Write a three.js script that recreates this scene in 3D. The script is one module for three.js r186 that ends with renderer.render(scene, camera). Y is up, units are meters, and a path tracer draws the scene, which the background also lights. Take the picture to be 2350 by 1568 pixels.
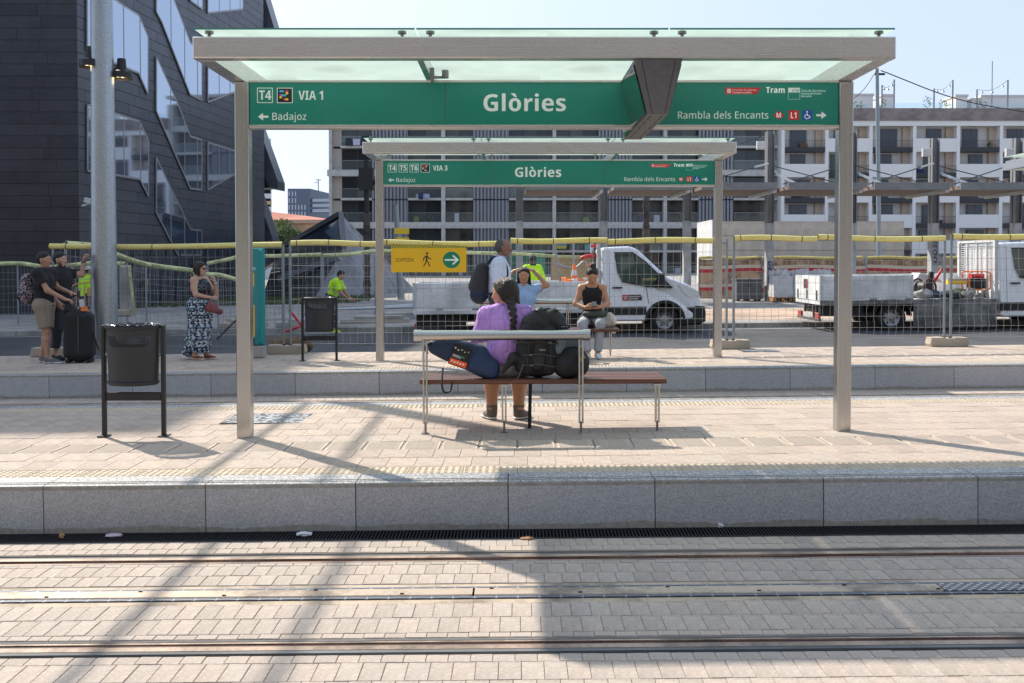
import * as THREE from 'three';
import { mergeGeometries } from 'three/addons/utils/BufferGeometryUtils.js';

// ---------------------------------------------------------------- camera, sky, sun, exposure
const scene = new THREE.Scene();
const EYE = 1.865, PITCH = 1.4 * Math.PI / 180, F = 2285;
const camera = new THREE.PerspectiveCamera(37.87, 1024 / 683, 0.1, 3000);
camera.position.set(0, EYE, 0);
camera.rotation.x = -PITCH;
camera.setViewOffset(2350, 1568, 0, 128.2, 2350, 1568);

const renderer = new THREE.WebGLRenderer({ antialias: true });
renderer.toneMapping = THREE.LinearToneMapping;
renderer.toneMappingExposure = 1.34;
renderer.shadowMap.enabled = true;

const SUN = new THREE.Vector3(-0.76, 1, -0.879).normalize();
{
  const W = 512, Hh = 256, data = new Float32Array(W * Hh * 4), d = new THREE.Vector3();
  for (let j = 0; j < Hh; j++) for (let i = 0; i < W; i++) {
    const el = ((j + 0.5) / Hh - 0.5) * Math.PI, az = ((i + 0.5) / W - 0.5) * 2 * Math.PI;
    d.set(Math.cos(el) * Math.cos(az), Math.sin(el), Math.cos(el) * Math.sin(az));
    const up = Math.max(0, d.y), t = Math.pow(up, 0.55), ang = Math.acos(Math.min(1, d.dot(SUN))) * 180 / Math.PI;
    const glow = 0.62 * Math.exp(-Math.pow(ang / 40, 2)) + 0.5 * Math.exp(-ang / 9);
    const low = Math.exp(-up * 9);
    let r = 0.60 - 0.24 * t + glow * 1.0 + low * 0.12, g = 0.73 - 0.25 * t + glow * 0.95 + low * 0.085, b = 0.98 - 0.28 * t + glow * 0.9;
    if (d.y < 0) { const k = Math.min(1, -d.y * 8); r += (0.3 - r) * k; g += (0.29 - g) * k; b += (0.28 - b) * k; }
    const o = (j * W + i) * 4; data[o] = r * 0.92; data[o + 1] = g * 0.92; data[o + 2] = b * 0.9; data[o + 3] = 1;
  }
  const sky = new THREE.DataTexture(data, W, Hh, THREE.RGBAFormat, THREE.FloatType);
  sky.mapping = THREE.EquirectangularReflectionMapping; sky.magFilter = THREE.LinearFilter; sky.minFilter = THREE.LinearFilter; sky.needsUpdate = true;
  scene.background = sky; scene.environment = sky;
}
const sun = new THREE.DirectionalLight(new THREE.Color(1, 0.92, 0.81), 5.0);
sun.position.copy(SUN).multiplyScalar(80).add(new THREE.Vector3(0, 0, -14));
sun.target.position.set(0, 0, -14);
sun.castShadow = true; sun.shadow.radius = 1.2; sun.shadow.mapSize.set(4096, 4096);
Object.assign(sun.shadow.camera, { left: -60, right: 60, top: 60, bottom: -60, near: 1, far: 220 });
scene.add(sun, sun.target);

// ---------------------------------------------------------------- helpers
function rng(seed) { let a = seed >>> 0; return () => { a = (a + 0x6D2B79F5) >>> 0; let t = a; t = Math.imul(t ^ (t >>> 15), t | 1); t ^= t + Math.imul(t ^ (t >>> 7), t | 61); return ((t ^ (t >>> 14)) >>> 0) / 4294967296; }; }
const R0 = rng(7);
const V = (x, y, z) => new THREE.Vector3(x, y, z);
const lerp = (a, b, t) => a + (b - a) * t;
const SLOPE = 0.0115, gy = (x) => SLOPE * x;          // the whole stop climbs gently to the right
const PH = 0.334;                                     // platform height above the rails
// a measured point: picture position (2350 x 1568) and distance in metres
function at(u, v, d) {
  const a = (u - 1175) / F, b = (655.8 - v) / F, t = d / (Math.cos(PITCH) + b * Math.sin(PITCH));
  return V(t * a, EYE + t * (b * Math.cos(PITCH) - Math.sin(PITCH)), -d);
}
const taken = new Map();
function numbered(name) { const n = taken.get(name) ?? 0; taken.set(name, n + 1); return n ? name + '_' + String(n).padStart(3, '0') : name; }
function tag(o, label, category, group) { o.userData.label = label; o.userData.category = category; if (group) o.userData.group = group; return o; }
function thing(name, label, category, pos, turn = 0, group) {
  const o = new THREE.Group(); o.name = numbered(name); if (pos) o.position.set(...(pos.isVector3 ? pos.toArray() : pos)); o.rotation.y = turn; scene.add(o);
  return tag(o, label, category, group);
}
function structure(name, pos) { const o = new THREE.Group(); o.name = numbered(name); o.userData.kind = 'structure'; if (pos) o.position.set(...pos); scene.add(o); return o; }
// texture coordinates in metres from position and face direction
function metreUV(g) {
  const p = g.attributes.position, n = g.attributes.normal, uv = new Float32Array(p.count * 2);
  for (let i = 0; i < p.count; i++) {
    const ax = Math.abs(n.getX(i)), ay = Math.abs(n.getY(i)), az = Math.abs(n.getZ(i));
    if (ay >= ax && ay >= az) { uv[2 * i] = p.getX(i); uv[2 * i + 1] = p.getZ(i); }
    else if (ax >= az) { uv[2 * i] = p.getZ(i); uv[2 * i + 1] = p.getY(i); }
    else { uv[2 * i] = p.getX(i); uv[2 * i + 1] = p.getY(i); }
  }
  g.setAttribute('uv', new THREE.BufferAttribute(uv, 2)); return g;
}
function joined(geos) {
  if (!Array.isArray(geos)) return geos;
  if (geos.length === 1) return geos[0];
  const flat = geos.map((g) => { const q = g.index ? g.toNonIndexed() : g; for (const k of Object.keys(q.attributes)) if (!['position', 'normal', 'uv'].includes(k)) q.deleteAttribute(k); return q; });
  return mergeGeometries(flat, false);
}
function mesh(name, geos, mat, parent, keepUV) {
  const g = joined(geos); if (!keepUV) metreUV(g);
  const m = new THREE.Mesh(g, mat); m.name = parent ? name : numbered(name); m.castShadow = m.receiveShadow = true; (parent ?? scene).add(m); return m;
}
const stuff = (m) => { m.userData.kind = 'stuff'; return m; };
function box(w, h, d, x = 0, y = 0, z = 0, rx = 0, ry = 0, rz = 0) {
  const g = new THREE.BoxGeometry(w, h, d); if (rx || ry || rz) g.applyMatrix4(new THREE.Matrix4().makeRotationFromEuler(new THREE.Euler(rx, ry, rz))); return g.translate(x, y, z);
}
// box given by its extremes
const span = (x0, x1, y0, y1, z0, z1) => box(Math.abs(x1 - x0), Math.abs(y1 - y0), Math.abs(z1 - z0), (x0 + x1) / 2, (y0 + y1) / 2, (z0 + z1) / 2);
// box with chamfered edges
function chamfer(w, h, d, c, x = 0, y = 0, z = 0) {
  const s = new THREE.Shape(); const a = w / 2 - c, b = h / 2 - c;
  s.moveTo(-a, -b); s.lineTo(a, -b); s.lineTo(a, b); s.lineTo(-a, b); s.closePath();
  const g = new THREE.ExtrudeGeometry(s, { depth: d - 2 * c, bevelEnabled: true, bevelSegments: 1, bevelSize: c, bevelThickness: c, curveSegments: 1 });
  return g.translate(x, y, z - d / 2 + c);
}
// paving block: flat bottom open, chamfered top edge, top at y = 0
function paver(w, d, h = 0.05, c = 0.0022) {
  const a = w / 2, b = d / 2, p = [], q = (A, B, C, D) => p.push(...A, ...B, ...C, ...A, ...C, ...D);
  const T = [[-a + c, 0, b - c], [a - c, 0, b - c], [a - c, 0, -b + c], [-a + c, 0, -b + c]], M = [[-a, -c, b], [a, -c, b], [a, -c, -b], [-a, -c, -b]], B = M.map(([x, , z]) => [x, -h, z]);
  q(...T);
  for (let i = 0; i < 4; i++) { const j = (i + 1) % 4; q(M[i], M[j], T[j], T[i]); q(B[i], B[j], M[j], M[i]); }
  const g = new THREE.BufferGeometry(); g.setAttribute('position', new THREE.Float32BufferAttribute(p, 3)); g.computeVertexNormals(); return metreUV(g);
}
function rod(a, b, r, r2 = r, seg = 10, open = false) {
  const d = b.clone().sub(a), g = new THREE.CylinderGeometry(r2, r, d.length(), seg, 1, open);
  g.applyQuaternion(new THREE.Quaternion().setFromUnitVectors(V(0, 1, 0), d.clone().normalize())); const m = a.clone().add(b).multiplyScalar(0.5); return g.translate(m.x, m.y, m.z);
}
function bar(a, b, w, h) { // square bar from a to b
  const d = b.clone().sub(a), L = d.length(), g = new THREE.BoxGeometry(w, h, L), q = new THREE.Quaternion();
  const zAxis = d.clone().normalize(), x = V(0, 1, 0).cross(zAxis); if (x.length() < 1e-3) x.set(1, 0, 0); x.normalize(); const y = zAxis.clone().cross(x);
  q.setFromRotationMatrix(new THREE.Matrix4().makeBasis(x, y, zAxis)); g.applyQuaternion(q); const m = a.clone().add(b).multiplyScalar(0.5); return g.translate(m.x, m.y, m.z);
}
function pipe(pts, r, seg = 8, n = 40, closed = false) { return new THREE.TubeGeometry(new THREE.CatmullRomCurve3(pts, closed), n, r, seg, closed); }
function extr(pts, depth, bevel = 0, z = 0, seg = 2) {
  const s = new THREE.Shape(pts.map(([x, y]) => new THREE.Vector2(x, y)));
  const g = new THREE.ExtrudeGeometry(s, { depth: depth - 2 * bevel, bevelEnabled: bevel > 0, bevelSize: bevel, bevelThickness: bevel, bevelSegments: seg, bevelOffset: -bevel, curveSegments: 8 }); return g.translate(0, 0, z + bevel);
}
// solid plate through given 3D corner points (planar polygon) with thickness along -normal
function plate(pts, thick) {
  const n = pts[1].clone().sub(pts[0]).cross(pts[2].clone().sub(pts[0])).normalize(), u = pts[1].clone().sub(pts[0]).normalize(), v = n.clone().cross(u), o = pts[0];
  const s = new THREE.Shape(pts.map((p) => { const q = p.clone().sub(o); return new THREE.Vector2(q.dot(u), q.dot(v)); }));
  const g = new THREE.ExtrudeGeometry(s, { depth: thick, bevelEnabled: false }); g.translate(0, 0, -thick);
  g.applyMatrix4(new THREE.Matrix4().makeBasis(u, v, n).setPosition(o)); return g;
}
function polyhedron(verts, faces) { // flat shaded, faces as vertex index lists
  const p = []; for (const f of faces) for (let i = 1; i < f.length - 1; i++) for (const k of [f[0], f[i], f[i + 1]]) p.push(verts[k].x, verts[k].y, verts[k].z);
  const g = new THREE.BufferGeometry(); g.setAttribute('position', new THREE.Float32BufferAttribute(p, 3)); g.computeVertexNormals(); return metreUV(g);
}

// ---------------------------------------------------------------- textures and materials
function lattice(seed, n) { const r = rng(seed), a = new Float32Array(n * n); for (let i = 0; i < a.length; i++) a[i] = r(); return (x, y) => {
  const xi = Math.floor(x), yi = Math.floor(y); let fx = x - xi, fy = y - yi; fx = fx * fx * (3 - 2 * fx); fy = fy * fy * (3 - 2 * fy);
  const X0 = ((xi % n) + n) % n, X1 = (X0 + 1) % n, Y0 = ((yi % n) + n) % n, Y1 = (Y0 + 1) % n; return lerp(lerp(a[Y0 * n + X0], a[Y0 * n + X1], fx), lerp(a[Y1 * n + X0], a[Y1 * n + X1], fx), fy); }; }
function texture(w, h, metres, fn, linear, metresV) { // fn(u, v in 0..1) -> [r, g, b] 0..1 sRGB
  const d = new Uint8Array(w * h * 4);
  for (let j = 0; j < h; j++) for (let i = 0; i < w; i++) { const c = fn((i + 0.5) / w, (j + 0.5) / h), o = (j * w + i) * 4; for (let k = 0; k < 3; k++) d[o + k] = Math.max(0, Math.min(255, Math.round(c[k] * 255))); d[o + 3] = 255; }
  const t = new THREE.DataTexture(d, w, h); t.magFilter = THREE.LinearFilter; t.minFilter = THREE.LinearFilter; t.wrapS = t.wrapT = THREE.RepeatWrapping;
  if (metres) t.repeat.set(1 / metres, 1 / (metresV ?? metres)); if (!linear) t.colorSpace = THREE.SRGBColorSpace; t.needsUpdate = true; return t;
}
function canvas(w, h, draw) {
  const c = document.createElement('canvas'); c.width = w; c.height = h; const x = c.getContext('2d'); draw(x, w, h);
  const t = new THREE.CanvasTexture(c); t.colorSpace = THREE.SRGBColorSpace; t.magFilter = THREE.LinearFilter; return t;
}
// mottled grey multiplier map: fine grain, soft patches
function mottle(seed, grain, patch, metres, size = 256, base = 0.9) {
  const A = lattice(seed, 64), B = lattice(seed + 1, 16), C = lattice(seed + 2, 6), r = rng(seed + 3);
  return texture(size, size, metres, (u, v) => { const k = base + grain * (r() - 0.5) + grain * (A(u * 64, v * 64) - 0.5) + patch * (0.6 * B(u * 16, v * 16) + 0.8 * C(u * 6, v * 6) - 0.7); return [k, k, k * 0.995]; });
}
const lin = (r, g, b) => new THREE.Color().setRGB(r, g, b);
const hex = (h) => new THREE.Color(h);
function std(color, rough = 0.8, metal = 0, extra = {}) { return new THREE.MeshStandardMaterial({ color: color.isColor ? color : hex(color), roughness: rough, metalness: metal, ...extra }); }
function phys(color, rough, metal, extra) { return new THREE.MeshPhysicalMaterial({ color: color.isColor ? color : hex(color), roughness: rough, metalness: metal, ...extra }); }

const T = {
  stone: mottle(11, 0.10, 0.16, 0.9), fine: mottle(21, 0.07, 0.10, 2.2), coarse: mottle(31, 0.12, 0.30, 6), concrete: mottle(41, 0.06, 0.22, 3.1), metal: mottle(51, 0.04, 0.10, 1.3), dirt: mottle(61, 0.16, 0.5, 1.7),
};
{ // polished speckled granite
  const A = lattice(71, 128), B = lattice(72, 64), r = rng(73);
  T.granite = texture(512, 512, 0.62, (u, v) => { const s = A(u * 128, v * 128) * 0.5 + B(u * 64 + 9, v * 64) * 0.3 + r() * 0.25; const k = 0.52 + (s - 0.5) * 0.95; return [k * 1.0, k, k * 1.01]; });
  // kerb face: granite with the beige splash crust along its foot
  const C = lattice(74, 32), D = lattice(75, 12);
  T.kerb = texture(2048, 256, 3.4, (u, v) => {
    const s = A(u * 640, v * 72) * 0.35 + B(u * 320 + 9, v * 36) * 0.15 + r() * 0.5, k = 0.665 + (s - 0.5) * 0.46; const y = v * 0.36;
    const edge = 0.098 + 0.022 * (C(u * 32, 0.5) - 0.5) + 0.034 * (D(u * 12, 3.5) - 0.5) + 0.008 * (A(u * 256, 7) - 0.5), m = Math.max(0, Math.min(1, (edge - y) / 0.006 + 0.5)) * 0.72, g = 0.9 + 0.2 * (B(u * 120, v * 14) - 0.5);
    return [lerp(k, 0.62 * g, m), lerp(k, 0.59 * g, m), lerp(k * 1.01, 0.53 * g, m)];
  }, false, 0.36);
  // brushed steel: fine lines along u
  const L = lattice(81, 128), L2 = lattice(82, 12);
  T.brushed = texture(64, 512, 1.0, (u, v) => { const k = 0.72 + 0.14 * (L(3.3, v * 128) - 0.5) + 0.12 * (L2(u * 3, v * 12) - 0.5); return [k, k, k]; }, true);
  T.brushedV = texture(512, 64, 1.0, (v, u) => { const k = 0.74 + 0.2 * (L(3.3, v * 128) - 0.5) + 0.05 * (L2(u * 3, v * 12) - 0.5); return [k, k, k]; }, true);
  const W1 = lattice(91, 64), W2 = lattice(92, 16);
  T.wood = texture(256, 64, 1.6, (u, v) => { const k = 0.72 + 0.35 * (W1(u * 5, v * 64) - 0.5) + 0.3 * (W2(u * 4, v * 8) - 0.5); return [k, k * 0.96, k * 0.94]; }, false, 0.24);
  const G = lattice(95, 128);
  T.galva = texture(256, 256, 0.5, (u, v) => { const k = 0.86 + 0.10 * (G(u * 40, v * 40) - 0.5) + 0.10 * (G(u * 128, v * 20) - 0.5); return [k * 0.97, k * 0.99, k]; });
  T.canopy = texture(256, 128, 2.4, (u, v) => { const k = 0.95 + 0.05 * (W2(u * 16, v * 16) - 0.5) - 0.14 * Math.max(0, W2(u * 5 + 3, v * 4) - 0.62) / 0.38; return [k, k, k * 0.97]; });
}
const MAT = {
  steel: std(lin(0.66, 0.64, 0.63), 0.38, 1, { roughnessMap: T.brushed }), steelPost: std(lin(0.48, 0.475, 0.468), 0.34, 1, { roughnessMap: T.brushedV }),
  steelDark: std(lin(0.34, 0.33, 0.33), 0.42, 1, { map: T.metal }),
  galva: std(lin(0.56, 0.585, 0.61), 0.4, 0.85, { map: T.galva }),
  galvaRail: std(lin(0.42, 0.45, 0.48), 0.5, 0.6, { map: T.galva }),
  wire: std(lin(0.36, 0.36, 0.36), 0.5, 0.5),
  darkMetal: std(lin(0.028, 0.029, 0.033), 0.5, 0.2, { map: T.fine }),
  black: std(lin(0.012, 0.012, 0.013), 0.6), blackGloss: std(lin(0.012, 0.012, 0.014), 0.25),
  rubber: std(lin(0.02, 0.02, 0.021), 0.8, 0, { map: T.dirt }),
  kerb: std(lin(1.0, 1.0, 1.0), 0.55, 0, { map: T.kerb }), granite: std(lin(0.98, 1.0, 1.03), 0.5, 0, { map: T.granite }), graniteTop: std(lin(1.16, 1.14, 1.11), 0.55, 0, { map: T.granite }),
  joint: std(lin(0.35, 0.295, 0.25), 0.95, 0, { map: T.coarse }),
  asphalt: std(lin(0.058, 0.06, 0.067), 0.9, 0, { map: T.coarse }),
  plaza: std(lin(0.33, 0.31, 0.29), 0.9, 0, { map: T.coarse }),
  sand: std(lin(0.50, 0.36, 0.26), 0.95, 0, { map: T.coarse }),
  concrete: std(lin(0.40, 0.38, 0.35), 0.85, 0, { map: T.concrete }), concreteTan: std(lin(0.46, 0.39, 0.31), 0.9, 0, { map: T.concrete }),
  wood: std(lin(0.23, 0.092, 0.055), 0.45, 0, { map: T.wood }),
  foam: std(lin(0.90, 0.78, 0.28), 0.7, 0, { map: T.fine }), foamPale: std(lin(0.75, 0.78, 0.38), 0.7, 0, { map: T.dirt }),
  white: std(lin(0.72, 0.72, 0.72), 0.6, 0, { map: T.fine }), whitePaint: phys(lin(0.86, 0.87, 0.89), 0.35, 0, { clearcoat: 0.6, clearcoatRoughness: 0.12 }), whiteWorn: std(lin(0.86, 0.86, 0.86), 0.55, 0, { map: T.concrete }),
  glassDark: std(lin(0.018, 0.022, 0.026), 0.06, 0), glassClear: phys(lin(0.86, 0.95, 0.93), 0.03, 0, { transmission: 1, thickness: 0, ior: 1.5 }),
  canopyGlass: phys(lin(0.70, 0.89, 0.83), 0.95, 0, { transmission: 0.7, thickness: 0, map: T.canopy }), glassEdge: std(lin(0.05, 0.24, 0.19), 0.2),
  red: std(lin(0.55, 0.03, 0.04), 0.5), orange: std(lin(0.8, 0.2, 0.04), 0.55), yellow: std(lin(0.82, 0.55, 0.04), 0.6), teal: std(lin(0.0, 0.24, 0.25), 0.4), hiviz: std(lin(0.55, 0.95, 0.03), 0.7),
};

// ---------------------------------------------------------------- ground, tracks, platforms
const TILT = new THREE.Euler(0, -0.006, Math.atan(SLOPE));
function tilted(name) { const g = structure(name); g.rotation.copy(TILT); return g; }
function tints(list, map, rough = 0.88) { return list.map((c) => std(lin(...c), rough, 0, { map })); }
const trackTints = tints([[0.53, 0.44, 0.365], [0.505, 0.425, 0.36], [0.55, 0.455, 0.38], [0.52, 0.44, 0.375], [0.48, 0.405, 0.34], [0.54, 0.46, 0.39]], T.stone);
const tileTints = tints([[0.545, 0.44, 0.365], [0.56, 0.455, 0.38], [0.52, 0.42, 0.35], [0.54, 0.45, 0.38], [0.575, 0.465, 0.38], [0.495, 0.40, 0.335]], T.stone);
const flat = (x0, x1, d0, d1, y) => { const g = new THREE.PlaneGeometry(x1 - x0, d1 - d0).rotateX(-Math.PI / 2); return g.translate((x0 + x1) / 2, y, -(d0 + d1) / 2); };
{
  const g = tilted('ground'); mesh('ground_sheet', flat(-900, 900, -900, 900, -0.32), MAT.plaza, g);
  const p = tilted('plaza'); mesh('plaza_paving', span(-400, 400, -0.2, 0.30, -25.0, -420), MAT.plaza, p);
  const s = tilted('sand_lot'); mesh('sand_surface', flat(4.3, 14, 25.6, 31, 0.305), MAT.sand, s);
  const s2 = tilted('sidewalk'); mesh('sidewalk_paving', span(-60, 60, -0.25, 0.296, -24.72, -24.995), std(lin(0.4, 0.375, 0.34), 0.85, 0, { map: T.concrete }), s2);
  for (let i = 0; i < 22; i++) mesh('kerb_stone', chamfer(1.19, 0.5, 0.24, 0.012, -13 + i * 1.2, 0.04, -24.6), MAT.concrete, s2);
  const r = tilted('road'); mesh('asphalt', span(-60, 60, -0.3, 0.165, -17.1, -24.7), MAT.asphalt, r);
  mesh('painted_line', flat(-60, 60, 24.05, 24.14, 0.169), MAT.white, r);
}
// rows of paving blocks: each block a part; those outside the frame or past the limit are joined into one part
function rows(parent, name, list, width, materials, y, xr, limit, seed) {
  const r = rng(seed), rest = materials.map(() => []); let made = 0;
  list.forEach(([d0, d1, w], k) => {
    const W = w ?? width, gap = 0.0028, geo = paver(W - gap, d1 - d0 - gap), off = (k % 2 ? 0.5 : 0.04) * W + r() * 0.25 * W, dc = (d0 + d1) / 2, half = dc * 0.525 + 0.15;
    for (let x = -xr + off; x < xr; x += W) {
      const mi = Math.floor(r() * materials.length), dy = (r() - 0.5) * 0.003, rx = (r() - 0.5) * 0.006, rz = (r() - 0.5) * 0.01, ry = (r() - 0.5) * 0.008;
      if (Math.abs(x) < half && made < limit) {
        const m = new THREE.Mesh(geo, materials[mi]); m.name = name; m.position.set(x, y + dy, -dc); m.rotation.set(rx, ry, rz); m.castShadow = m.receiveShadow = true; parent.add(m); made++;
      } else { const q = geo.clone(); q.applyMatrix4(new THREE.Matrix4().makeRotationFromEuler(new THREE.Euler(rx, ry, rz)).setPosition(x, y + dy, -dc)); rest[mi].push(q); }
    }
  });
  rest.forEach((g, i) => { if (g.length) stuff(mesh(name + '_field', g, materials[i], parent, true)); });
}
const XR = 6.5;
function trackRail(parent, d, y, L, headFirst) { // grooved rail set in its rubber and mortar strips; d = centre of the groove
  const s = headFirst ? 1 : -1; // which side the running head lies on (+1: far side)
  mesh('rail_head', span(-L, L, y - 0.05, y - 0.001, -(d + s * 0.025), -(d + s * 0.075)), railTan, parent);
  mesh('rail_lip', span(-L, L, y - 0.05, y - 0.006, -(d - s * 0.025), -(d - s * 0.045)), railTan, parent);
  mesh('rail_groove', span(-L, L, y - 0.06, y - 0.013, -(d - 0.0248), -(d + 0.0248)), railBrown, parent);
  mesh('sealant_strip', span(-L, L, y - 0.05, y - 0.003, -(d + s * 0.0755), -(d + s * 0.108)), railSeal, parent);
  mesh('sealant_strip', span(-L, L, y - 0.05, y - 0.004, -(d - s * 0.0455), -(d - s * 0.06)), railSeal, parent);
}
const railTan = std(lin(0.44, 0.32, 0.24), 0.5, 0.25, { map: T.dirt }), railBrown = std(lin(0.11, 0.04, 0.026), 0.6, 0.2, { map: T.dirt }), railSeal = std(lin(0.16, 0.165, 0.17), 0.8, 0, { map: T.concrete });
{
  const base = tilted('track_bed'); mesh('track_slab', span(-14, 14, -0.3, -0.062, -0.5, -6.95), MAT.joint, base);
  mesh('joint_mortar', [span(-14, 14, -0.061, -0.0045, -6.37, -6.66), span(-14, 14, -0.061, -0.0045, -5.73, -6.16), span(-14, 14, -0.061, -0.0045, -4.9, -5.405), span(-14, 14, -0.061, -0.0045, -0.6, -4.69)], MAT.joint, base);
  const a = tilted('track_paving'); rows(a, 'paver', [[6.485, 6.645], [6.378, 6.483]], 0.105, trackTints, 0, XR, 300, 101);
  const b = tilted('track_paving'); rows(b, 'paver', [[6.1, 6.155, 0.107], [5.915, 6.098], [5.735, 5.913]], 0.106, trackTints, 0, XR, 300, 102);
  const c = tilted('track_paving'); rows(c, 'paver', [[5.185, 5.40], [4.968, 5.183], [4.905, 4.966]], 0.105, trackTints, 0, XR, 300, 103);
  const e = tilted('track_paving'); rows(e, 'paver', [[4.60, 4.69], [4.395, 4.598], [4.19, 4.393], [3.985, 4.188], [3.78, 3.983], [3.575, 3.778], [3.37, 3.573], [3.165, 3.368], [2.96, 3.163], [2.755, 2.958]], 0.105, trackTints, 0, XR, 300, 104);
  const r = tilted('tram_rail'); trackRail(r, 6.222, 0, XR, true);
  const r2 = tilted('tram_rail'); trackRail(r2, 4.835, 0, XR, false);
  // power rail strip in the middle of the track
  const p = tilted('power_rail'), tan = std(lin(0.47, 0.37, 0.27), 0.8, 0, { map: T.dirt });
  mesh('mortar_margin', span(-XR, XR, -0.06, -0.004, -5.672, -5.728), tan, p); mesh('mortar_margin', span(-XR, XR, -0.06, -0.005, -5.410, -5.475), tan, p);
  const arc = texture(128, 32, 0.12, (u, v) => { const q = Math.abs(v - (0.32 + 0.42 * 4 * (u - 0.5) * (u - 0.5))), k = q < 0.09 ? 0.86 : (Math.abs(u - 0.5) > 0.46 ? 0.8 : 0.42); return [k * 0.92, k * 0.98, k * 1.08]; }, false, 0.034);
  const arcMat = std(lin(0.46, 0.45, 0.44), 0.55, 0.2, { map: arc });
  mesh('side_strip', span(-XR, XR, -0.05, 0.002, -5.637, -5.671), arcMat, p); mesh('side_strip', span(-XR, XR, -0.05, 0.002, -5.477, -5.511), arcMat, p);
  const cov = std(lin(0.47, 0.375, 0.285), 0.5, 0.25, { map: T.dirt }); let x = -XR; const lens = [2.9, 3.35, 2.63]; // cover plates, then the treaded plate
  for (const L of lens) { mesh('cover_plate', chamfer(L - 0.012, 0.05, 0.118, 0.006, x + L / 2, -0.018, -5.574), cov, p); x += L; }
  const tread = texture(64, 64, 0.055, (u, v) => { const q = (Math.abs(u - 0.28) < 0.2 && Math.abs(v - 0.25) < 0.12) || (Math.abs(u - 0.78) < 0.2 && Math.abs(v - 0.75) < 0.12); return q ? [0.84, 0.84, 0.84] : [0.42, 0.41, 0.41]; });
  mesh('treaded_plate', chamfer(XR - x, 0.05, 0.118, 0.004, (x + XR) / 2, -0.016, -5.574), std(lin(0.8, 0.8, 0.8), 0.5, 0.2, { map: tread }), p);
  for (let i = 0; i < 26; i++) mesh('screw', chamfer(0.022, 0.006, 0.009, 0.002, -XR + 0.35 + i * 0.5, 0.0105, -5.574 + (i % 2 ? 0.04 : -0.04)), railBrown, p);
  // drain along the foot of the platform
  const dg = tilted('drain_channel'), bars = [];
  mesh('channel_bed', span(-XR, XR, -0.16, -0.10, -6.66, -6.9), MAT.concrete, dg);
  for (let k = 0; k < XR * 2 / 0.0235; k++) bars.push(box(0.0085, 0.02, 0.2, -XR + k * 0.0235, -0.012, -6.785));
  stuff(mesh('grate_bar', bars, MAT.darkMetal, dg)); mesh('grate_frame', span(-XR, XR, -0.06, -0.001, -6.658, -6.684), MAT.darkMetal, dg); mesh('grate_frame', span(-XR, XR, -0.06, -0.001, -6.884, -6.898), MAT.darkMetal, dg);
}
const kerbMats = [[1, 1, 1], [0.93, 0.93, 0.94], [1.04, 1.03, 1.02], [0.97, 0.955, 0.94]].map((c) => [std(lin(...c), 0.55, 0, { map: T.kerb }), std(lin(1.16 * c[0], 1.14 * c[1], 1.11 * c[2]), 0.55, 0, { map: T.granite })]);
// stepped kerb block: tall front, two grooves near the nose on the top
function kerbBlock(L, h, depth) {
  const pts = [[0, 0], [0, h - 0.012], [0.004, h - 0.004], [0.012, h], [0.045, h], [0.048, h - 0.014], [0.064, h - 0.014], [0.067, h], [0.092, h], [0.095, h - 0.014], [0.111, h - 0.014], [0.114, h], [depth, h], [depth, 0]];
  const g = extr(pts, L - 0.007, 0, -L / 2 + 0.0035); g.rotateY(Math.PI / 2); return g; // profile x runs away from the viewer (-z), length along x
}
function kerbRow(parent, joints, dEdge, y0, h, depth, flip) {
  for (let i = 0; i + 1 < joints.length; i++) {
    const L = joints[i + 1] - joints[i], g = kerbBlock(L, h, depth); if (flip) g.rotateY(Math.PI);
    g.translate((joints[i] + joints[i + 1]) / 2, y0, -dEdge);
    // front face crust belongs to the lower edge of the front face; tops use the granite map with a raised tint
    const gg = g.index ? g.toNonIndexed() : g, p = gg.attributes.position, n = gg.attributes.normal, top = [], face = [];
    for (let t = 0; t < p.count; t += 3) (n.getY(t) > 0.5 ? top : face).push(t);
    const pick = (ids) => { const o = new THREE.BufferGeometry(), P = [], N = [], U = []; for (const t of ids) for (let k = 0; k < 3; k++) { P.push(p.getX(t + k), p.getY(t + k), p.getZ(t + k)); N.push(n.getX(t + k), n.getY(t + k), n.getZ(t + k)); U.push(p.getX(t + k) + (Math.abs(n.getX(t)) > 0.5 ? p.getZ(t + k) : 0), n.getY(t) > 0.5 ? p.getZ(t + k) : p.getY(t + k) - y0); } o.setAttribute('position', new THREE.Float32BufferAttribute(P, 3)); o.setAttribute('normal', new THREE.Float32BufferAttribute(N, 3)); o.setAttribute('uv', new THREE.Float32BufferAttribute(U, 2)); return o; };
    const a = pick(face), b = pick(top), m = mergeGeometries([a, b], true), k = new THREE.Mesh(m, kerbMats[(i * 7 + (flip ? 3 : 0)) % 4]); k.name = 'kerb_stone'; k.castShadow = k.receiveShadow = true; parent.add(k);
  }
}
const tactileMat = std(lin(0.66, 0.54, 0.40), 0.85, 0, { map: T.stone });
function tactileTile(w, d) {
  const g = [paver(w - 0.004, d - 0.004)], nx = 8, nz = 5;
  for (let i = 0; i < nx; i++) for (let j = 0; j < nz; j++) { const b = paver(0.027, 0.022, 0.006, 0.005); b.translate((i + 0.5 - nx / 2) * w / nx, 0.005, (j + 0.5 - nz / 2) * d / nz); g.push(b); }
  return joined(g);
}
function ribTile(w, d) { const g = [paver(w - 0.02, d - 0.005)]; for (let j = 0; j < 7; j++) { const b = paver(w - 0.05, 0.03, 0.008, 0.006); b.translate(0, 0.0032, (j - 3) * 0.047); g.push(b); } return joined(g); }
const ribMat = std(lin(0.62, 0.51, 0.42), 0.85, 0, { map: T.stone });
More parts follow.
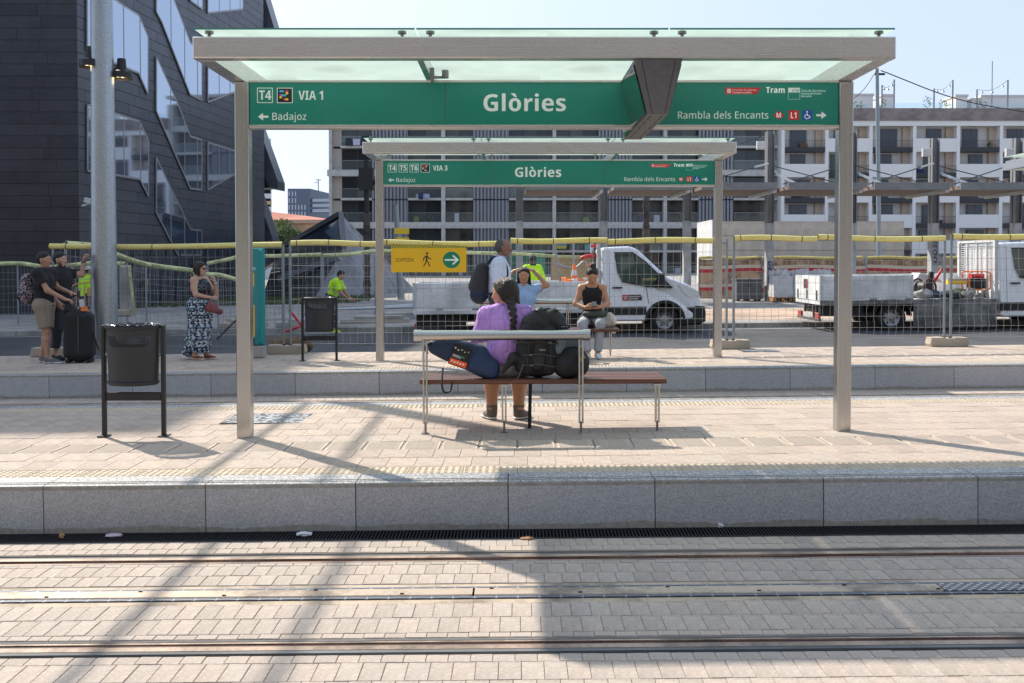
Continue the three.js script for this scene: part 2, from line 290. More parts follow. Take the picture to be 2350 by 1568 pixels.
function tileStrip(parent, name, geo, w, d, y, xr, mat) { for (let x = -xr + w / 2; x < xr; x += w) { const m = new THREE.Mesh(geo, mat); m.name = name; m.position.set(x, y, -d); m.castShadow = m.receiveShadow = true; parent.add(m); } }
{
  const p1 = tilted('platform'), L = 8;
  mesh('platform_core', span(-14, 14, -0.25, PH - 0.052, -7.17, -10.7), MAT.joint, p1);
  mesh('joint_bed', span(-14, 14, PH - 0.0515, PH - 0.007, -7.18, -10.69), MAT.joint, p1);
  kerbRow(p1, [-9.1, -7.95, -6.8, -5.62, -4.46, -3.316, -2.18, -1.13, -0.066, 0.957, 2.129, 3.2, 4.33, 5.5, 6.65, 7.8], 6.9, -0.06, PH + 0.06, 0.285, false);
  kerbRow(p1, [-9.0, -7.85, -6.7, -5.55, -4.4, -3.25, -2.1, -0.95, 0.2, 1.35, 2.5, 3.65, 4.8, 5.95, 7.1, 8.25], 10.97, -0.06, PH + 0.06, 0.285, true);
  tileStrip(p1, 'tactile_tile', tactileTile(0.4, 0.245), 0.4, 7.308, PH, 5.2, tactileMat);
  tileStrip(p1, 'tactile_tile', tactileTile(0.4, 0.245), 0.4, 10.56, PH, 6.4, tactileMat);
  tileStrip(p1, 'guidance_tile', ribTile(0.32, 0.36), 0.32, 8.305, PH, 6.4, ribMat);
  rows(p1, 'paving_tile', [[7.435, 7.778], [7.78, 8.12], [8.49, 8.82], [8.822, 9.15], [9.152, 9.48], [9.482, 9.81], [9.812, 10.13], [10.132, 10.435]], 0.215, tileTints, PH, 8, 300, 105);
  const p2 = tilted('platform'); mesh('platform_core', span(-30, 30, -0.25, PH - 0.007, -14.3, -17.12), MAT.joint, p2);
  const j2 = []; for (let x = -14.8; x < 16; x += 1.165) j2.push(x + 0.03 * Math.sin(x * 9)); kerbRow(p2, j2, 14.02, -0.06, PH + 0.06, 0.285, false);
  tileStrip(p2, 'tactile_tile', tactileTile(0.4, 0.245), 0.4, 14.43, PH, 8.2, tactileMat);
  tileStrip(p2, 'guidance_tile', ribTile(0.32, 0.36), 0.32, 15.42, PH, 9.0, ribMat);
  rows(p2, 'paving_tile', [[14.555, 14.89], [14.892, 15.235], [15.605, 15.94], [15.942, 16.28], [16.282, 16.62], [16.622, 16.96], [16.962, 17.1]], 0.4, tileTints, PH, 14, 300, 106);
  const t2 = tilted('track_bed'); mesh('track_slab', span(-20, 20, -0.3, -0.006, -10.975, -14.02), MAT.joint, t2);
  rows(t2, 'paver', [[11.0, 11.2], [11.202, 11.4], [11.402, 11.52], [11.82, 12.0], [12.002, 12.2], [12.202, 12.35], [12.66, 12.85], [12.852, 13.06], [13.062, 13.2], [13.5, 13.7], [13.702, 13.9], [13.902, 14.015]], 0.105, trackTints, 0, 10, 0, 107);
  for (const d of [11.65, 13.35]) { const r = tilted('tram_rail'); mesh('rail_head', span(-14, 14, -0.05, 0, -d, -(d + 0.06)), railTan, r); mesh('rail_lip', span(-14, 14, -0.05, -0.003, -(d + 0.1), -(d + 0.13)), railTan, r); mesh('sealant_strip', span(-14, 14, -0.05, -0.004, -(d - 0.1), -(d - 0.001)), railSeal, r); }
  const pw = tilted('power_rail'); mesh('cover_plate', span(-14, 14, -0.05, 0, -12.4, -12.6), railTan, pw);
}
// patterned covers let into the platforms
function cover(x, d, w, l, label) {
  const A = lattice(201, 32), tx = texture(256, 256, 0, (u, v) => { const k = A(u * 26, v * 26) + 0.6 * (A(u * 32 + 5, v * 32) - 0.5); return k > 0.5 ? [0.68, 0.7, 0.72] : [0.2, 0.21, 0.23]; });
  const t = thing('access_cover', label, 'cover', [x, gy(x) + PH, -d]); const top = new THREE.PlaneGeometry(w - 0.03, l - 0.03).rotateX(-Math.PI / 2).translate(0, 0.006, 0);
  mesh('cover_plate', top, std(lin(0.75, 0.75, 0.75), 0.55, 0.2, { map: tx, bumpMap: tx, bumpScale: 0.003 }), t, true); mesh('cover_rim', [span(-w / 2, w / 2, -0.02, 0.004, -l / 2, l / 2)], MAT.darkMetal, t); return t;
}
cover(-2.42, 9.83, 0.78, 0.62, 'patterned black and white access cover in the paving beside the shelter post');
cover(4.1, 16.5, 0.6, 0.45, 'small dark access cover in the far platform beside the mesh fence foot');

// ---------------------------------------------------------------- shelters with their signs
const GREEN = '#007d6e';
function arrow(x, X, Y, L, dir, th) { x.save(); x.translate(X, Y); x.scale(dir, 1); x.fillRect(0, -th / 2, L * 0.62, th); x.beginPath(); x.moveTo(L, 0); x.lineTo(L * 0.5, -th * 1.75); x.lineTo(L * 0.5, th * 1.75); x.closePath(); x.fill(); x.restore(); }
function colourTile(x, X, Y, s, seed) { // black tile with coloured squares
  x.fillStyle = '#e8e8e8'; x.fillRect(X, Y, s, s); x.fillStyle = '#141414'; x.fillRect(X + s * 0.05, Y + s * 0.05, s * 0.9, s * 0.9);
  const c = ['#37b6dd', '#e23c86', '#f1d21b'], q = s * 0.13, spots = [[1, 1, 0], [2, 1, 0], [4, 1, 1], [4, 2, 2], [1, 3, 1], [2, 3, 0], [3, 3, 0], [1, 4, 2], [3, 5, 1], [4, 5, 2]]; for (const [i, j, k] of spots) { x.fillStyle = c[(k + seed) % 3]; x.fillRect(X + i * q + s * 0.03, Y + j * q + s * 0.03, q * 1.25, q * 1.05); }
}
function fit(x, str, X, Y, w, font) { x.font = font; const m = x.measureText(str).width; x.save(); x.translate(X, Y); x.scale(w / m, 1); x.fillText(str, 0, 0); x.restore(); }
const signW = 1730, signH = 388;      // one panel in millimetres
function signCanvas(draw) { return canvas(1038, 233, (x, w, h) => { x.scale(w / signW, h / signH); x.fillStyle = GREEN; x.fillRect(0, 0, signW, signH); x.fillStyle = '#e9eceb'; x.textBaseline = 'alphabetic'; draw(x); }); }
function leftPanel(lines, via, s) { return signCanvas((x) => {
  let X = 70; for (const l of lines) { x.strokeStyle = '#e9eceb'; x.lineWidth = 7; x.strokeRect(X, 52, 132, 132); fit(x, l, X + 12, 158, 112, 'bold 118px sans-serif'); X += 172; }
  colourTile(x, X, 49, 140, s); x.fillStyle = '#e9eceb'; fit(x, via, X + 190, 158, 232, 'bold 112px sans-serif');
  arrow(x, 165, 312, 92, -1, 20); fit(x, 'Badajoz', 192, 342, 312, '92px sans-serif'); }); }
const midPanel = signCanvas((x) => { fit(x, 'Glòries', 318, 262, 748, 'bold 212px sans-serif'); });
const rightPanel = signCanvas((x) => {
  x.translate(68, 0);
  x.fillStyle = '#c4202c'; x.beginPath(); x.moveTo(660, 48); x.lineTo(980, 48); x.lineTo(938, 108); x.lineTo(660, 108); x.fill(); x.fillStyle = '#fff'; x.fillRect(678, 58, 34, 40); x.fillStyle = '#c4202c'; for (let i = 0; i < 4; i++) x.fillRect(682 + i * 8, 58, 3, 40);
  x.fillStyle = '#f0dada'; fit(x, 'Generalitat de Catalunya', 722, 76, 216, '25px sans-serif'); fit(x, 'Transports públics', 722, 100, 176, 'bold 25px sans-serif');
  x.fillStyle = '#fff'; fit(x, 'Tram', 1020, 96, 172, 'bold 76px sans-serif');
  x.fillStyle = '#e9eceb'; x.fillRect(1218, 50, 102, 42); x.strokeStyle = '#e9eceb'; x.lineWidth = 3; x.strokeRect(1218, 50, 102, 104); x.fillStyle = GREEN; fit(x, 'ATM', 1250, 88, 66, '38px sans-serif');
  x.fillStyle = '#e9eceb'; fit(x, 'Àrea de Barcelona', 1332, 88, 216, '32px sans-serif'); fit(x, 'Autoritat del Transport', 1332, 110, 180, 'bold 20px sans-serif'); fit(x, 'Metropolità', 1332, 132, 92, 'bold 20px sans-serif');
  fit(x, 'Rambla dels Encants', 236, 330, 812, '92px sans-serif');
  x.fillStyle = '#cf1f30'; x.beginPath(); x.moveTo(1084, 298); x.lineTo(1135, 258); x.lineTo(1186, 298); x.lineTo(1135, 338); x.fill(); x.fillStyle = '#fff'; fit(x, 'M', 1110, 320, 50, 'bold 60px sans-serif');
  x.fillStyle = '#cf1f30'; x.fillRect(1222, 254, 90, 88); x.fillStyle = '#fff'; fit(x, 'L1', 1236, 326, 64, 'bold 76px sans-serif');
  x.fillStyle = '#1c4fa8'; x.fillRect(1346, 254, 86, 88); x.strokeStyle = '#fff'; x.lineWidth = 7; x.beginPath(); x.arc(1384, 312, 19, 0.2, 5.0); x.stroke(); x.beginPath(); x.moveTo(1386, 276); x.lineTo(1388, 302); x.lineTo(1408, 304); x.lineTo(1414, 326); x.stroke(); x.fillStyle = '#fff'; x.beginPath(); x.arc(1385, 267, 7, 0, 7); x.fill();
  x.fillStyle = '#e9eceb'; arrow(x, 1466, 299, 92, 1, 20);
});
function printed(t) { return phys(lin(1, 1, 1), 0.28, 0, { map: t, clearcoat: 0.5, clearcoatRoughness: 0.1 }); }
function shelter(cx, d, groundL, groundR, base, left, label) { // cx: sign centre; base: height the level frame is measured from
  const s = thing('tram_shelter', label, 'shelter', [cx, base, -d]), h0 = 2.712, h1 = 3.10, W = 2.578, rx = -0.03, zf = 1.05, zb = -1.3, bt = 3.268;
  for (const [x, g] of [[-W - 0.065, groundL], [W + 0.065, groundR]]) mesh('post', chamfer(0.122, h1 - (g - base) + 0.1, 0.12, 0.006, x, (h1 + g - base - 0.1) / 2, 0), MAT.steelPost, s);
  const xo = W + 0.145;
  mesh('front_beam', chamfer(2 * xo, 0.167, 0.12, 0.01, rx, h1 + 0.0835, zf - 0.06), MAT.steel, s);
  mesh('rear_beam', chamfer(2 * xo, 0.12, 0.1, 0.01, rx, h1 + 0.06, zb + 0.05), MAT.steel, s);
  for (const k of [-1, 1]) mesh('side_arm', chamfer(0.135, 0.15, zf - zb - 0.23, 0.006, k * (xo - 0.07) + rx, h1 + 0.0765, (zf + zb) / 2 - 0.01), MAT.steel, s);
  for (const x of [-1.0, 0.97]) { mesh('cross_arm', box(0.05, 0.13, zf - zb - 0.23, x, h1 + 0.069, (zf + zb) / 2 - 0.01), MAT.steel, s); }
  const gx = [-xo + rx, -xo / 3 - 0.09 + rx, xo / 3 + 0.06 + rx, xo + rx];
  for (let i = 0; i < 3; i++) { const p = mesh('roof_glass', new THREE.PlaneGeometry(gx[i + 1] - gx[i] - 0.012, zf - zb + 0.03).rotateX(-Math.PI / 2).translate((gx[i] + gx[i + 1]) / 2, bt + 0.061, (zf + zb) / 2 - 0.035), MAT.canopyGlass, s); mesh('glass_edge', span(gx[i] + 0.006, gx[i + 1] - 0.006, bt + 0.0545, bt + 0.0675, zf - 0.0195, zf - 0.016), MAT.glassEdge, p); }
  for (let i = 0; i < 4; i++) for (const k of [-0.11, 0.11]) { const x = gx[i] + k; if (Math.abs(x - rx) > xo) continue; for (const z of [zf - 0.075, zb + 0.07]) { const y = z > 0 ? bt : h1 + 0.12; mesh('glass_clamp', [rod(V(x, y - 0.002, z), V(x, bt + 0.05, z), 0.014), rod(V(x, bt + 0.035, z), V(x, bt + 0.0545, z), 0.034)], MAT.steelDark, s); } }
  const sg = new THREE.Group(); sg.name = 'sign_board'; s.add(sg);
  mesh('sign_back', span(-W + 0.001, W - 0.001, h0 + 0.012, h1 - 0.012, -0.055, 0.035), MAT.steelDark, sg);
  [left, midPanel, rightPanel].forEach((t, i) => { const w = 2 * W / 3, g = new THREE.BoxGeometry(w - 0.006, h1 - h0 - 0.016, 0.012).translate(-W + w * (i + 0.5), (h0 + h1) / 2, 0.042); const pl = new THREE.PlaneGeometry(w - 0.006, h1 - h0 - 0.016).translate(-W + w * (i + 0.5), (h0 + h1) / 2, 0.0485);
    const p = mesh('sign_panel', g, std(hex(GREEN), 0.4), sg); mesh('lettering', pl, printed(t), p, true); });
  mesh('sign_trim', chamfer(2 * W - 0.002, 0.03, 0.13, 0.004, 0, h0 - 0.006, 0), MAT.steel, sg); mesh('sign_trim', chamfer(2 * W - 0.002, 0.02, 0.12, 0.003, 0, h1 + 0.001, 0), MAT.steel, sg);
  return s;
}
const y1 = PH + 0.003;
shelter(0.28, 8.79, gy(-2.35) + PH, gy(2.9) + PH, y1, leftPanel(['T4'], 'VIA 1', 0), 'steel and glass tram shelter with green sign reading VIA 1 over the wooden bench');
const sh2 = shelter(0.576, 15.58, gy(-2.1) + PH, gy(3.2) + PH, PH + 0.003, leftPanel(['T4', 'T5', 'T6'], 'VIA 3', 1), 'steel and glass tram shelter with green sign reading VIA 3 beside the mesh fence');
{ const c = sh2.clone(); c.name = numbered('tram_shelter'); c.position.set(11.25, PH + 0.003, -16.0); tag(c, 'steel shelter roof end standing past the shelter that reads VIA 3', 'shelter'); scene.add(c); }
{ // wedge shaped information display slung under the roof
  const t = thing('information_display', 'grey wedge shaped information display hanging under the glass roof of the VIA 1 shelter', 'display', [1.136, y1 + 3.10, -8.79]);
  const zf = 1.035, zb = -0.58, prof = [[-0.186, -0.004], [-0.078, -0.43], [0.078, -0.43], [0.186, -0.004]];
  mesh('housing', extr(prof, zf - zb, 0.004, zb), std(lin(0.165, 0.15, 0.145), 0.45, 0.3, { map: T.fine }), t);
  const fr = (x, y, z) => V(x, y, z);
  for (const k of [-1, 1]) { const pts = [fr(k * 0.1855, -0.03, zf - 0.07), fr(k * 0.1855, -0.03, zb + 0.07), fr(k * 0.0885, -0.41, zb + 0.07), fr(k * 0.0885, -0.41, zf - 0.07)]; for (const p of pts) p.x += k * 0.006; if (k > 0) pts.reverse(); mesh('screen', plate(pts, 0.004), phys(lin(0.02, 0.05, 0.045), 0.08, 0, { clearcoat: 1 }), t); }
  for (const k of [-1, 1]) mesh('panel_seam', bar(V(k * 0.132, -0.012, zf + 0.0005), V(k * 0.048, -0.425, zf + 0.0005), 0.005, 0.003), MAT.black, t);
  for (const k of [-0.045, 0.045]) for (let i = 0; i < 5; i++) mesh('vent_slot', box(0.008, 0.004, 0.2, k, -0.4305, zf - 0.2 - i * 0.3), MAT.black, t);
}
{ const t = thing('security_camera', 'small cylindrical camera on a bracket under the shelter roof', 'camera', [-0.66, y1 + 3.1, -8.55]); mesh('bracket', [box(0.03, 0.12, 0.03, -0.02, 0.02, 0), box(0.12, 0.02, 0.02, 0.03, -0.0, 0)], MAT.steelDark, t); mesh('housing', rod(V(0.09, -0.005, 0), V(0.09, 0.06, 0), 0.03), MAT.steelDark, t); }
// ---------------------------------------------------------------- benches
function bench(cx, d, label, flip) {
  const y = gy(cx) + PH, t = thing('bench', label, 'bench', [cx, y, -d], flip ? Math.PI : 0), S = 0.475;
  t.rotation.z = flip ? -SLOPE * 0.3 : SLOPE * 0.3;
  const m = flip ? -1 : 1, X = (x) => m * x;
  for (let i = 0; i < 5; i++) mesh('seat_plank', chamfer(2.21, 0.042, 0.108, 0.006, X(0.28), S - 0.021, 0.03 - 0.06 - i * 0.118), MAT.wood, t);
  const leg = (x, top, z) => { const p = new THREE.Group(); p.name = 'leg'; t.add(p); for (const k of [-0.014, 0.014]) mesh('leg_bar', chamfer(0.016, top - 0.09, 0.05, 0.003, X(x) + k, (top + 0.09) / 2, z), MAT.steelPost, p); mesh('leg_pin', [rod(V(X(x), -0.03, z), V(X(x), 0.1, z), 0.011), rod(V(X(x), -0.01, z), V(X(x), 0.006, z), 0.035)], MAT.steelDark, p); return p; };
  leg(-0.77, 0.84, 0.065); leg(0.615, 0.84, 0.065); leg(-0.07, S - 0.045, 0.02); leg(1.30, S - 0.045, 0.02);
  for (const x of [-0.77, -0.07, 0.615, 1.3]) { mesh('seat_bracket', chamfer(0.06, 0.03, 0.56, 0.004, X(x), S - 0.058, -0.245), MAT.steelPost, t); }
  mesh('back_tube', rod(V(X(-0.80), 0.875, 0.065), V(X(0.63), 0.875, 0.065), 0.046, 0.046, 24), MAT.steelPost, t);
  mesh('tube_cap', rod(V(X(-0.868), 0.875, 0.065), V(X(-0.8), 0.875, 0.065), 0.051, 0.051, 24), MAT.steelPost, t); mesh('tube_cap', rod(V(X(0.63), 0.875, 0.065), V(X(0.697), 0.875, 0.065), 0.051, 0.051, 24), MAT.steelPost, t);
  return t;
}
bench(0, 8.9, 'wooden slat bench with steel tube backrest holding the large backpack', false);
bench(0.28, 15.95, 'wooden slat bench with steel tube backrest on the far platform before the fence', true);
// ---------------------------------------------------------------- litter bins
function bin(x, d, label, withBag) {
  const t = thing('litter_bin', label, 'bin', [x, gy(x) + PH, -d]), w = 0.245; t.scale.x = 0.95;
  for (const k of [-1, 1]) { const p = mesh('leg', chamfer(0.036, 1.0, 0.05, 0.006, k * 0.28, 0.5, 0), MAT.darkMetal, t); mesh('foot_plate', chamfer(0.085, 0.012, 0.13, 0.003, k * 0.285, 0.006, 0.0), MAT.darkMetal, p); mesh('pivot', rod(V(k * 0.24, 0.74, 0), V(k * 0.262, 0.74, 0), 0.018), MAT.steelDark, p); }
  mesh('crossbar', chamfer(0.524, 0.075, 0.03, 0.006, 0, 0.36, 0), MAT.darkMetal, t);
  const prof = [[0.2, 0.475], [0.222, 0.48], [0.226, 0.5], [0.238, 0.7], [w, 0.97]], N = 48, pos = [], uv = [], idx = [];
  const rings = 24; for (let j = 0; j <= rings; j++) { const y = lerp(0.47, 0.99, j / rings), r = lerp(0.226, w, j / rings); for (let i = 0; i <= N; i++) { const a = i / N * 2 * Math.PI; pos.push(r * Math.sin(a), y, 0.72 * r * Math.cos(a)); uv.push(i / N, j / rings); } }
  for (let j = 0; j < rings; j++) for (let i = 0; i < N; i++) { const a = j * (N + 1) + i, b = a + 1, c = a + N + 1, e = c + 1; idx.push(a, b, e, a, e, c); }
  const g = new THREE.BufferGeometry(); g.setAttribute('position', new THREE.Float32BufferAttribute(pos, 3)); g.setAttribute('uv', new THREE.Float32BufferAttribute(uv, 2)); g.setIndex(idx); g.computeVertexNormals();
  mesh('basket', g, binMat, t, true);
  mesh('basket_floor', rod(V(0, 0.468, 0), V(0, 0.478, 0), 0.224, 0.224, 40).scale(1, 1, 0.72), MAT.darkMetal, t);
  mesh('support_band', new THREE.TorusGeometry(0.232, 0.011, 8, 40).rotateX(Math.PI / 2).scale(1, 1, 0.74).translate(0, 0.492, 0), MAT.darkMetal, t);
  mesh('rim', new THREE.TorusGeometry(0.248, 0.014, 8, 48).rotateX(Math.PI / 2).scale(1, 1.3, 0.73).translate(0, 0.985, 0), MAT.darkMetal, t);
  if (withBag) { const r = rng(5), b = new THREE.CylinderGeometry(0.252, 0.235, 0.06, 60, 4, true).scale(1, 1, 0.73).translate(0, 0.985, 0), p = b.attributes.position; for (let i = 0; i < p.count; i++) { const k = 1 + (p.getY(i) > 0.99 ? 0.03 : -0.04) * (0.5 + r()); p.setX(i, p.getX(i) * k); p.setZ(i, p.getZ(i) * k); if (p.getY(i) > 0.98) p.setY(i, 1.0 + r() * 0.014); } b.computeVertexNormals(); mesh('bin_liner', b, phys(lin(0.03, 0.026, 0.032), 0.22, 0, { side: THREE.DoubleSide, clearcoat: 0.6 }), t); }
  else mesh('bin_liner', new THREE.TorusGeometry(0.225, 0.02, 8, 40).rotateX(Math.PI / 2).scale(1, 1, 0.7).translate(0, 0.985, 0), MAT.blackGloss, t);
  mesh('bracket', box(0.06, 0.03, 0.05, -0.29, 0.93, -0.06, 0, 0, -0.6), MAT.steelDark, t);
  return t;
}
const binHoles = texture(2048, 512, 0, (u, v) => { // round holes in a field on the front and back of the basket
  const uu = (u + 0.5) % 0.5 - 0.25 + (0), c = Math.min(Math.abs(u), Math.abs(u - 1), Math.abs(u - 0.5)); const lo = 0.66 + 0.10 * Math.pow(c / 0.155, 6); if (v < lo || v > 0.845 || c > 0.158) return [1, 1, 1];
  const sx = 0.00617, sy = 0.0183; const row = Math.floor(v / sy), fx = ((u / sx + (row % 2) * 0.5) % 1) - 0.5, fy = (v / sy) % 1 - 0.5; return fx * fx + fy * fy < 0.15 ? [0, 0, 0] : [1, 1, 1]; }, true);
const binMat = std(lin(0.032, 0.033, 0.037), 0.48, 0.2, { alphaMap: binHoles, alphaTest: 0.5, side: THREE.DoubleSide });
bin(-3.39, 8.9, 'dark grey perforated litter bin with a plastic liner below the spotlights', true);
bin(-3.02, 15.6, 'dark grey litter bin in front of the bending worker in yellow', false);
// ---------------------------------------------------------------- tall galvanised pole with spotlights and cantilever arms
{
  const x = -6.86, d = 16.75, y = gy(x) + PH, t = thing('street_lamp', 'tall galvanised steel pole carrying two small black spotlights behind the litter bin', 'street lamp', [x, y, -d]);
  mesh('pole', rod(V(0, 0, 0), V(0, 9.0, 0), 0.215, 0.155, 40), MAT.galva, t); mesh('base_plate', rod(V(0, -0.01, 0), V(0, 0.03, 0), 0.3, 0.3, 24), MAT.galva, t);
  for (const h of [6.12, 7.35]) mesh('cantilever_arm', rod(V(0, h, 0.15), V(0, h - 0.02, 12), 0.038, 0.034, 12), MAT.galva, t);
  const spot = (u, v, dz, s) => {
    const p = at(u, v, d - dz).sub(V(x, y, -d)), L = new THREE.Group(); L.name = 'spotlight'; L.position.copy(p); t.add(L);
    mesh('lamp_neck', rod(V(0, 0.09, 0), V(0, 0.3, 0), 0.085, 0.068, 20), MAT.darkMetal, L); mesh('lamp_head', [rod(V(0, -0.04, 0), V(0, 0.07, 0), 0.185, 0.18, 28, true), rod(V(0, 0.07, 0), V(0, 0.11, 0), 0.18, 0.07, 28, true), rod(V(0, 0.045, 0), V(0, 0.055, 0), 0.17, 0.17, 28)], std(lin(0.02, 0.02, 0.022), 0.45, 0.2, { side: THREE.DoubleSide }), L);
    const gl = mesh('lamp_glass', rod(V(0, 0.012, 0), V(0, 0.022, 0), 0.165, 0.165, 28), std(lin(0.5, 0.4, 0.25), 0.3, 0, { emissive: lin(1.0, 0.62, 0.25), emissiveIntensity: 0.35 }), L);
    for (let i = 0; i < 7; i++) { const a = i / 7 * 6.283; mesh('diode', rod(V(0.09 * Math.cos(a), 0.0, 0.09 * Math.sin(a)), V(0.09 * Math.cos(a), 0.0115, 0.09 * Math.sin(a)), 0.022, 0.022, 10), std(lin(1, 0.85, 0.6), 0.4, 0, { emissive: lin(1, 0.8, 0.5), emissiveIntensity: 2.2 }), gl); }
    const l = new THREE.PointLight(new THREE.Color(1, 0.75, 0.4), 0.12); l.position.set(0, -0.03, 0); l.castShadow = true; l.shadow.radius = 6; l.name = 'lamp_light'; L.add(l);
    mesh('lamp_bracket', [bar(V(s * 0.07, 0.15, 0), V(s * 0.2, 0.07, 0), 0.02, 0.03), bar(V(s * 0.19, 0.0, 0), V(s * 0.19, 0.16, 0), 0.04, 0.04)], MAT.darkMetal, L);
  };
  spot(208, 149, 0.05, 1); spot(279, 176, -0.15, -1);
}
{ // teal totem behind the shelter post
  const x = (594.5 - 1175) / F * 16.3, d = 16.3, y = gy(x) + PH, t = thing('information_totem', 'slim teal information totem with yellow panels behind the steel shelter post', 'totem', [x, y, -d]);
  const tx = canvas(128, 768, (c, w, h) => { c.fillStyle = '#0b8286'; c.fillRect(0, 0, w, h); c.fillStyle = '#f2b90d'; c.fillRect(0, 190, 76, 110); c.fillRect(0, 450, 80, 255); c.fillStyle = '#202020'; c.beginPath(); c.arc(4, 246, 44, -1.2, 1.2); c.fill(); c.fillRect(40, 470, 30, 8); c.fillRect(48, 490, 22, 8); c.fillRect(40, 520, 34, 4); c.fillStyle = '#cfe6e6'; c.font = 'bold 28px sans-serif'; c.fillText('VES', 44, 168); c.fillStyle = '#14245c'; c.fillRect(0, 716, 76, 52); c.fillStyle = '#fff'; c.font = 'bold 40px sans-serif'; c.fillText('✓', 22, 756); });
  mesh('column', chamfer(0.3, 1.6, 0.16, 0.05, -0.06, 1.0, 0), MAT.teal, t); mesh('front_print', new THREE.PlaneGeometry(0.2, 1.56).translate(-0.08, 1.0, 0.082), printed(tx), t, true); mesh('plinth', chamfer(0.31, 0.2, 0.17, 0.02, -0.06, 0.1, 0), MAT.concrete, t);
}
// ---------------------------------------------------------------- temporary mesh fence along the platform
function meshWires(w, h, step, hs, r, fold = true) {
  const g = [], nz = [[0, 0]]; const prof = []; const folds = fold ? [0.2, 0.62, 1.1, 1.6] : [];
  for (let y = 0; y <= h + 1e-6; y += h / 20) { let z = 0; for (const f of folds) if (Math.abs(y - f) < h / 22) z = 0.03; prof.push([y, z]); }
  const ribbon = (a, b) => { g.push(rod(a, b, r, r, 4, true)); };
  for (let x = 0; x <= w + 1e-6; x += step) { let start = 0; for (let i = 1; i < prof.length; i++) { const straight = i + 1 < prof.length && prof[i][1] === prof[start][1] && prof[i + 1][1] === prof[i][1]; if (!straight) { ribbon(V(x, prof[start][0], prof[start][1]), V(x, prof[i][0], prof[i][1])); start = i; } } }
  for (let y = 0.0; y <= h + 1e-6; y += hs) { let z = 0; for (const f of folds) if (Math.abs(y - f) < h / 22) z = 0.03; ribbon(V(0, y, z), V(w, y, z)); }
  return g;
}
function foamTube(pts, r, mat, parent, name = 'foam_tube') { const q = mesh(name, pipe(pts.map((p) => V(...p)), r, 12, Math.max(10, pts.length * 6)), mat, parent); for (let i = 0.5; i < pts.length - 1; i += 2.6) { const c = new THREE.CatmullRomCurve3(pts.map((p) => V(...p))), tt = i / (pts.length - 1), a = c.getPoint(tt), dir = c.getTangent(tt).multiplyScalar(0.006); mesh('cable_tie', rod(a.clone().sub(dir), a.clone().add(dir), r + 0.003, r + 0.003, 12), MAT.black, q); } return q; }
function fencePanel(x0, x1, d, yb, foams, label, group, o = {}) {
  const w = x1 - x0, h = o.h ?? 1.93, y = yb + gy((x0 + x1) / 2), t = thing('mesh_fence', label, 'fence', [x0, y, -d], o.turn ?? 0, group);
  t.rotation.z = o.lean ?? 0;
  for (const x of [0, w]) mesh('fence_post', rod(V(x, -0.02, 0), V(x, h + 0.06, 0), o.pr ?? 0.021), MAT.galvaRail, t);
  if (o.rail !== false) mesh('top_rail', rod(V(0, h, 0), V(w, h, 0), 0.016), MAT.galvaRail, t);
  stuff(mesh('wire_mesh', meshWires(w - 0.04, h - 0.18, o.step ?? 0.125, o.hs ?? 0.19, o.r ?? 0.0027).map((g) => g.translate(0.02, 0.15, 0)), MAT.wire, t));
  for (const f of foams) foamTube(f.map(([x, yy]) => [x, yy ?? h, 0]), o.fr ?? 0.048, o.foam ?? MAT.foam, t);
  return t;
}
function foot(x, d, yb, label, w = 0.62) { const t = thing('concrete_block', label, 'block', [x, gy(x) + yb, -d], 0, 'concrete feet of the mesh fence'); const g = extr([[-w / 2, 0], [-w / 2 - 0.02, 0.04], [-w / 2, 0.15], [-0.09, 0.155], [-0.06, 0.14], [0.06, 0.14], [0.09, 0.155], [w / 2, 0.15], [w / 2 + 0.02, 0.04], [w / 2, 0]], 0.24, 0.012, -0.12); mesh('foot_block', g, MAT.concreteTan, t); mesh('foot_socket', [rod(V(-0.055, 0.13, 0), V(-0.055, 0.16, 0), 0.03), rod(V(0.055, 0.13, 0), V(0.055, 0.16, 0), 0.03)], MAT.darkMetal, t); return t; }
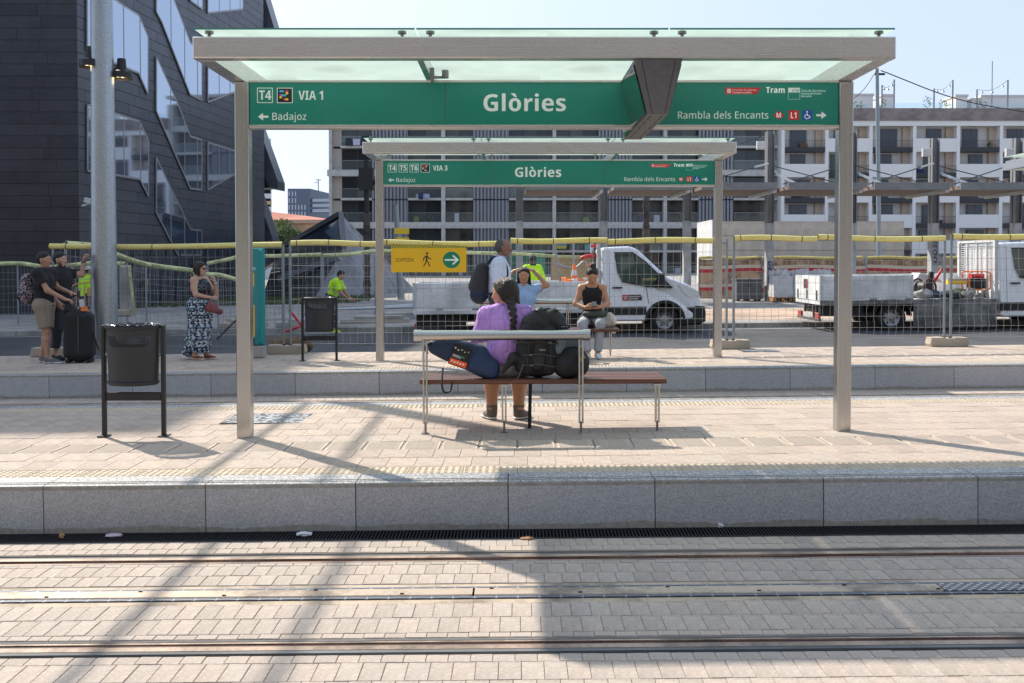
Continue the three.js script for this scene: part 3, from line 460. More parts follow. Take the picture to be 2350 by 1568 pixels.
{
  const G = 'mesh fence panels along the far platform', d = 16.97, X = (u) => (u - 1175) / F * d, yb = PH;
  const wave = (w, a, b, ph) => { const p = []; for (let i = 0; i <= 7; i++) { const t = i / 7; p.push([lerp(a, b, t), 1.86 + 0.014 * Math.sin(t * 5 + ph) + 0.02 * (t - 0.5) * Math.sin(ph * 3)]); } return p; };
  const P = (u0, u1, foams, label) => { const w = X(u1) - X(u0); return fencePanel(X(u0), X(u1), d, yb, foams.map(([a, b], i) => wave(w, (a - u0) / F * d, (b - u0) / F * d, i * 1.7 + u0)), label, G, { h: 1.83 }); };
  P(122, 650, [[115, 648]], 'wire mesh fence panel with yellow foam top behind the galvanised pole');
  P(666, 1160, [[668, 864], [868, 1152]], 'wire mesh fence panel carrying the yellow exit banner');
  P(1172, 1668, [[1172, 1393], [1394, 1640]], 'wire mesh fence panel in front of the white van cab');
  P(1684, 2168, [[1685, 1874], [1877, 2168]], 'wire mesh fence panel in front of the big white sacks');
  P(2183, 2480, [[2185, 2480]], 'wire mesh fence panel in front of the white truck cab with grille');
  foot(X(658), d, yb, 'concrete fence foot between the teal totem and a litter bin'); foot(X(1676), d, yb, 'concrete fence foot beside the right post of the VIA 3 shelter'); foot(X(2175), d, yb, 'concrete fence foot before the flatbed truck with the grey side flap'); foot(X(118), d, yb, 'concrete fence foot behind the two men in black shirts'); foot(X(1166), d, yb, 'concrete fence foot hidden behind the man with a backpack');
  const tx = canvas(640, 240, (c, w, h) => {
    c.fillStyle = '#eab81f'; c.fillRect(0, 0, w, h); c.fillStyle = '#0d7a4c'; for (let i = -1; i < 28; i++) { c.beginPath(); c.moveTo(i * 24, 26); c.lineTo(i * 24 + 12, 26); c.lineTo(i * 24 + 30, 0); c.lineTo(i * 24 + 18, 0); c.fill(); }
    c.fillStyle = '#1d1a12'; fit(c, 'SORTIDA', 36, 147, 156, '46px sans-serif'); c.strokeStyle = '#1d1a12'; c.fillStyle = '#1d1a12'; c.beginPath(); c.arc(306, 72, 10, 0, 7); c.fill(); c.lineWidth = 14; c.lineCap = 'round'; c.beginPath(); c.moveTo(302, 94); c.lineTo(300, 134); c.stroke(); c.lineWidth = 9; c.beginPath(); c.moveTo(300, 94); c.lineTo(278, 112); c.lineTo(274, 134); c.moveTo(304, 94); c.lineTo(320, 114); c.lineTo(336, 122); c.moveTo(302, 134); c.lineTo(316, 156); c.lineTo(326, 186); c.moveTo(298, 134); c.lineTo(292, 160); c.lineTo(276, 184); c.stroke();
    c.fillStyle = '#0e8060'; c.beginPath(); c.arc(514, 130, 74, 0, 7); c.fill(); c.strokeStyle = '#eef2ee'; c.lineWidth = 15; c.lineCap = 'round'; c.lineJoin = 'round'; c.beginPath(); c.moveTo(462, 130); c.lineTo(568, 130); c.moveTo(528, 94); c.lineTo(568, 130); c.lineTo(528, 166); c.stroke(); });
  const w = 172 / F * 16.92, h = 62 / F * 16.92, p = at(984, 594, 16.92), b = thing('banner', 'yellow exit banner with walking figure and green arrow tied to the mesh fence', 'banner', p), g = new THREE.PlaneGeometry(w, h, 24, 8), q = g.attributes.position;
  for (let i = 0; i < q.count; i++) q.setZ(i, 0.012 * Math.sin(q.getX(i) * 7 + q.getY(i) * 4) + 0.006 * Math.sin(q.getX(i) * 17)); g.computeVertexNormals(); const back = g.clone().translate(0, 0, -0.003); mesh('banner_print', g, std(lin(1, 1, 1), 0.6, 0, { map: tx }), b, true); mesh('banner_back', back, std(lin(0.7, 0.5, 0.1), 0.7, 0, { side: THREE.DoubleSide }), b, true);
}

// ---------------------------------------------------------------- dark angular building
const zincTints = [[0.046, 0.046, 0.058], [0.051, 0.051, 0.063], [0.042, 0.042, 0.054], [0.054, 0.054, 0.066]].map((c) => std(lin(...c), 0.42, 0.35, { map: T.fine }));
const zincSide = [[0.085, 0.094, 0.118], [0.095, 0.104, 0.128], [0.078, 0.087, 0.110], [0.090, 0.098, 0.120]].map((c) => std(lin(...c), 0.36, 0.45, { map: T.fine }));  // same zinc painted paler for the side wall, its brighter light in the colour
const mirrorGlass = std(lin(0.46, 0.53, 0.64), 0.03, 0.92), paneFrame = std(lin(0.30, 0.30, 0.31), 0.4, 0.7);
{
  const b = thing('museum_building', 'dark zinc clad angular building with slanting mirrored windows and overhangs', 'building', [0, 0, 0]), r = rng(301);
  const C = V(-14.33, 0, -33), dir = V(0.103, 0, -1).normalize(), out = V(1, 0, 0.103).normalize(), y0 = 0.1, H = 16, rowH = 0.394;
  // solid core a hand's breadth behind the cladding
  const far = C.clone().addScaledVector(dir, 17.6);
  const core = polyhedron([V(-40, -0.3, -33.12), V(C.x - 0.12, -0.3, -33.12), far.clone().setY(-0.3).addScaledVector(out, -0.12), V(-40, -0.3, far.z), V(-40, H, -33.12), V(C.x - 0.12, H, -33.12), far.clone().setY(H).addScaledVector(out, -0.12), V(-40, H, far.z)], [[0, 1, 5, 4], [1, 2, 6, 5], [2, 3, 7, 6], [3, 0, 4, 7], [4, 5, 6, 7]]);
  mesh('inner_wall', core, zincTints[2], b);
  // tall cantilevered upper block further along the front
  mesh('upper_block', span(-60, -20.4, 13, 23, -29, -52), zincTints[0], b);
  const restF = [], restS = [];
  for (let k = 0; k * rowH < H; k++) { // front
    let x = C.x; const y = y0 + k * rowH; let first = true;
    while (x > -24) { const L = first ? 0.7 + r() * 1.4 : 1.5 + r() * 0.8, g = chamfer(L - 0.006, rowH - 0.007, 0.05, 0.003, x - L / 2, y + rowH / 2, -33.03 + (r() - 0.5) * 0.003); if (x > -17.6 && y < 10.9) mesh('zinc_panel', g, zincTints[Math.floor(r() * 4)], b); else restF.push(g); x -= L; first = false; }
  }
  stuff(mesh('zinc_field', restF, zincTints[1], b));
  const m4 = new THREE.Matrix4().makeBasis(dir, V(0, 1, 0), out).setPosition(C); let made = 0; const cells = [];
  for (let k = 0; k * rowH < H; k++) { let s = 0, first = true; while (s < 17.6) { const L = Math.min(first ? 0.5 + (k % 3) * 0.45 : 1.35 + r() * 0.25, 17.6 - s); cells.push([s, k, L]); s += L; first = false; } }
  cells.sort((a, c) => a[0] - c[0] || a[1] - c[1]);
  for (const [s, k, L] of cells) { const y = y0 + k * rowH, g = chamfer(L - 0.012, rowH - 0.012, 0.05, 0.004, s + L / 2, y + rowH / 2, -0.03 + (r() - 0.5) * 0.005).applyMatrix4(m4); if (made < 290 && y < 13.5) { mesh('zinc_panel', g, zincSide[Math.floor(r() * 4)], b); made++; } else restS.push(g); }
  stuff(mesh('zinc_field', restS, zincSide[0], b));
  // slanting windows measured on the side wall
  const onWall = (zx, zy, lift = 0) => { const u = zx / 3.549, v = zy / 3.549, q = at(u, v, 1).sub(camera.position), p0 = C.clone().addScaledVector(out, lift), t = p0.clone().sub(camera.position).dot(out) / q.dot(out); return camera.position.clone().addScaledVector(q, t); };
  const wins = [
    [[700, -100], [935, 0], [965, 25], [1120, 125], [1195, 300], [1195, 765], [1120, 595], [935, 520], [765, 440], [700, 410]],
    [[1265, -60], [1400, -20], [1540, 345], [1635, 440], [1635, 815], [1540, 770], [1310, 180], [1265, 95]], [[1500, -60], [1640, -60], [1640, 75], [1545, 5]], [[1685, -80], [1970, -80], [1970, 75], [1685, 105]], [[1685, 540], [1945, 680], [1945, 735], [1685, 830]],
    [[1265, 465], [1440, 850], [1540, 1110], [1635, 1140], [1635, 1545], [1540, 1535], [1265, 905]], [[703, 855], [955, 935], [1125, 990], [1200, 1145], [1200, 1600], [1130, 1460], [960, 1430], [703, 1390]], [[1685, 1160], [1940, 1240], [1940, 1400], [1685, 1545]],
    [[1265, 1285], [1350, 1468], [1545, 1868], [1635, 1878], [1635, 2078], [1440, 2078], [1265, 1733]]];
  const inv = m4.clone().invert();
  for (const w of wins) {
    const flat2 = w.map(([x, y]) => { const p = onWall(x, y).applyMatrix4(inv); return [p.x, p.y]; });
    const win = new THREE.Group(); win.name = 'window'; b.add(win);
    mesh('pane', extr(flat2, 0.05, 0, 0).applyMatrix4(m4), mirrorGlass, win);
    const edge = []; for (let i = 0; i < flat2.length; i++) { const a = flat2[i], c = flat2[(i + 1) % flat2.length]; edge.push(bar(V(a[0], a[1], 0.03), V(c[0], c[1], 0.03), 0.045, 0.075)); }
    mesh('window_frame', edge.map((g) => g.applyMatrix4(m4)), paneFrame, win);
    const xs = flat2.map((p) => p[0]), x0 = Math.min(...xs), x1 = Math.max(...xs);
    for (let k = 1; k * 1.25 < x1 - x0; k++) { const X = x0 + k * 1.25, ys = []; for (let i = 0; i < flat2.length; i++) { const a = flat2[i], c = flat2[(i + 1) % flat2.length]; if ((a[0] - X) * (c[0] - X) < 0) ys.push(lerp(a[1], c[1], (X - a[0]) / (c[0] - a[0]))); } if (ys.length >= 2) mesh('mullion', span(X - 0.025, X + 0.025, Math.min(...ys), Math.max(...ys), 0.045, 0.058).applyMatrix4(m4), paneFrame, win); }
  }
  // pointed overhangs at the far end, with the shade beneath painted as dark zinc sheets
  const lobe = (pts, shade_soffit, d) => { const P = (l, dd) => l.map(([x, y]) => { const p = at(x / 3.549, y / 3.549, dd); return [p.x, p.y]; }); mesh('overhang', extr(P(pts, d), 1.6, 0, -d - 1.6), zincSide[0], b); if (shade_soffit) mesh('shade_soffit', extr(P(shade_soffit, d + 1.2), 1.2, 0, -d - 2.6), zincTints[2], b); };
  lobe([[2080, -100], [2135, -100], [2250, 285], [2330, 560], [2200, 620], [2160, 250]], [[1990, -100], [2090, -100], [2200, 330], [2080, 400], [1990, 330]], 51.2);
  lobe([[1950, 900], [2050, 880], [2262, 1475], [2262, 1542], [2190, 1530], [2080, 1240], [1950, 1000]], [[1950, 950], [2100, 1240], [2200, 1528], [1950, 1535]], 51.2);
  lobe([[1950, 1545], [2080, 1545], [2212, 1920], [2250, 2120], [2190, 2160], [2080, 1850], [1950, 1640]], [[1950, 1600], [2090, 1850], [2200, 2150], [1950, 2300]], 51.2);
  // lower ribbed plinth with diagonal bars along the side
  for (let i = 0; i < 13; i++) { const a = V(0.5 + i * 1.3, 0.2, 0.06), c = V(1.1 + i * 1.3, 2.4, 0.06); mesh('lattice_bar', bar(a, c, 0.05, 0.04).applyMatrix4(m4), zincTints[2], b); }
  const cam = thing('security_camera', 'white wall camera on the side of the dark zinc building', 'camera', at(204, 462, 32.6)); mesh('housing', box(0.36, 0.16, 0.18, 0.05, 0, 0, 0, 0, -0.3), MAT.white, cam); mesh('bracket', box(0.3, 0.06, 0.08, -0.12, -0.1, -0.1, 0, 0, 0.3), MAT.white, cam);
}
// ---------------------------------------------------------------- apartment block with ribbed panels
const X115 = (u) => (u - 1175) / F * 115, Y115 = (v) => at(1175, v, 115).y;
const clutterMats = ['#2f6d5a', '#2e2f66', '#b9b9c8', '#3a3a3a', '#7a5a3a', '#5aa7a5', '#6f7a2f'].map((c) => std(c, 0.8)), leafMat = std(lin(0.05, 0.09, 0.035), 0.9);
function blob(seed, w, h, d, n = 60, leaf = 0.14) { // loose clump of leaf-sized faces, base at origin
  const r = rng(seed), p = []; for (let i = 0; i < n; i++) { const a = r() * 6.283, b = Math.acos(2 * r() - 1), k = Math.pow(r(), 0.4), c = V(Math.sin(b) * Math.cos(a) * w / 2 * k, h / 2 + Math.cos(b) * h / 2 * k, Math.sin(b) * Math.sin(a) * d / 2 * k), u = V(r() - 0.5, r() - 0.5, r() - 0.5).normalize().multiplyScalar(leaf), v = V(r() - 0.5, r() - 0.5, r() - 0.5).normalize().multiplyScalar(leaf * 0.55); for (const q of [c.clone().sub(u), c.clone().add(v), c.clone().add(u), c.clone().sub(u), c.clone().add(u), c.clone().sub(v)]) p.push(q.x, q.y, q.z); }
  const g = new THREE.BufferGeometry(); g.setAttribute('position', new THREE.Float32BufferAttribute(p, 3)); g.computeVertexNormals(); return g;
}
const leafGreen = phys(lin(0.075, 0.12, 0.035), 0.9, 0, { transmission: 0.35, thickness: 0, side: THREE.DoubleSide });
{
  const b = thing('apartment_block', 'grey apartment block with ribbed metal panels and glazed balconies behind the van', 'building', [0, 0, 0]), r = rng(311), z = -115;
  const conc = std(lin(0.62, 0.595, 0.57), 0.8, 0, { map: T.fine }), concDark = std(lin(0.26, 0.25, 0.245), 0.8), rib = std(lin(0.27, 0.275, 0.30), 0.5, 0.35), tile = std(lin(0.50, 0.45, 0.40), 0.8), glass = [std(lin(0.03, 0.037, 0.042), 0.04), std(lin(0.05, 0.06, 0.066), 0.05), std(lin(0.09, 0.095, 0.09), 0.12)], frame = std(lin(0.05, 0.05, 0.055), 0.5), railGlass = phys(lin(0.86, 0.93, 0.92), 0.04, 0, { transmission: 0.95, thickness: 0 });
  const floors = [197, 217, 277, 337, 397, 457, 517, 577, 640], bays = [[756, 763, 'p'], [763, 782, 't'], [782, 854, 'b'], [854, 936, 'c'], [936, 1013, 'b'], [1013, 1022, 'p'], [1022, 1086, 'b'], [1086, 1168, 'c'], [1168, 1268, 'b'], [1268, 1276, 'p'], [1276, 1373, 'b'], [1373, 1451, 'c'], [1451, 1522, 'b'], [1522, 1530, 'p'], [1530, 1603, 'b'], [1603, 1683, 'c'], [1683, 1783, 'b'], [1783, 1798, 'p']];
  mesh('core', span(X115(756.5), X115(1797), -0.5, Y115(199), z - 2.2, z - 14), conc, b);
  mesh('roof', span(X115(752), X115(1799), Y115(203), Y115(196), z + 0.3, z - 14.2), conc, b);
  for (let f = 1; f < floors.length; f++) { const thick = f % 2 === 0, y = Y115(floors[f]), t = thick ? 0.36 : 0.13; if (thick) mesh('floor_band', span(X115(752), X115(1799), y - t, y + t, z + 0.12, z - 2.1), conc, b); else for (const [u0, u1, k] of bays) if (k === 'b') mesh('balcony_slab', span(X115(u0) + 0.01, X115(u1) - 0.01, y - t, y + t, z + 0.05, z - 2.1), conc, b); }
  for (const [u0, u1, k] of bays) {
    const x0 = X115(u0), x1 = X115(u1);
    for (let f = 2; f < floors.length; f++) {
      const top = Y115(floors[f - 1]) - (f % 2 ? 0.36 : 0.13), bot = Y115(floors[f]) + (f % 2 ? 0.13 : 0.36); if (k !== 'b' && top < 1) continue;
      if (k === 'p') mesh('pier', span(x0, x1, bot - (f % 2 ? 0.13 : 0), top + (f % 2 ? 0 : 0.13), z + 0.09, z - 2.1), conc, b);
      if (k === 't') mesh('tiled_wall', span(x0, x1, bot, top, z - 0.9, z - 2.15), tile, b);
      if (k === 'c') { const pts = [], n = 10, w = x1 - x0; for (let i = 0; i < n; i++) { const a = i / n * w, q = w / n; pts.push([a, 0], [a + q * 0.06, -0.3 - (i % 3) * 0.07], [a + q * 0.56, -0.3 - (i % 3) * 0.07], [a + q * 0.62, 0]); } pts.push([w, 0], [w, 0.5], [0, 0.5]); pts.reverse(); const yb = bot - (f % 2 ? 0.26 : 0), g = extr(pts, top - yb + (f % 2 ? 0 : 0.13)); g.rotateX(-Math.PI / 2); g.translate(x0, yb, z - 0.35); mesh('ribbed_panel', g, rib, b); }
      if (k === 'b') {
        const n = x1 - x0 > 4.2 ? 3 : 2, zz = z - 1.25;
        const win = new THREE.Group(); win.name = 'window'; b.add(win);
        for (let i = 0; i < n; i++) mesh('pane', span(lerp(x0, x1, i / n) + 0.05, lerp(x0, x1, (i + 1) / n) - 0.05, bot + 0.06, top - 0.05, zz, zz - 0.05), glass[Math.floor(r() * 3)], win);
        mesh('window_frame', [...Array(n + 1)].map((_, i) => span(lerp(x0, x1, i / n) - 0.045, lerp(x0, x1, i / n) + 0.045, bot, top, zz + 0.02, zz - 0.1)), frame, win);
        mesh('glass_railing', new THREE.PlaneGeometry(x1 - x0 - 0.05, 1.02).translate((x0 + x1) / 2, bot + 0.53, z - 0.02), railGlass, b); mesh('hand_rail', span(x0 + 0.02, x1 - 0.02, bot + 1.04, bot + 1.1, z + 0.0, z - 0.06), MAT.steelDark, b);
        if (top < 15) { const nn = Math.floor(r() * 4); for (let i = 0; i < nn; i++) { const w = 0.25 + r() * 0.5, h = 0.3 + r() * 0.75, x = lerp(x0 + 0.5, x1 - 0.5, r()); if (r() < 0.35) mesh('balcony_plant', blob(400 + i + f * 7 + u0, 0.8, 0.9, 0.6, 40, 0.13).translate(x, bot + 0.1, z - 0.6), leafGreen, b, true); else mesh('balcony_item', chamfer(w, h, 0.4, 0.04, x, bot + h / 2, z - 0.6), clutterMats[Math.floor(r() * 7)], b); } }
      }
    }
  }
  const hang = (u, v, w, h, c) => { const p = at(u, v, 114.6); const g = new THREE.PlaneGeometry(w, h, 8, 4), q = g.attributes.position; for (let i = 0; i < q.count; i++) q.setZ(i, 0.05 * Math.sin(q.getX(i) * 6)); g.computeVertexNormals(); mesh('laundry', g.translate(p.x, p.y, p.z), std(c, 0.8, 0, { side: THREE.DoubleSide }), b); };
  hang(800, 326, 0.7, 0.9, '#2a2c3c'); hang(818, 326, 0.8, 0.7, '#b9b6cd'); hang(838, 322, 0.9, 1.0, '#23252a'); hang(847, 322, 0.25, 0.9, '#b8cc2a'); hang(966, 451, 0.5, 0.7, '#2b2a5a'); hang(978, 450, 0.8, 0.5, '#9ba0bd'); hang(1288, 559, 1.2, 0.45, '#3f7fb8'); hang(1288, 567, 1.2, 0.4, '#b9ab45');
}
// ---------------------------------------------------------------- white framed apartment block
{
  const b = thing('apartment_block', 'white framed apartment block with black balconies and roof terrace behind the pergola', 'building', [0, 0, 0]), r = rng(321), z = -114.2, Y = (v) => at(1175, v, 114.2).y, X = (u) => (u - 1175) / F * 114.2;
  const white = std(lin(0.80, 0.775, 0.755), 0.75), taupe = std(lin(0.30, 0.245, 0.23), 0.85, 0, { map: T.coarse }), back = [std(lin(0.62, 0.60, 0.585), 0.85), std(lin(0.5, 0.40, 0.32), 0.85)], dark = std(lin(0.03, 0.031, 0.037), 0.5), glass = std(lin(0.05, 0.062, 0.08), 0.05);
  const cols = [1795, 1895.5, 1996, 2096, 2196, 2294.5, 2395, 2495], fl = [288, 346.5, 405, 463, 521, 580, 640];
  mesh('core', span(X(1800), X(2560), -0.5, Y(252), z - 1.25, z - 14), back[0], b); mesh('parapet', span(X(1798.5), X(2562), Y(277), Y(249), z + 0.25, z - 13.9), taupe, b);
  mesh('cornice', span(X(1798.5), X(2561), Y(289), Y(277.2), z + 0.1, z - 1.95), white, b);
  for (const u of cols) mesh('column', span(X(u) - 0.19, X(u) + 0.19, -0.3, Y(289.2), z + 0.06, z - 1.95), white, b);
  for (let c = 0; c + 1 < cols.length; c++) for (let f = 0; f + 1 < fl.length; f++) {
    const x0 = X(cols[c]) + 0.195, x1 = X(cols[c + 1]) - 0.195, top = Y(fl[f]) - (f ? 0.1 : 0.06), bot = Y(fl[f + 1]) + 0.1, black = (c + f) % 2 === 0;
    if (f + 2 < fl.length) mesh('floor_slab', span(x0, x1, bot - 0.2, bot, z - 0.02, z - 1.97), black ? dark : white, b);
    if (black) { mesh('dark_apron', span(x0, x1, bot - 0.2, bot + 0.32, z + 0.05, z - 0.015), dark, b); mesh('bar_railing', [...Array(24)].map((_, i) => { const x = lerp(x0 + 0.05, x1 - 0.05, i / 23); return span(x - 0.008, x + 0.008, bot + 0.3, bot + 1.12, z + 0.03, z + 0.01); }).concat([span(x0, x1, bot + 1.1, bot + 1.14, z + 0.035, z - 0.005)]), dark, b); }
    else mesh('white_parapet', span(x0, x1, bot - 0.2, bot + 1.32, z + 0.04, z - 0.2), white, b);
    const zz = z - 1.02, k0 = r() * 0.3;
    mesh('side_wall', span(lerp(x0, x1, 0.82), x1, bot, top, z - 0.85, z - 1.245), back[1], b);
    const win = new THREE.Group(); win.name = 'window'; b.add(win); const n = 2, a = x0 + 0.3 + k0 * (x1 - x0), e = a + 1.3 + r() * 0.8, yb = black ? bot + 0.02 : bot + 0.9;
    for (let i = 0; i < n; i++) mesh('pane', span(lerp(a, e, i / n) + 0.04, lerp(a, e, (i + 1) / n) - 0.04, yb + 0.05, top - 0.25, zz, zz - 0.1), glass, win);
    mesh('window_frame', span(a - 0.06, e + 0.06, yb, top - 0.2, zz - 0.03, zz - 0.22), std(lin(0.12, 0.12, 0.13), 0.5), win);
    if (r() < 0.5) mesh('balcony_item', chamfer(0.4 + r() * 0.5, 0.5 + r() * 0.4, 0.4, 0.05, lerp(x0 + 0.6, x1 - 0.6, r()), bot + 0.45, z - 0.7), clutterMats[Math.floor(r() * 7)], b); else if (r() < 0.6) mesh('balcony_plant', blob(900 + c * 9 + f, 0.8, 1.0, 0.6, 40, 0.13).translate(lerp(x0 + 0.6, x1 - 0.6, r()), bot + 0.1, z - 0.7), leafGreen, b, true);
  }
  const rooms = [[1957, 2022, 205], [2044, 2070, 206], [2216, 2243, 207], [2254, 2275, 215], [2276, 2420, 208]];
  for (const [u0, u1, v] of rooms) { const m = mesh('roof_room', span(X(u0), X(u1), Y(250), Y(v + 5), z - 3, z - 6.5), white, b); mesh('roof_cap', span(X(u0) - 0.1, X(u1) + 0.1, Y(v + 5), Y(v), z - 2.9, z - 6.6), back[0], m); }
  mesh('terrace_railing', new THREE.PlaneGeometry(X(2560) - X(1800), Y(236) - Y(249.5)).translate((X(1800) + X(2560)) / 2, (Y(236) + Y(249.5)) / 2, z - 0.1), phys(lin(0.82, 0.92, 0.94), 0.05, 0, { transmission: 0.9, thickness: 0 }), b);
  const poles = [[2028, 192], [2056, 179], [2148, 200], [2191, 180], [2247, 202], [2318, 180]]; poles.forEach(([u, v], i) => { mesh('festoon_pole', rod(V(X(u), Y(250), z - 1), V(X(u), Y(v), z - 1), 0.09), MAT.steelDark, b); if (i % 2) { const a = V(X(poles[i - 1][0]), Y(poles[i - 1][1]), z - 1), c = V(X(u), Y(v), z - 1), pts = [...Array(7)].map((_, k) => a.clone().lerp(c, k / 6).add(V(0, -0.55 * Math.sin(k / 6 * Math.PI), 0))); mesh('festoon_cable', pipe(pts, 0.02, 4, 12), MAT.darkMetal, b); for (const k of [1, 3, 5]) mesh('festoon_lamp', new THREE.ConeGeometry(0.16, 0.3, 8).translate(pts[k].x, pts[k].y - 0.2, pts[k].z), MAT.steelDark, b); } });
  mesh('antenna', rod(V(X(2296), Y(240), z - 2.5), V(X(2296), Y(130), z - 2.5), 0.05), MAT.steelDark, b);
  for (const [u, k] of [[2130, 1.6], [2170, 1.2], [2022, 1.3], [1970, 1.0], [2250, 1.2]]) mesh('terrace_plant', blob(950 + u, 1.6, k, 1, 60, 0.14).translate(X(u), Y(250), z - 0.6), leafGreen, b, true);
}
// ---------------------------------------------------------------- further buildings and trees in the gap
{
  const d = 240, b = thing('office_building', 'distant haze tinted blue grey office building with slot windows above the red tiled roof', 'building', [0, 0, 0]), P = (u, v, dd = d) => at(u, v, dd), wall = std(lin(0.105, 0.13, 0.19), 0.6), slot = std(lin(0.42, 0.47, 0.56), 0.2), band = std(lin(0.05, 0.085, 0.16), 0.1, 0.3);  // distance haze is mixed into the blue grey of the office colours
  const q = [P(660, 433), P(712, 428), P(776, 425, d + 25)], low = -1, bk = 30; const v = [...q.map((p) => V(p.x, low, p.z)), V(q[2].x, low, q[2].z - bk), V(q[0].x, low, q[0].z - bk), ...q.map((p) => V(p.x, q[0].y, p.z)), V(q[2].x, q[0].y, q[2].z - bk), V(q[0].x, q[0].y, q[0].z - bk)];
  mesh('wall', polyhedron(v, [[0, 1, 6, 5], [1, 2, 7, 6], [2, 3, 8, 7], [4, 0, 5, 9], [3, 4, 9, 8], [5, 6, 7, 8, 9]]), wall, b);
  for (let j = 0; j < 4; j++) for (let i = 0; i < (j < 2 ? 3 : 6); i++) { const p = P(664 + i * 7.2, 445 + j * 15.5); mesh('window', box(0.28, 1.15, 0.2, p.x, p.y, p.z + 0.05), slot, b); }
  for (let j = 0; j < 3; j++) { const a = P(716, 460 + j * 12), c = P(773, 459 + j * 12, d + 25); mesh('window_band', bar(a.add(V(0, 0, 0.15)), c.add(V(0, 0, 0.15)), 0.3, 0.75), band, b); }
  const a = P(725, 426); mesh('roof_mast', [rod(V(a.x, a.y - 1, a.z - 3), V(a.x, a.y + 1.6, a.z - 3), 0.12), box(1.3, 0.2, 0.2, a.x, a.y + 1.6, a.z - 3), box(1.0, 0.15, 0.15, a.x - 0.5, a.y + 0.9, a.z - 3)], MAT.steelDark, b);
  const t = thing('low_house', 'low tan house with a red tiled roof behind the small trees', 'building', [0, 0, 0]), tl = P(600, 506, 170), tr = P(775, 506, 170), apex = P(640, 486, 176), rr = P(700, 498, 176);
  mesh('wall', span(tl.x, tr.x, -1, tl.y, -170, -182), std(lin(0.48, 0.32, 0.21), 0.85, 0, { map: T.coarse }), t); mesh('roof', polyhedron([V(tl.x, tl.y, -169.6), V(tr.x, tl.y, -169.6), V(rr.x, apex.y - 0.7, -176), V(tl.x, apex.y, -176), V(tr.x, tl.y, -183), V(tl.x, tl.y, -183)], [[0, 1, 2, 3], [3, 2, 4, 5], [1, 4, 2]]), std(lin(0.42, 0.14, 0.09), 0.85, 0, { side: THREE.DoubleSide }), t); mesh('eaves_band', span(tl.x, tr.x, tl.y - 0.5, tl.y + 0.1, -169.4, -169.95), std(lin(0.4, 0.27, 0.2), 0.8), t);
  mesh('window', span(P(742, 530, 169.9).x, P(750, 530, 169.9).x, P(742, 536, 169.9).y, P(742, 524, 169.9).y, -169.95, -170.2), MAT.glassDark, t);
  const w = thing('white_block', 'narrow white apartment block with yellow awnings showing past the dark overhangs', 'building', [0, 0, 0]), dw = 105, x0 = P(560, 300, dw).x, x1 = P(622, 300, dw).x; mesh('wall', (() => { const t = P(600, 318, dw).y, k = (dw + 12) / dw * 1.01; return polyhedron([V(x0, -0.5, -dw), V(x1, -0.5, -dw), V(x1 * k, -0.5, -dw - 12), V(x0 * k, -0.5, -dw - 12), V(x0, t, -dw), V(x1, t, -dw), V(x1 * k, t, -dw - 12), V(x0 * k, t, -dw - 12)], [[0, 1, 5, 4], [1, 2, 6, 5], [2, 3, 7, 6], [3, 0, 4, 7], [4, 5, 6, 7]]); })(), std(lin(0.72, 0.72, 0.73), 0.8), w); mesh('roof_room', span(x0, P(606, 300, dw).x, P(600, 318, dw).y, P(600, 303, dw).y, -dw - 0.3, -dw - 1.2), MAT.white, w);
  for (let j = 0; j < 7; j++) { const yy = P(600, 345 + j * 30, dw).y; mesh('window_strip', span(x0, x1 - 0.08, yy - 0.42, yy + 0.42, -dw + 0.05, -dw - 0.4), MAT.glassDark, w); } for (const v of [466, 490]) mesh('awning', span(P(596, v, dw).x, x1 - 0.05, P(600, v + 4, dw).y, P(600, v - 4, dw).y, -dw + 0.3, -dw + 0.08), std(lin(0.6, 0.42, 0.15), 0.7), w);
  const tree = (u, v, dd, wd, h, seed, label) => { const p = at(u, v, dd), g = thing('small_tree', label, 'tree', [p.x, gy(p.x) + 0.25, -dd]), ty = p.y - gy(p.x) - 0.25; mesh('trunk', rod(V(0, -0.1, 0), V(0.1, ty - h * 0.4, 0), 0.11, 0.06), std(lin(0.12, 0.09, 0.07), 0.9), g); const parts = [], r = rng(seed); for (let i = 0; i < 12; i++) parts.push(blob(seed + i, wd * 0.5, h * 0.42, wd * 0.5, 150, 0.085).translate((r() - 0.5) * wd * 0.62, ty - h * 0.95 + r() * h * 0.6, (r() - 0.5) * wd * 0.6)); const lb = []; for (let i = 0; i < 5; i++) lb.push(rod(V(0.05, ty - h * 0.9, 0), V((r() - 0.5) * wd * 0.6, ty - h * 0.35, (r() - 0.5) * wd * 0.5), 0.04, 0.015, 5)); mesh('limbs', lb, std(lin(0.12, 0.09, 0.07), 0.9), g); mesh('crown', parts, leafGreen, g, true); };
  tree(637, 500, 62, 2.0, 2.2, 501, 'bushy green tree beside the dark overhangs'); tree(668, 522, 64, 1.7, 1.4, 502, 'low green tree before the tan house'); tree(628, 515, 60, 1.5, 1.8, 503, 'small green tree tucked under the white block');
}
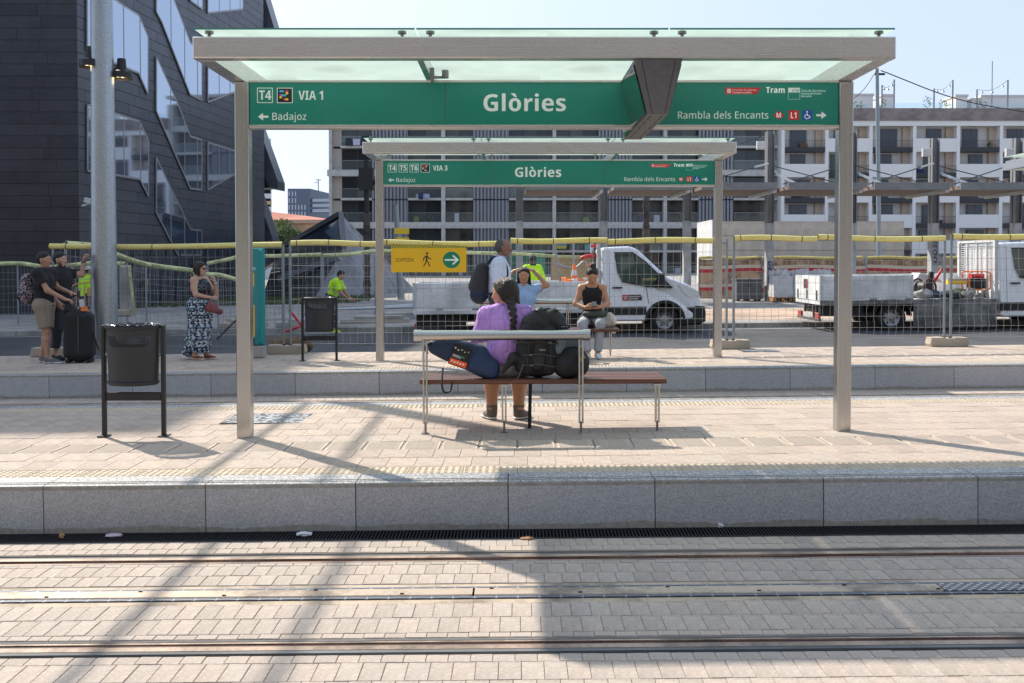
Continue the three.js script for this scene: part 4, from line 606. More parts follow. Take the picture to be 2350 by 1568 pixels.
// ---------------------------------------------------------------- angular glass and concrete entrance
{
  const g = thing('entrance_pavilion', 'angular entrance pavilion with dark glass and sloping grey concrete beside the ribbed trunk', 'pavilion', [0, 0, 0]), P = (u, v, d) => at(u, v, d), gr = std(lin(0.27, 0.28, 0.31), 0.7, 0, { map: T.concrete }), blue = std(lin(0.045, 0.07, 0.11), 0.1, 0.25), ribbed = std(lin(0.05, 0.05, 0.055), 0.6);
  const A = P(782, 491, 48), L = P(636, 575, 52), Rr = P(790, 566, 46.5), S = P(826, 548, 50), B1 = P(716, 694, 43.5), B2 = P(838, 694, 45.5), T2 = P(816, 562, 48), L2 = P(600, 690, 48), bk = V(A.x + 3, -0.2, -58);
  mesh('glass_face', plate([L, Rr, A], 0.08), blue, g); mesh('concrete_face', polyhedron([B1, B2, T2, Rr], [[0, 1, 2, 3]]), gr, g); mesh('side_face', polyhedron([A, Rr, T2, S, bk, B2], [[0, 1, 2, 3], [0, 3, 4], [3, 2, 5, 4]]), gr, g); mesh('dark_face', polyhedron([L, L2, B1, Rr, bk, A], [[0, 1, 2, 3], [0, 5, 4, 1]]), ribbed, g);
  mesh('glass_frame', [bar(L, A, 0.3, 0.22), bar(A, Rr, 0.22, 0.22), bar(L, Rr, 0.22, 0.3)], std(lin(0.13, 0.135, 0.15), 0.5), g); mesh('frame_band', bar(P(640, 640, 47), P(780, 590, 45.8), 0.3, 0.25), gr, g);
  const h = thing('zinc_skylight', 'low zinc skylight prism beside the sloping concrete of the pavilion', 'skylight', [0, 0, 0]), a = P(884, 553, 54), l = P(846, 580, 52), rr = P(920, 580, 56); mesh('prism', polyhedron([a, V(l.x, 0.1, l.z), V(rr.x, 0.1, rr.z), l, rr, V(a.x, 0.1, -62)], [[1, 2, 4, 0, 3], [2, 5, 0, 4], [5, 1, 3, 0]]), zincSide[1], h);
}
// ---------------------------------------------------------------- pergola of steel columns with hung roof slabs
{
  const us = [1192, 1385, 1576, 1765, 1953, 2141, 2330, 2518], d = 37, st = std(lin(0.27, 0.275, 0.29), 0.55, 0.3, { map: T.fine }), co = std(lin(0.48, 0.49, 0.5), 0.8, 0, { map: T.concrete }), soff = std(lin(0.17, 0.125, 0.1), 0.8), cable = std(lin(0.06, 0.055, 0.055), 0.5, 0.4), tops = [425, 425, 425, 302, 304, 318, 318, 318];
  const t = thing('pergola', 'long steel pergola of tall columns with brown roof slabs hung on rods', 'pergola', [0, 0, 0]), yS = at(1175, 436, 37).y, X = (u) => (u - 1175) / F * d;
  us.forEach((u, i) => {
    const x = X(u), c = new THREE.Group(); c.name = 'column'; t.add(c); const ym = at(u, i < 3 ? 507 : 512, d).y, yt = at(u, tops[i], d).y;
    mesh('column_foot', chamfer(0.27, ym + 0.4, 0.4, 0.02, x, (ym - 0.4) / 2, -d), co, c); mesh('column_shaft', [span(x - 0.135, x + 0.135, ym + 0.01, yt, -d + 0.03, -d - 0.03), span(x - 0.135, x - 0.11, ym + 0.01, yt, -d + 0.19, -d - 0.19), span(x + 0.11, x + 0.135, ym + 0.01, yt, -d + 0.19, -d - 0.19)], st, c); if (i > 2) mesh('floodlight', chamfer(0.28, 0.3, 0.2, 0.03, x - 0.42, yt - 0.55, -d + 0.3), MAT.white, c);
    if (i + 1 < us.length) { const x1 = X(us[i + 1]); const s = mesh('roof_slab', span(x + 0.22, x1 - 0.22, yS - 0.1, yS + 0.02, -35.3, -39), soff, t); mesh('slab_edge', span(x + 0.2, x1 - 0.2, yS - 0.12, yS + 0.14, -35.2, -35.295), st, s); mesh('slab_bracket', bar(V(x1 - 0.24, yS - 0.14, -35.3), V(x1 - 0.24, yS - 0.14, -38.9), 0.12, 0.14), MAT.white, s);
      if (i >= 2) { const y2 = at(u, 382, d).y; mesh('tie_cable', [bar(V(x + 0.1, y2, -36.85), V(x1 - 0.9, yS + 0.1, -35.5), 0.035, 0.035)], cable, t); mesh('tie_cable', bar(V(x1 - 0.1, y2 + 0.1, -36.85), V(x + 0.1, yS + 0.1, -35.5), 0.035, 0.035), cable, t); mesh('turnbuckle', bar(V(x1 - 0.1, y2 + 0.08, -36.8), V(lerp(x1, x, 0.22), lerp(y2 + 0.1, yS + 0.1, 0.2), -36.5), 0.06, 0.06), MAT.white, t); mesh('strut', bar(V(x + 0.12, at(u, 400, d).y, -36.7), V(x + 0.45, yS + 0.12, -35.3), 0.075, 0.075), MAT.galva, t); } }
  });
  // painted writing on two columns
  const tagTex = (str, col, bg) => canvas(64, 256, (x, w, h) => { x.fillStyle = bg; x.fillRect(0, 0, w, h); x.translate(52, 250); x.rotate(-Math.PI / 2); x.fillStyle = col; fit(x, str, 4, 0, 236, 'italic bold 60px sans-serif'); });
  const g1 = at(1765, 632, d); mesh('graffiti', new THREE.PlaneGeometry(0.255, 1.1).translate(g1.x, g1.y, -d + 0.204), std(lin(0.55, 0.56, 0.58), 0.8, 0, { map: tagTex('DIBUXO', '#2c1f66', '#b4b7bb') }), t, true);
  const g2 = at(2141, 575, d); mesh('graffiti', new THREE.PlaneGeometry(0.255, 1.1).translate(g2.x, g2.y, -d + 0.204), std(lin(0.55, 0.56, 0.58), 0.8, 0, { map: tagTex('OOSN', '#4c4d52', '#b4b7bb') }), t, true);
}
{ const w = thing('concrete_wall', 'long beige concrete wall under the white framed apartment block', 'wall', [0, 0, 0]), d = 62, a = at(1643, 508, d), b = at(2075, 508, d); const tan = std(lin(0.62, 0.54, 0.46), 0.85, 0, { map: T.fine }); mesh('wall_body', span(a.x, b.x, -0.3, a.y, -d, -d - 5), tan, w); for (let i = 1; i < 4; i++) mesh('wall_joint', span(a.x, b.x, a.y - i * 0.9 - 0.02, a.y - i * 0.9 + 0.02, -d + 0.004, -d - 0.02), std(lin(0.2, 0.17, 0.15), 0.9), w); mesh('wall_end', span(a.x - 0.24, a.x - 0.005, -0.3, a.y + 0.1, -d + 0.05, -d - 5), MAT.white, w); }
{ // leaning steel pole and its wires
  const p = at(2019, 650, 52), q = at(2013, 157, 52), t = thing('utility_pole', 'thin leaning utility pole carrying black wires over the pergola', 'pole', [p.x, 0, p.z]); mesh('pole', rod(V(0, 0, 0), V(q.x - p.x, q.y, 0), 0.13, 0.09, 12), MAT.galvaRail, t); mesh('insulator', box(0.5, 0.1, 0.1, q.x - p.x + 0.15, q.y - 0.3, 0), MAT.darkMetal, t);
  const w = thing('overhead_wire', 'black overhead wire sagging from the leaning pole across the roof terrace', 'wire', [0, 0, 0]), e = at(2420, 268, 56), m = at(2200, 228, 54); mesh('cable', pipe([at(2022, 162, 52), m, e], 0.03, 5, 20), MAT.darkMetal, w); const w2 = thing('overhead_wire', 'thin overhead wire running down from the leaning pole behind the shelter roof', 'wire', [0, 0, 0]); mesh('cable', pipe([at(2014, 160, 52), at(1960, 226, 50), at(1700, 330, 46)], 0.018, 5, 16), MAT.darkMetal, w2);
}
{ // wrapped palm trunks
  const trunk = (u, vt, vb, d, r, label, boxed) => { const b = at(u, vb, d), p = at(u, vt, d), t = thing('palm_trunk', label, 'palm trunk', [b.x, b.y, -d]), g = [], rr = rng(u), h = p.y - b.y, hs = boxed ? h * 0.62 : h; for (let y = 0; y < hs; y += 0.11) g.push(rod(V(0, y, 0), V(0.01, Math.min(hs, y + 0.13), 0), r * (0.85 + rr() * 0.35), r * (1.0 + rr() * 0.4), 9)); mesh('trunk', g, std(lin(0.125, 0.1, 0.098), 0.95, 0, { map: T.dirt }), t); if (boxed) { mesh('black_post', rod(V(0, hs, 0), V(0, h, 0), r * 0.85, r * 0.8, 10), MAT.black, t); mesh('black_box', [box(r * 4.6, 0.75, 0.4, 0, h * 0.86, 0), box(r * 7, 0.16, 0.2, 0, h * 0.835, 0)], MAT.black, t); } else { mesh('cut_crown', new THREE.ConeGeometry(r * 1.9, 0.5, 9).rotateX(Math.PI).translate(0, h - 0.1, 0), std(lin(0.12, 0.1, 0.095), 0.95), t); } };
  trunk(842, 366, 690, 34, 0.105, 'dark shaggy trunk with a black boxed top beside the VIA 3 shelter', true); trunk(1482, 432, 690, 46, 0.14, 'bare grey palm trunk without leaves between two pergola columns', false);
  const p = at(920, 556, 42), q = at(909, 470, 42), t = thing('street_pole', 'tapering grey pole with yellow notices above the exit banner', 'pole', [p.x, 0.2, -42]); mesh('pole', [rod(V(0, 0, 0), V(q.x - p.x, q.y - 0.2, 0), 0.16, 0.1)], MAT.galvaRail, t); const c = at(922, 544, 41.8); mesh('notice', box(0.62, 0.24, 0.03, c.x - p.x, c.y + 0.05, 0.2), MAT.yellow, t); mesh('notice', box(0.55, 0.2, 0.03, c.x - p.x + 0.03, c.y - 0.32, 0.2), MAT.yellow, t);
}

// ---------------------------------------------------------------- flatbed vans
const cabGlass = phys(lin(0.05, 0.075, 0.07), 0.04, 0, { clearcoat: 1 }), plasticBlack = std(lin(0.022, 0.022, 0.024), 0.55, 0, { map: T.fine }), dirtyGrey = std(lin(0.23, 0.225, 0.215), 0.8, 0, { map: T.dirt }), lampClear = phys(lin(0.62, 0.66, 0.7), 0.08, 0.3, { clearcoat: 1 });
function tuft(seed) { const g = new THREE.SphereGeometry(0.13, 16, 12), q = g.attributes.position, N = lattice(seed, 16); for (let i = 0; i < q.count; i++) { const k = 0.65 + 0.9 * N(q.getX(i) * 34 + 40, q.getY(i) * 34 + q.getZ(i) * 29 + 40); q.setXYZ(i, q.getX(i) * k * 1.3, q.getY(i) * k, q.getZ(i) * k); } g.computeVertexNormals(); return g; }
function frameLoop(z) { const p = [], r = 0.06; for (const [cx, cy, a0] of [[0.18, 0.36, 0], [-0.18, 0.36, 1], [-0.18, 0.06, 2], [0.18, 0.06, 3]]) for (let k = 0; k <= 4; k++) { const a = (a0 + k / 4) * Math.PI / 2; p.push(V(cx + r * Math.cos(a), cy + r * Math.sin(a), z)); } return pipe(p, 0.016, 8, 90, true); }
function wheel(parent, X, y, z, r, side) {
  const w = new THREE.Group(); w.name = 'wheel'; w.position.set(X, y, z); parent.add(w);
  const prof = [[r * 0.62, -0.105], [r * 0.9, -0.11], [r * 0.985, -0.085], [r, -0.05], [r, 0.05], [r * 0.985, 0.085], [r * 0.9, 0.11], [r * 0.62, 0.105]].map(([a, b]) => new THREE.Vector2(a, b));
  mesh('tyre', new THREE.LatheGeometry(prof, 40).rotateX(Math.PI / 2), MAT.rubber, w); const rim = mesh('rim', new THREE.LatheGeometry([[0.001, 0.03], [r * 0.16, 0.035], [r * 0.2, 0.02], [r * 0.45, 0.0], [r * 0.58, 0.05], [r * 0.63, 0.08], [r * 0.63, -0.1]].map(([a, b]) => new THREE.Vector2(a, b * side)), 32).rotateX(Math.PI / 2), std(lin(0.35, 0.35, 0.36), 0.45, 0.5, { side: THREE.DoubleSide }), w);
  for (let i = 0; i < 6; i++) { const a = i / 6 * 6.283; mesh('rim_hole', rod(V(Math.cos(a) * r * 0.42, Math.sin(a) * r * 0.42, side * 0.0), V(Math.cos(a) * r * 0.42, Math.sin(a) * r * 0.42, side * 0.014), r * 0.07, r * 0.07, 10), MAT.black, rim); }
}
function truck(x, d, o) {
  const t = thing('flatbed_van', o.label, 'van', [x, gy(x - 3) + 0.165, -d], 0, 'white flatbed vans on the road'); t.rotation.z = SLOPE; const W = 1.96;
  const s = new THREE.Shape(); s.moveTo(-2.36, 0.36); s.lineTo(-2.37, 1.95); s.quadraticCurveTo(-2.36, 2.03, -2.28, 2.035); s.lineTo(-1.78, 2.05); s.quadraticCurveTo(-1.6, 2.03, -1.5, 1.94); s.lineTo(-0.86, 1.33); s.quadraticCurveTo(-0.6, 1.25, -0.42, 1.17); s.quadraticCurveTo(-0.16, 1.06, -0.11, 0.9); s.lineTo(-0.04, 0.66); s.lineTo(-0.06, 0.36); s.lineTo(-0.52, 0.34); s.absarc(-0.925, 0.33, 0.405, 0.02, Math.PI - 0.02, false); s.lineTo(-1.34, 0.32); s.lineTo(-2.3, 0.32); s.closePath();
  const cab = new THREE.ExtrudeGeometry(s, { depth: W - 0.14, bevelEnabled: true, bevelSize: 0.05, bevelThickness: 0.07, bevelSegments: 4, bevelOffset: -0.05, curveSegments: 16 }).translate(0, 0, -W + 0.07), cp = cab.attributes.position;
  const tuck = (X, y) => 1 - Math.max(0, y - 1.15) * 0.085 - Math.max(0, X + 0.6) * 0.16; for (let i = 0; i < cp.count; i++) cp.setZ(i, (cp.getZ(i) + W / 2) * tuck(cp.getX(i), cp.getY(i)) - W / 2); cab.computeVertexNormals();
  const sideZ = (X, y) => W / 2 * tuck(X, y) - W / 2, skin = (g, off) => { const q = g.attributes.position; for (let i = 0; i < q.count; i++) q.setZ(i, sideZ(q.getX(i), q.getY(i)) + q.getZ(i) + off); g.computeVertexNormals(); return g; };
  const c = mesh('cab', cab, MAT.whitePaint, t);
  for (const far of [0, 1]) { const flip = (g) => (far ? g.scale(1, 1, -1).translate(0, 0, -W) : g);
    mesh('side_window', flip(skin(extr([[-2.08, 1.88], [-1.66, 1.88], [-1.35, 1.655], [-0.77, 1.08], [-1.32, 1.12], [-1.92, 1.26], [-2.02, 1.45]], 0.012, 0), -0.004)), cabGlass, c);
    mesh('window_seal', flip(skin(joined([bar(V(-2.09, 1.9, 0), V(-1.65, 1.9, 0), 0.012, 0.03), bar(V(-1.66, 1.9, 0), V(-1.34, 1.67, 0), 0.012, 0.03), bar(V(-1.35, 1.67, 0), V(-0.76, 1.08, 0), 0.012, 0.03), bar(V(-1.3, 1.11, 0), V(-1.93, 1.25, 0), 0.012, 0.03), bar(V(-1.62, 1.86, 0), V(-1.5, 1.2, 0), 0.012, 0.045)]), 0.006)), plasticBlack, c);
    mesh('mirror_patch', flip(skin(extr([[-1.05, 1.34], [-0.77, 1.07], [-1.32, 1.11]], 0.02, 0), -0.002)), plasticBlack, c); mesh('mirror', flip(chamfer(0.14, 0.3, 0.2, 0.03, -1.02, 1.27, 0.09)), plasticBlack, c);
    mesh('door_handle', flip(chamfer(0.23, 0.04, 0.03, 0.01, -2.02, 1.1, 0.008)), plasticBlack, c); mesh('door_gap', flip(skin(joined([bar(V(-2.2, 0.42, 0), V(-2.2, 1.96, 0), 0.004, 0.01), bar(V(-1.3, 0.72, 0), V(-1.36, 1.1, 0), 0.004, 0.01)]), 0.001)), MAT.black, c);
    mesh('sill_cladding', flip(span(-2.36, -1.36, 0.47, 0.66, -0.03, 0.012)), plasticBlack, t);
    const arch = new THREE.Shape(); arch.absarc(-0.925, 0.33, 0.47, 0, Math.PI, false); arch.absarc(-0.925, 0.33, 0.402, Math.PI, 0, true); mesh('arch_flare', flip(skin(new THREE.ExtrudeGeometry(arch, { depth: 0.05, bevelEnabled: false, curveSegments: 24 }), -0.035)), plasticBlack, t);
    mesh('headlight', flip(skin(extr([[-0.63, 1.16], [-0.34, 1.09], [-0.13, 0.98], [-0.12, 0.875], [-0.42, 0.885]], 0.04, 0), -0.024)), lampClear, c);
  }
  mesh('windscreen', plate([V(-1.5, 1.955, -1.72), V(-1.5, 1.955, -0.24), V(-0.87, 1.352, -0.16), V(-0.87, 1.352, -1.8)].map((p) => p.add(V(0.012, 0.012, 0))).reverse(), 0.01), cabGlass, c);
  mesh('bumper', [extr([[-0.6, 0.26], [-0.5, 0.62], [-0.2, 0.68], [0.0, 0.64], [0.03, 0.5], [0.02, 0.3], [-0.12, 0.22], [-0.56, 0.2]], W - 0.1, 0.05, -W + 0.05)], plasticBlack, t);
  mesh('grille', span(-0.07, -0.03, 0.72, 0.95, -1.5, -0.46), plasticBlack, c);
  wheel(t, -0.925, 0.33, -0.16, 0.33, 1); wheel(t, -0.925, 0.33, -W + 0.16, 0.33, -1); wheel(t, o.rear, 0.33, -0.17, 0.33, 1); wheel(t, o.rear, 0.33, -W + 0.17, 0.33, -1);
  mesh('wheel_well', span(-1.35, -0.5, 0.3, 0.72, -0.33, -W + 0.33), std(lin(0.06, 0.06, 0.062), 0.8), t);
  const b0 = -2.46, b1 = o.bed, y0 = o.y0, y1 = o.y1; mesh('chassis', [span(b0 + 0.3, b1 + 0.1, y0 - 0.3, y0 - 0.09, -0.5, -W + 0.5), span(o.rear + 0.65, b0, y0 - 0.36, y0 - 0.1, -0.12, -0.3), span(b1 + 0.05, o.rear - 0.65, y0 - 0.36, y0 - 0.1, -0.12, -0.3)], MAT.black, t);
  mesh('mudguard', (() => { const a = new THREE.Shape(); a.absarc(o.rear, 0.33, 0.45, 0.1, Math.PI - 0.1, false); a.absarc(o.rear, 0.33, 0.42, Math.PI - 0.1, 0.1, true); return new THREE.ExtrudeGeometry(a, { depth: 0.28, bevelEnabled: false, curveSegments: 20 }).translate(0, 0, -0.3); })(), plasticBlack, t);
  const bed = new THREE.Group(); bed.name = 'load_bed'; t.add(bed);
  mesh('bed_floor', span(b0, b1, y0 - 0.09, y0, 0.0, -W), o.bedMat ?? MAT.whiteWorn, bed); mesh('edge_rail', chamfer(b0 - b1 + 0.02, 0.1, 0.05, 0.01, (b0 + b1) / 2, y0 - 0.04, 0.03), o.railMat ?? MAT.whiteWorn, bed);
  const board = (xa, xb, z, dz) => { const p = mesh('side_board', chamfer(Math.abs(xa - xb) - 0.02, y1 - y0, 0.03, 0.008, (xa + xb) / 2, (y0 + y1) / 2 + 0.012, z), o.boardMat ?? MAT.whiteWorn, bed); mesh('board_rim', [span(xa - 0.06, xb + 0.06, y1 - 0.1, y1 - 0.085, z + dz * 0.014, z + dz * 0.022), span(xa - 0.06, xb + 0.06, y0 + 0.07, y0 + 0.085, z + dz * 0.014, z + dz * 0.022)], MAT.white, p); return p; };
  if (o.split) { board(o.split, b1, 0.0, 1); mesh('dropped_board', chamfer(b0 - o.split - 0.03, 0.56, 0.035, 0.008, (b0 + o.split) / 2, y0 - 0.36, 0.05), dirtyGrey, bed); } else board(b0, b1, 0.0, 1);
  board(b0, b1, -W, -1); const tg = mesh('tailgate', chamfer(0.03, y1 - y0, W - 0.06, 0.008, b1 - 0.0, (y0 + y1) / 2 + 0.012, -W / 2), MAT.whiteWorn, bed);
  mesh('badge', box(0.01, 0.22, 0.24, b1 - 0.02, (y0 + y1) / 2 + 0.1, -W / 2 - 0.1), std(lin(0.05, 0.045, 0.05), 0.5), tg); mesh('badge', box(0.012, 0.22, 0.05, b1 - 0.0205, (y0 + y1) / 2 + 0.1, -W / 2 + 0.05), MAT.red, tg);
  for (const z of [-0.18, -0.95, -1.7]) mesh('hinge', box(0.02, 0.22, 0.05, b1 - 0.022, y0 + 0.13, z), MAT.darkMetal, tg);
  for (const X of o.split ? [b1 + 0.02, o.split] : [b1 + 0.02, b0 - 0.02]) mesh('stake', chamfer(0.06, y1 - y0 + 0.06, 0.06, 0.008, X, (y0 + y1) / 2, 0.012), MAT.white, bed);
  for (let i = 0; i < 5; i++) mesh('latch', rod(V(b0 - 0.45 - i * 0.82, y0 + 0.02, 0.03), V(b0 - 0.3 - i * 0.82, y0 + 0.02, 0.03), 0.03), MAT.steelDark, bed);
  for (const z of [-0.28, -W + 0.28]) mesh('tail_light', chamfer(0.05, 0.13, 0.3, 0.01, b1 + 0.03, y0 - 0.37, z), std(lin(0.4, 0.02, 0.03), 0.25), t); mesh('tail_bar', [span(b1, b1 + 0.06, y0 - 0.48, y0 - 0.42, -0.1, -W + 0.1), span(b1 + 0.02, b1 + 0.06, y0 - 0.46, y0 - 0.1, -0.6, -0.66), span(b1 + 0.02, b1 + 0.06, y0 - 0.46, y0 - 0.1, -1.3, -1.36)], MAT.steelDark, t); mesh('number_plate', box(0.01, 0.12, 0.5, b1 - 0.01, y0 - 0.36, -W / 2), MAT.white, t);
  const hb = new THREE.Group(); hb.name = 'headboard'; t.add(hb); for (const z of [-0.06, -W + 0.06]) mesh('headboard_post', span(b0 - 0.02, b0 + 0.06, y0, o.hb, z - 0.05, z + 0.05), MAT.white, hb);
  if (o.grid) { for (let y = y1; y < o.hb; y += 0.052) mesh('grille_bar', rod(V(b0 + 0.02, y, -0.06), V(b0 + 0.02, y, -W + 0.06), 0.009, 0.009, 6), MAT.white, hb); for (let i = 1; i < 4; i++) mesh('headboard_post', span(b0 + 0.0, b0 + 0.05, y0, o.hb, -W * i / 4 - 0.025, -W * i / 4 + 0.025), MAT.white, hb); mesh('headboard_rail', span(b0 - 0.02, b0 + 0.06, o.hb, o.hb + 0.06, -0.01, -W + 0.01), MAT.white, hb); } else for (const y of [1.5, 1.85, o.hb]) mesh('headboard_rail', rod(V(b0 + 0.02, y, -0.06), V(b0 + 0.02, y, -W + 0.06), 0.02), MAT.white, hb);
  return t;
}
const xa = (1620 - 1175) / F * 22.9, van1 = truck(xa, 22.9, { label: 'white flatbed van with a red city crest on its door behind the fence', rear: -4.87, bed: -6.72, y0: 0.62, y1: 1.24, hb: 2.24 });
{ const tx = canvas(256, 74, (c, w, h) => { c.fillStyle = '#d9dde2'; c.fillRect(0, 0, w, h); c.fillStyle = '#26262a'; c.beginPath(); c.moveTo(0, 0); c.lineTo(236, 0); c.lineTo(256, 20); c.lineTo(256, 74); c.lineTo(0, 74); c.fill(); c.fillStyle = '#b3122b'; c.fillRect(0, 0, 82, 74); c.strokeStyle = '#f2e4e4'; c.lineWidth = 5; c.strokeRect(28, 20, 28, 34); c.beginPath(); c.moveTo(42, 14); c.lineTo(64, 37); c.lineTo(42, 60); c.lineTo(20, 37); c.closePath(); c.stroke(); c.fillStyle = '#f0f0f0'; fit(c, 'Ajuntament de', 94, 32, 134, '24px sans-serif'); fit(c, 'Barcelona', 94, 60, 112, 'bold 27px sans-serif'); }); mesh('door_crest', new THREE.PlaneGeometry(0.45, 0.13).translate(-1.685, 0.87, 0.004), printed(tx), van1, true); }
const xb = 11.15 + 2.46; truck(xb, 22.9, { label: 'white flatbed van with a grey hanging side flap and tool load', rear: -4.83, bed: -6.51, y0: 0.74, y1: 1.30, hb: 2.05, split: -4.4, grid: true, railMat: dirtyGrey });
// ---------------------------------------------------------------- loads on the vans
const lit = (u, v, d) => at(u, v, d);
{
  const bedY = gy(xa - 3) + 0.165 + 0.625, X = (u, d) => (u - 1175) / F * d;
  const cone = (u, d, label, lying) => { const t = thing('traffic_cone', label, 'cone', [X(u, d), bedY + (lying ? 0.5 : 0.3), -d], 0.2, 'traffic cones on the flatbed van'); t.rotation.z = lying ? -1.35 : 0; const h = 0.7; for (let i = 0; i < 5; i++) mesh('cone_band', new THREE.CylinderGeometry(lerp(0.14, 0.03, (i + 1) / 5), lerp(0.14, 0.03, i / 5), h / 5 - 0.001, 20).translate(0, (i + 0.5) * h / 5, 0), i % 2 ? MAT.white : MAT.orange, t); mesh('cone_base', chamfer(0.38, 0.04, 0.38, 0.01, 0, -0.02, 0), MAT.orange, t); };
  cone(1318, 23.7, 'orange and white traffic cone standing by the van headboard'); cone(1352, 23.9, 'orange traffic cone stacked upright beside the white sack'); cone(1300, 23.5, 'orange and white traffic cone lying on the van load', true);
  const crate = thing('load_pile', 'pile of grey tools and boards filling the bed of the van with the crest', 'load', [X(1180, 23.9), bedY, -23.9]); const r = rng(61); for (let i = 0; i < 12; i++) mesh('board', chamfer(0.7 + r() * 1.2, 0.12, 0.4, 0.01, -1.6 + r() * 3.9, 0.06 + 0.13 * (i % 4), (r() - 0.5) * 1.0), [MAT.concrete, MAT.galvaRail, MAT.concreteTan, MAT.darkMetal][i % 4], crate);
  const sack = (u, d, y, w, h, label, m) => { const t = thing('sack', label, 'sack', [X(u, d), y, -d]), g = new THREE.SphereGeometry(0.5, 26, 18).scale(w, h, w * 0.8), q = g.attributes.position, N = lattice(u, 16); for (let i = 0; i < q.count; i++) { const k = 1 + 0.7 * (N(q.getX(i) * 11 + 20, q.getY(i) * 11 + q.getZ(i) * 9 + 20) - 0.5); q.setXYZ(i, q.getX(i) * k, Math.max(-h * 0.4, q.getY(i) * k) + h * 0.4, q.getZ(i) * k); } g.computeVertexNormals(); mesh('sack_body', g, m ?? MAT.white, t); mesh('sack_knot', new THREE.ConeGeometry(0.05, 0.12, 8).translate(0, h * 0.86, 0), m ?? MAT.white, t); return t; };
  sack(1376, 23.6, bedY + 0.42, 0.4, 0.5, 'white plastic sack beside the van headboard');
  { const t = thing('standing_tools', 'bundle of red and brown tool handles tied to the van headboard', 'tools', [X(1368, 23.4), bedY, -23.4]); for (let i = 0; i < 6; i++) mesh('handle', rod(V(-0.09 + i * 0.03, 0, i * 0.02), V(-0.12 + i * 0.035, 1.25 + 0.06 * (i % 3), i * 0.02), 0.014), i % 2 ? MAT.wood : MAT.darkMetal, t); mesh('red_arm', pipe([V(-0.36, 1.12, 0), V(-0.25, 1.17, 0.02), V(0.1, 1.19, 0.02)], 0.045, 8, 16), MAT.red, t); mesh('red_lamp', chamfer(0.22, 0.07, 0.1, 0.02, -0.02, 1.42, 0.05), std(lin(0.7, 0.03, 0.03), 0.3), t); mesh('dark_tube', rod(V(0.03, 0.2, 0.1), V(0.03, 0.85, 0.1), 0.09), std(lin(0.06, 0.02, 0.025), 0.6), t); }
  { const t = thing('steel_trestle', 'grey bent steel trestle among the load of the crested van', 'trestle', [X(1310, 24.0), bedY + 0.55, -24.0]); mesh('tube', pipe([V(-0.4, 0.9, 0), V(-0.3, 0.4, 0), V(-0.25, 0, 0)], 0.025), MAT.galvaRail, t); mesh('tube', pipe([V(0.05, 0, 0), V(0.06, 0.5, 0), V(0.06, 1.0, 0)], 0.025), MAT.galvaRail, t); mesh('tube', pipe([V(-0.4, 0.45, 0.02), V(0.1, 0.35, 0.02), V(0.32, 0.5, 0.02), V(0.4, 0.2, 0.02)], 0.025), MAT.galvaRail, t); }
  // second van
  const B2 = gy(xb - 4) + 0.165 + 0.745; { const t = thing('cable_reel', 'dark red cable reel lying in the bed of the van with the grey flap', 'reel', [X(2120, 23.3), B2 + 0.22, -23.3], 0.5); mesh('drum', rod(V(0, 0, -0.16), V(0, 0, 0.16), 0.16, 0.16, 20), MAT.darkMetal, t); for (const z of [-0.17, 0.17]) mesh('flange', new THREE.TorusGeometry(0.21, 0.025, 8, 28).translate(0, 0, z), std(lin(0.12, 0.03, 0.03), 0.6), t); }
  { const t = thing('generator', 'small generator in an orange tube frame on the van bed', 'generator', [X(2240, 23.4), B2 + 0.18, -23.4]); mesh('tube_frame', frameLoop(0.2), MAT.orange, t); mesh('tube_frame', frameLoop(-0.2), MAT.orange, t); mesh('engine', chamfer(0.34, 0.24, 0.32, 0.04, 0, 0.14, 0), MAT.darkMetal, t); mesh('tank', chamfer(0.3, 0.1, 0.3, 0.04, 0, 0.32, 0), MAT.red, t); }
  { const t = thing('steel_trolley', 'red slanted steel frame standing in the van load', 'trolley', [X(2150, 23.6), B2 + 0.3, -23.6]); mesh('frame_bar', bar(V(-0.1, 0, 0), V(0.12, 0.36, 0), 0.06, 0.05), MAT.red, t); mesh('frame_bar', bar(V(-0.16, 0.0, 0), V(-0.12, 0.3, 0), 0.1, 0.1), MAT.black, t); }
  const cols = [dirtyGrey, std('#8f8f8c', 0.8), std('#3c4654', 0.7), std('#6e7780', 0.6), MAT.darkMetal, std('#5d6a40', 0.8)]; const r2 = rng(63); for (let i = 0; i < 9; i++) sack(2098 + i * 21, 23.0 + r2() * 0.9, B2 - 0.02, 0.26 + r2() * 0.26, 0.14 + r2() * 0.12, ['grey rubble sack beside the cable reel', 'white crumpled sack beside the cable reel', 'slate blue sack in the flap van load', 'pale grey sack in the flap van load', 'black sack in the flap van load', 'olive sack in the flap van load', 'grey rubble sack under the orange framed generator', 'white crumpled sack under the generator', 'slate blue sack by the white grille'][i], cols[i % 6]);
  { const t = thing('tool_case', 'yellow tool case on top of the flap van load', 'case', [X(2195, 23.5), B2 + 0.3, -23.5]); mesh('case_body', chamfer(0.42, 0.09, 0.3, 0.02, 0, 0.05, 0), MAT.yellow, t); mesh('case_lid', chamfer(0.4, 0.05, 0.28, 0.015, 0, 0.12, 0), MAT.concrete, t); }
  { const t = thing('white_sheet', 'bent white sheet leaning in the flap van load', 'sheet', [X(2112, 24.0), B2 + 0.35, -24.0]); mesh('sheet', extr([[-0.25, 0], [-0.1, 0.22], [0.3, 0.12], [0.45, 0.0]], 0.5, 0.01, -0.25), MAT.white, t); }
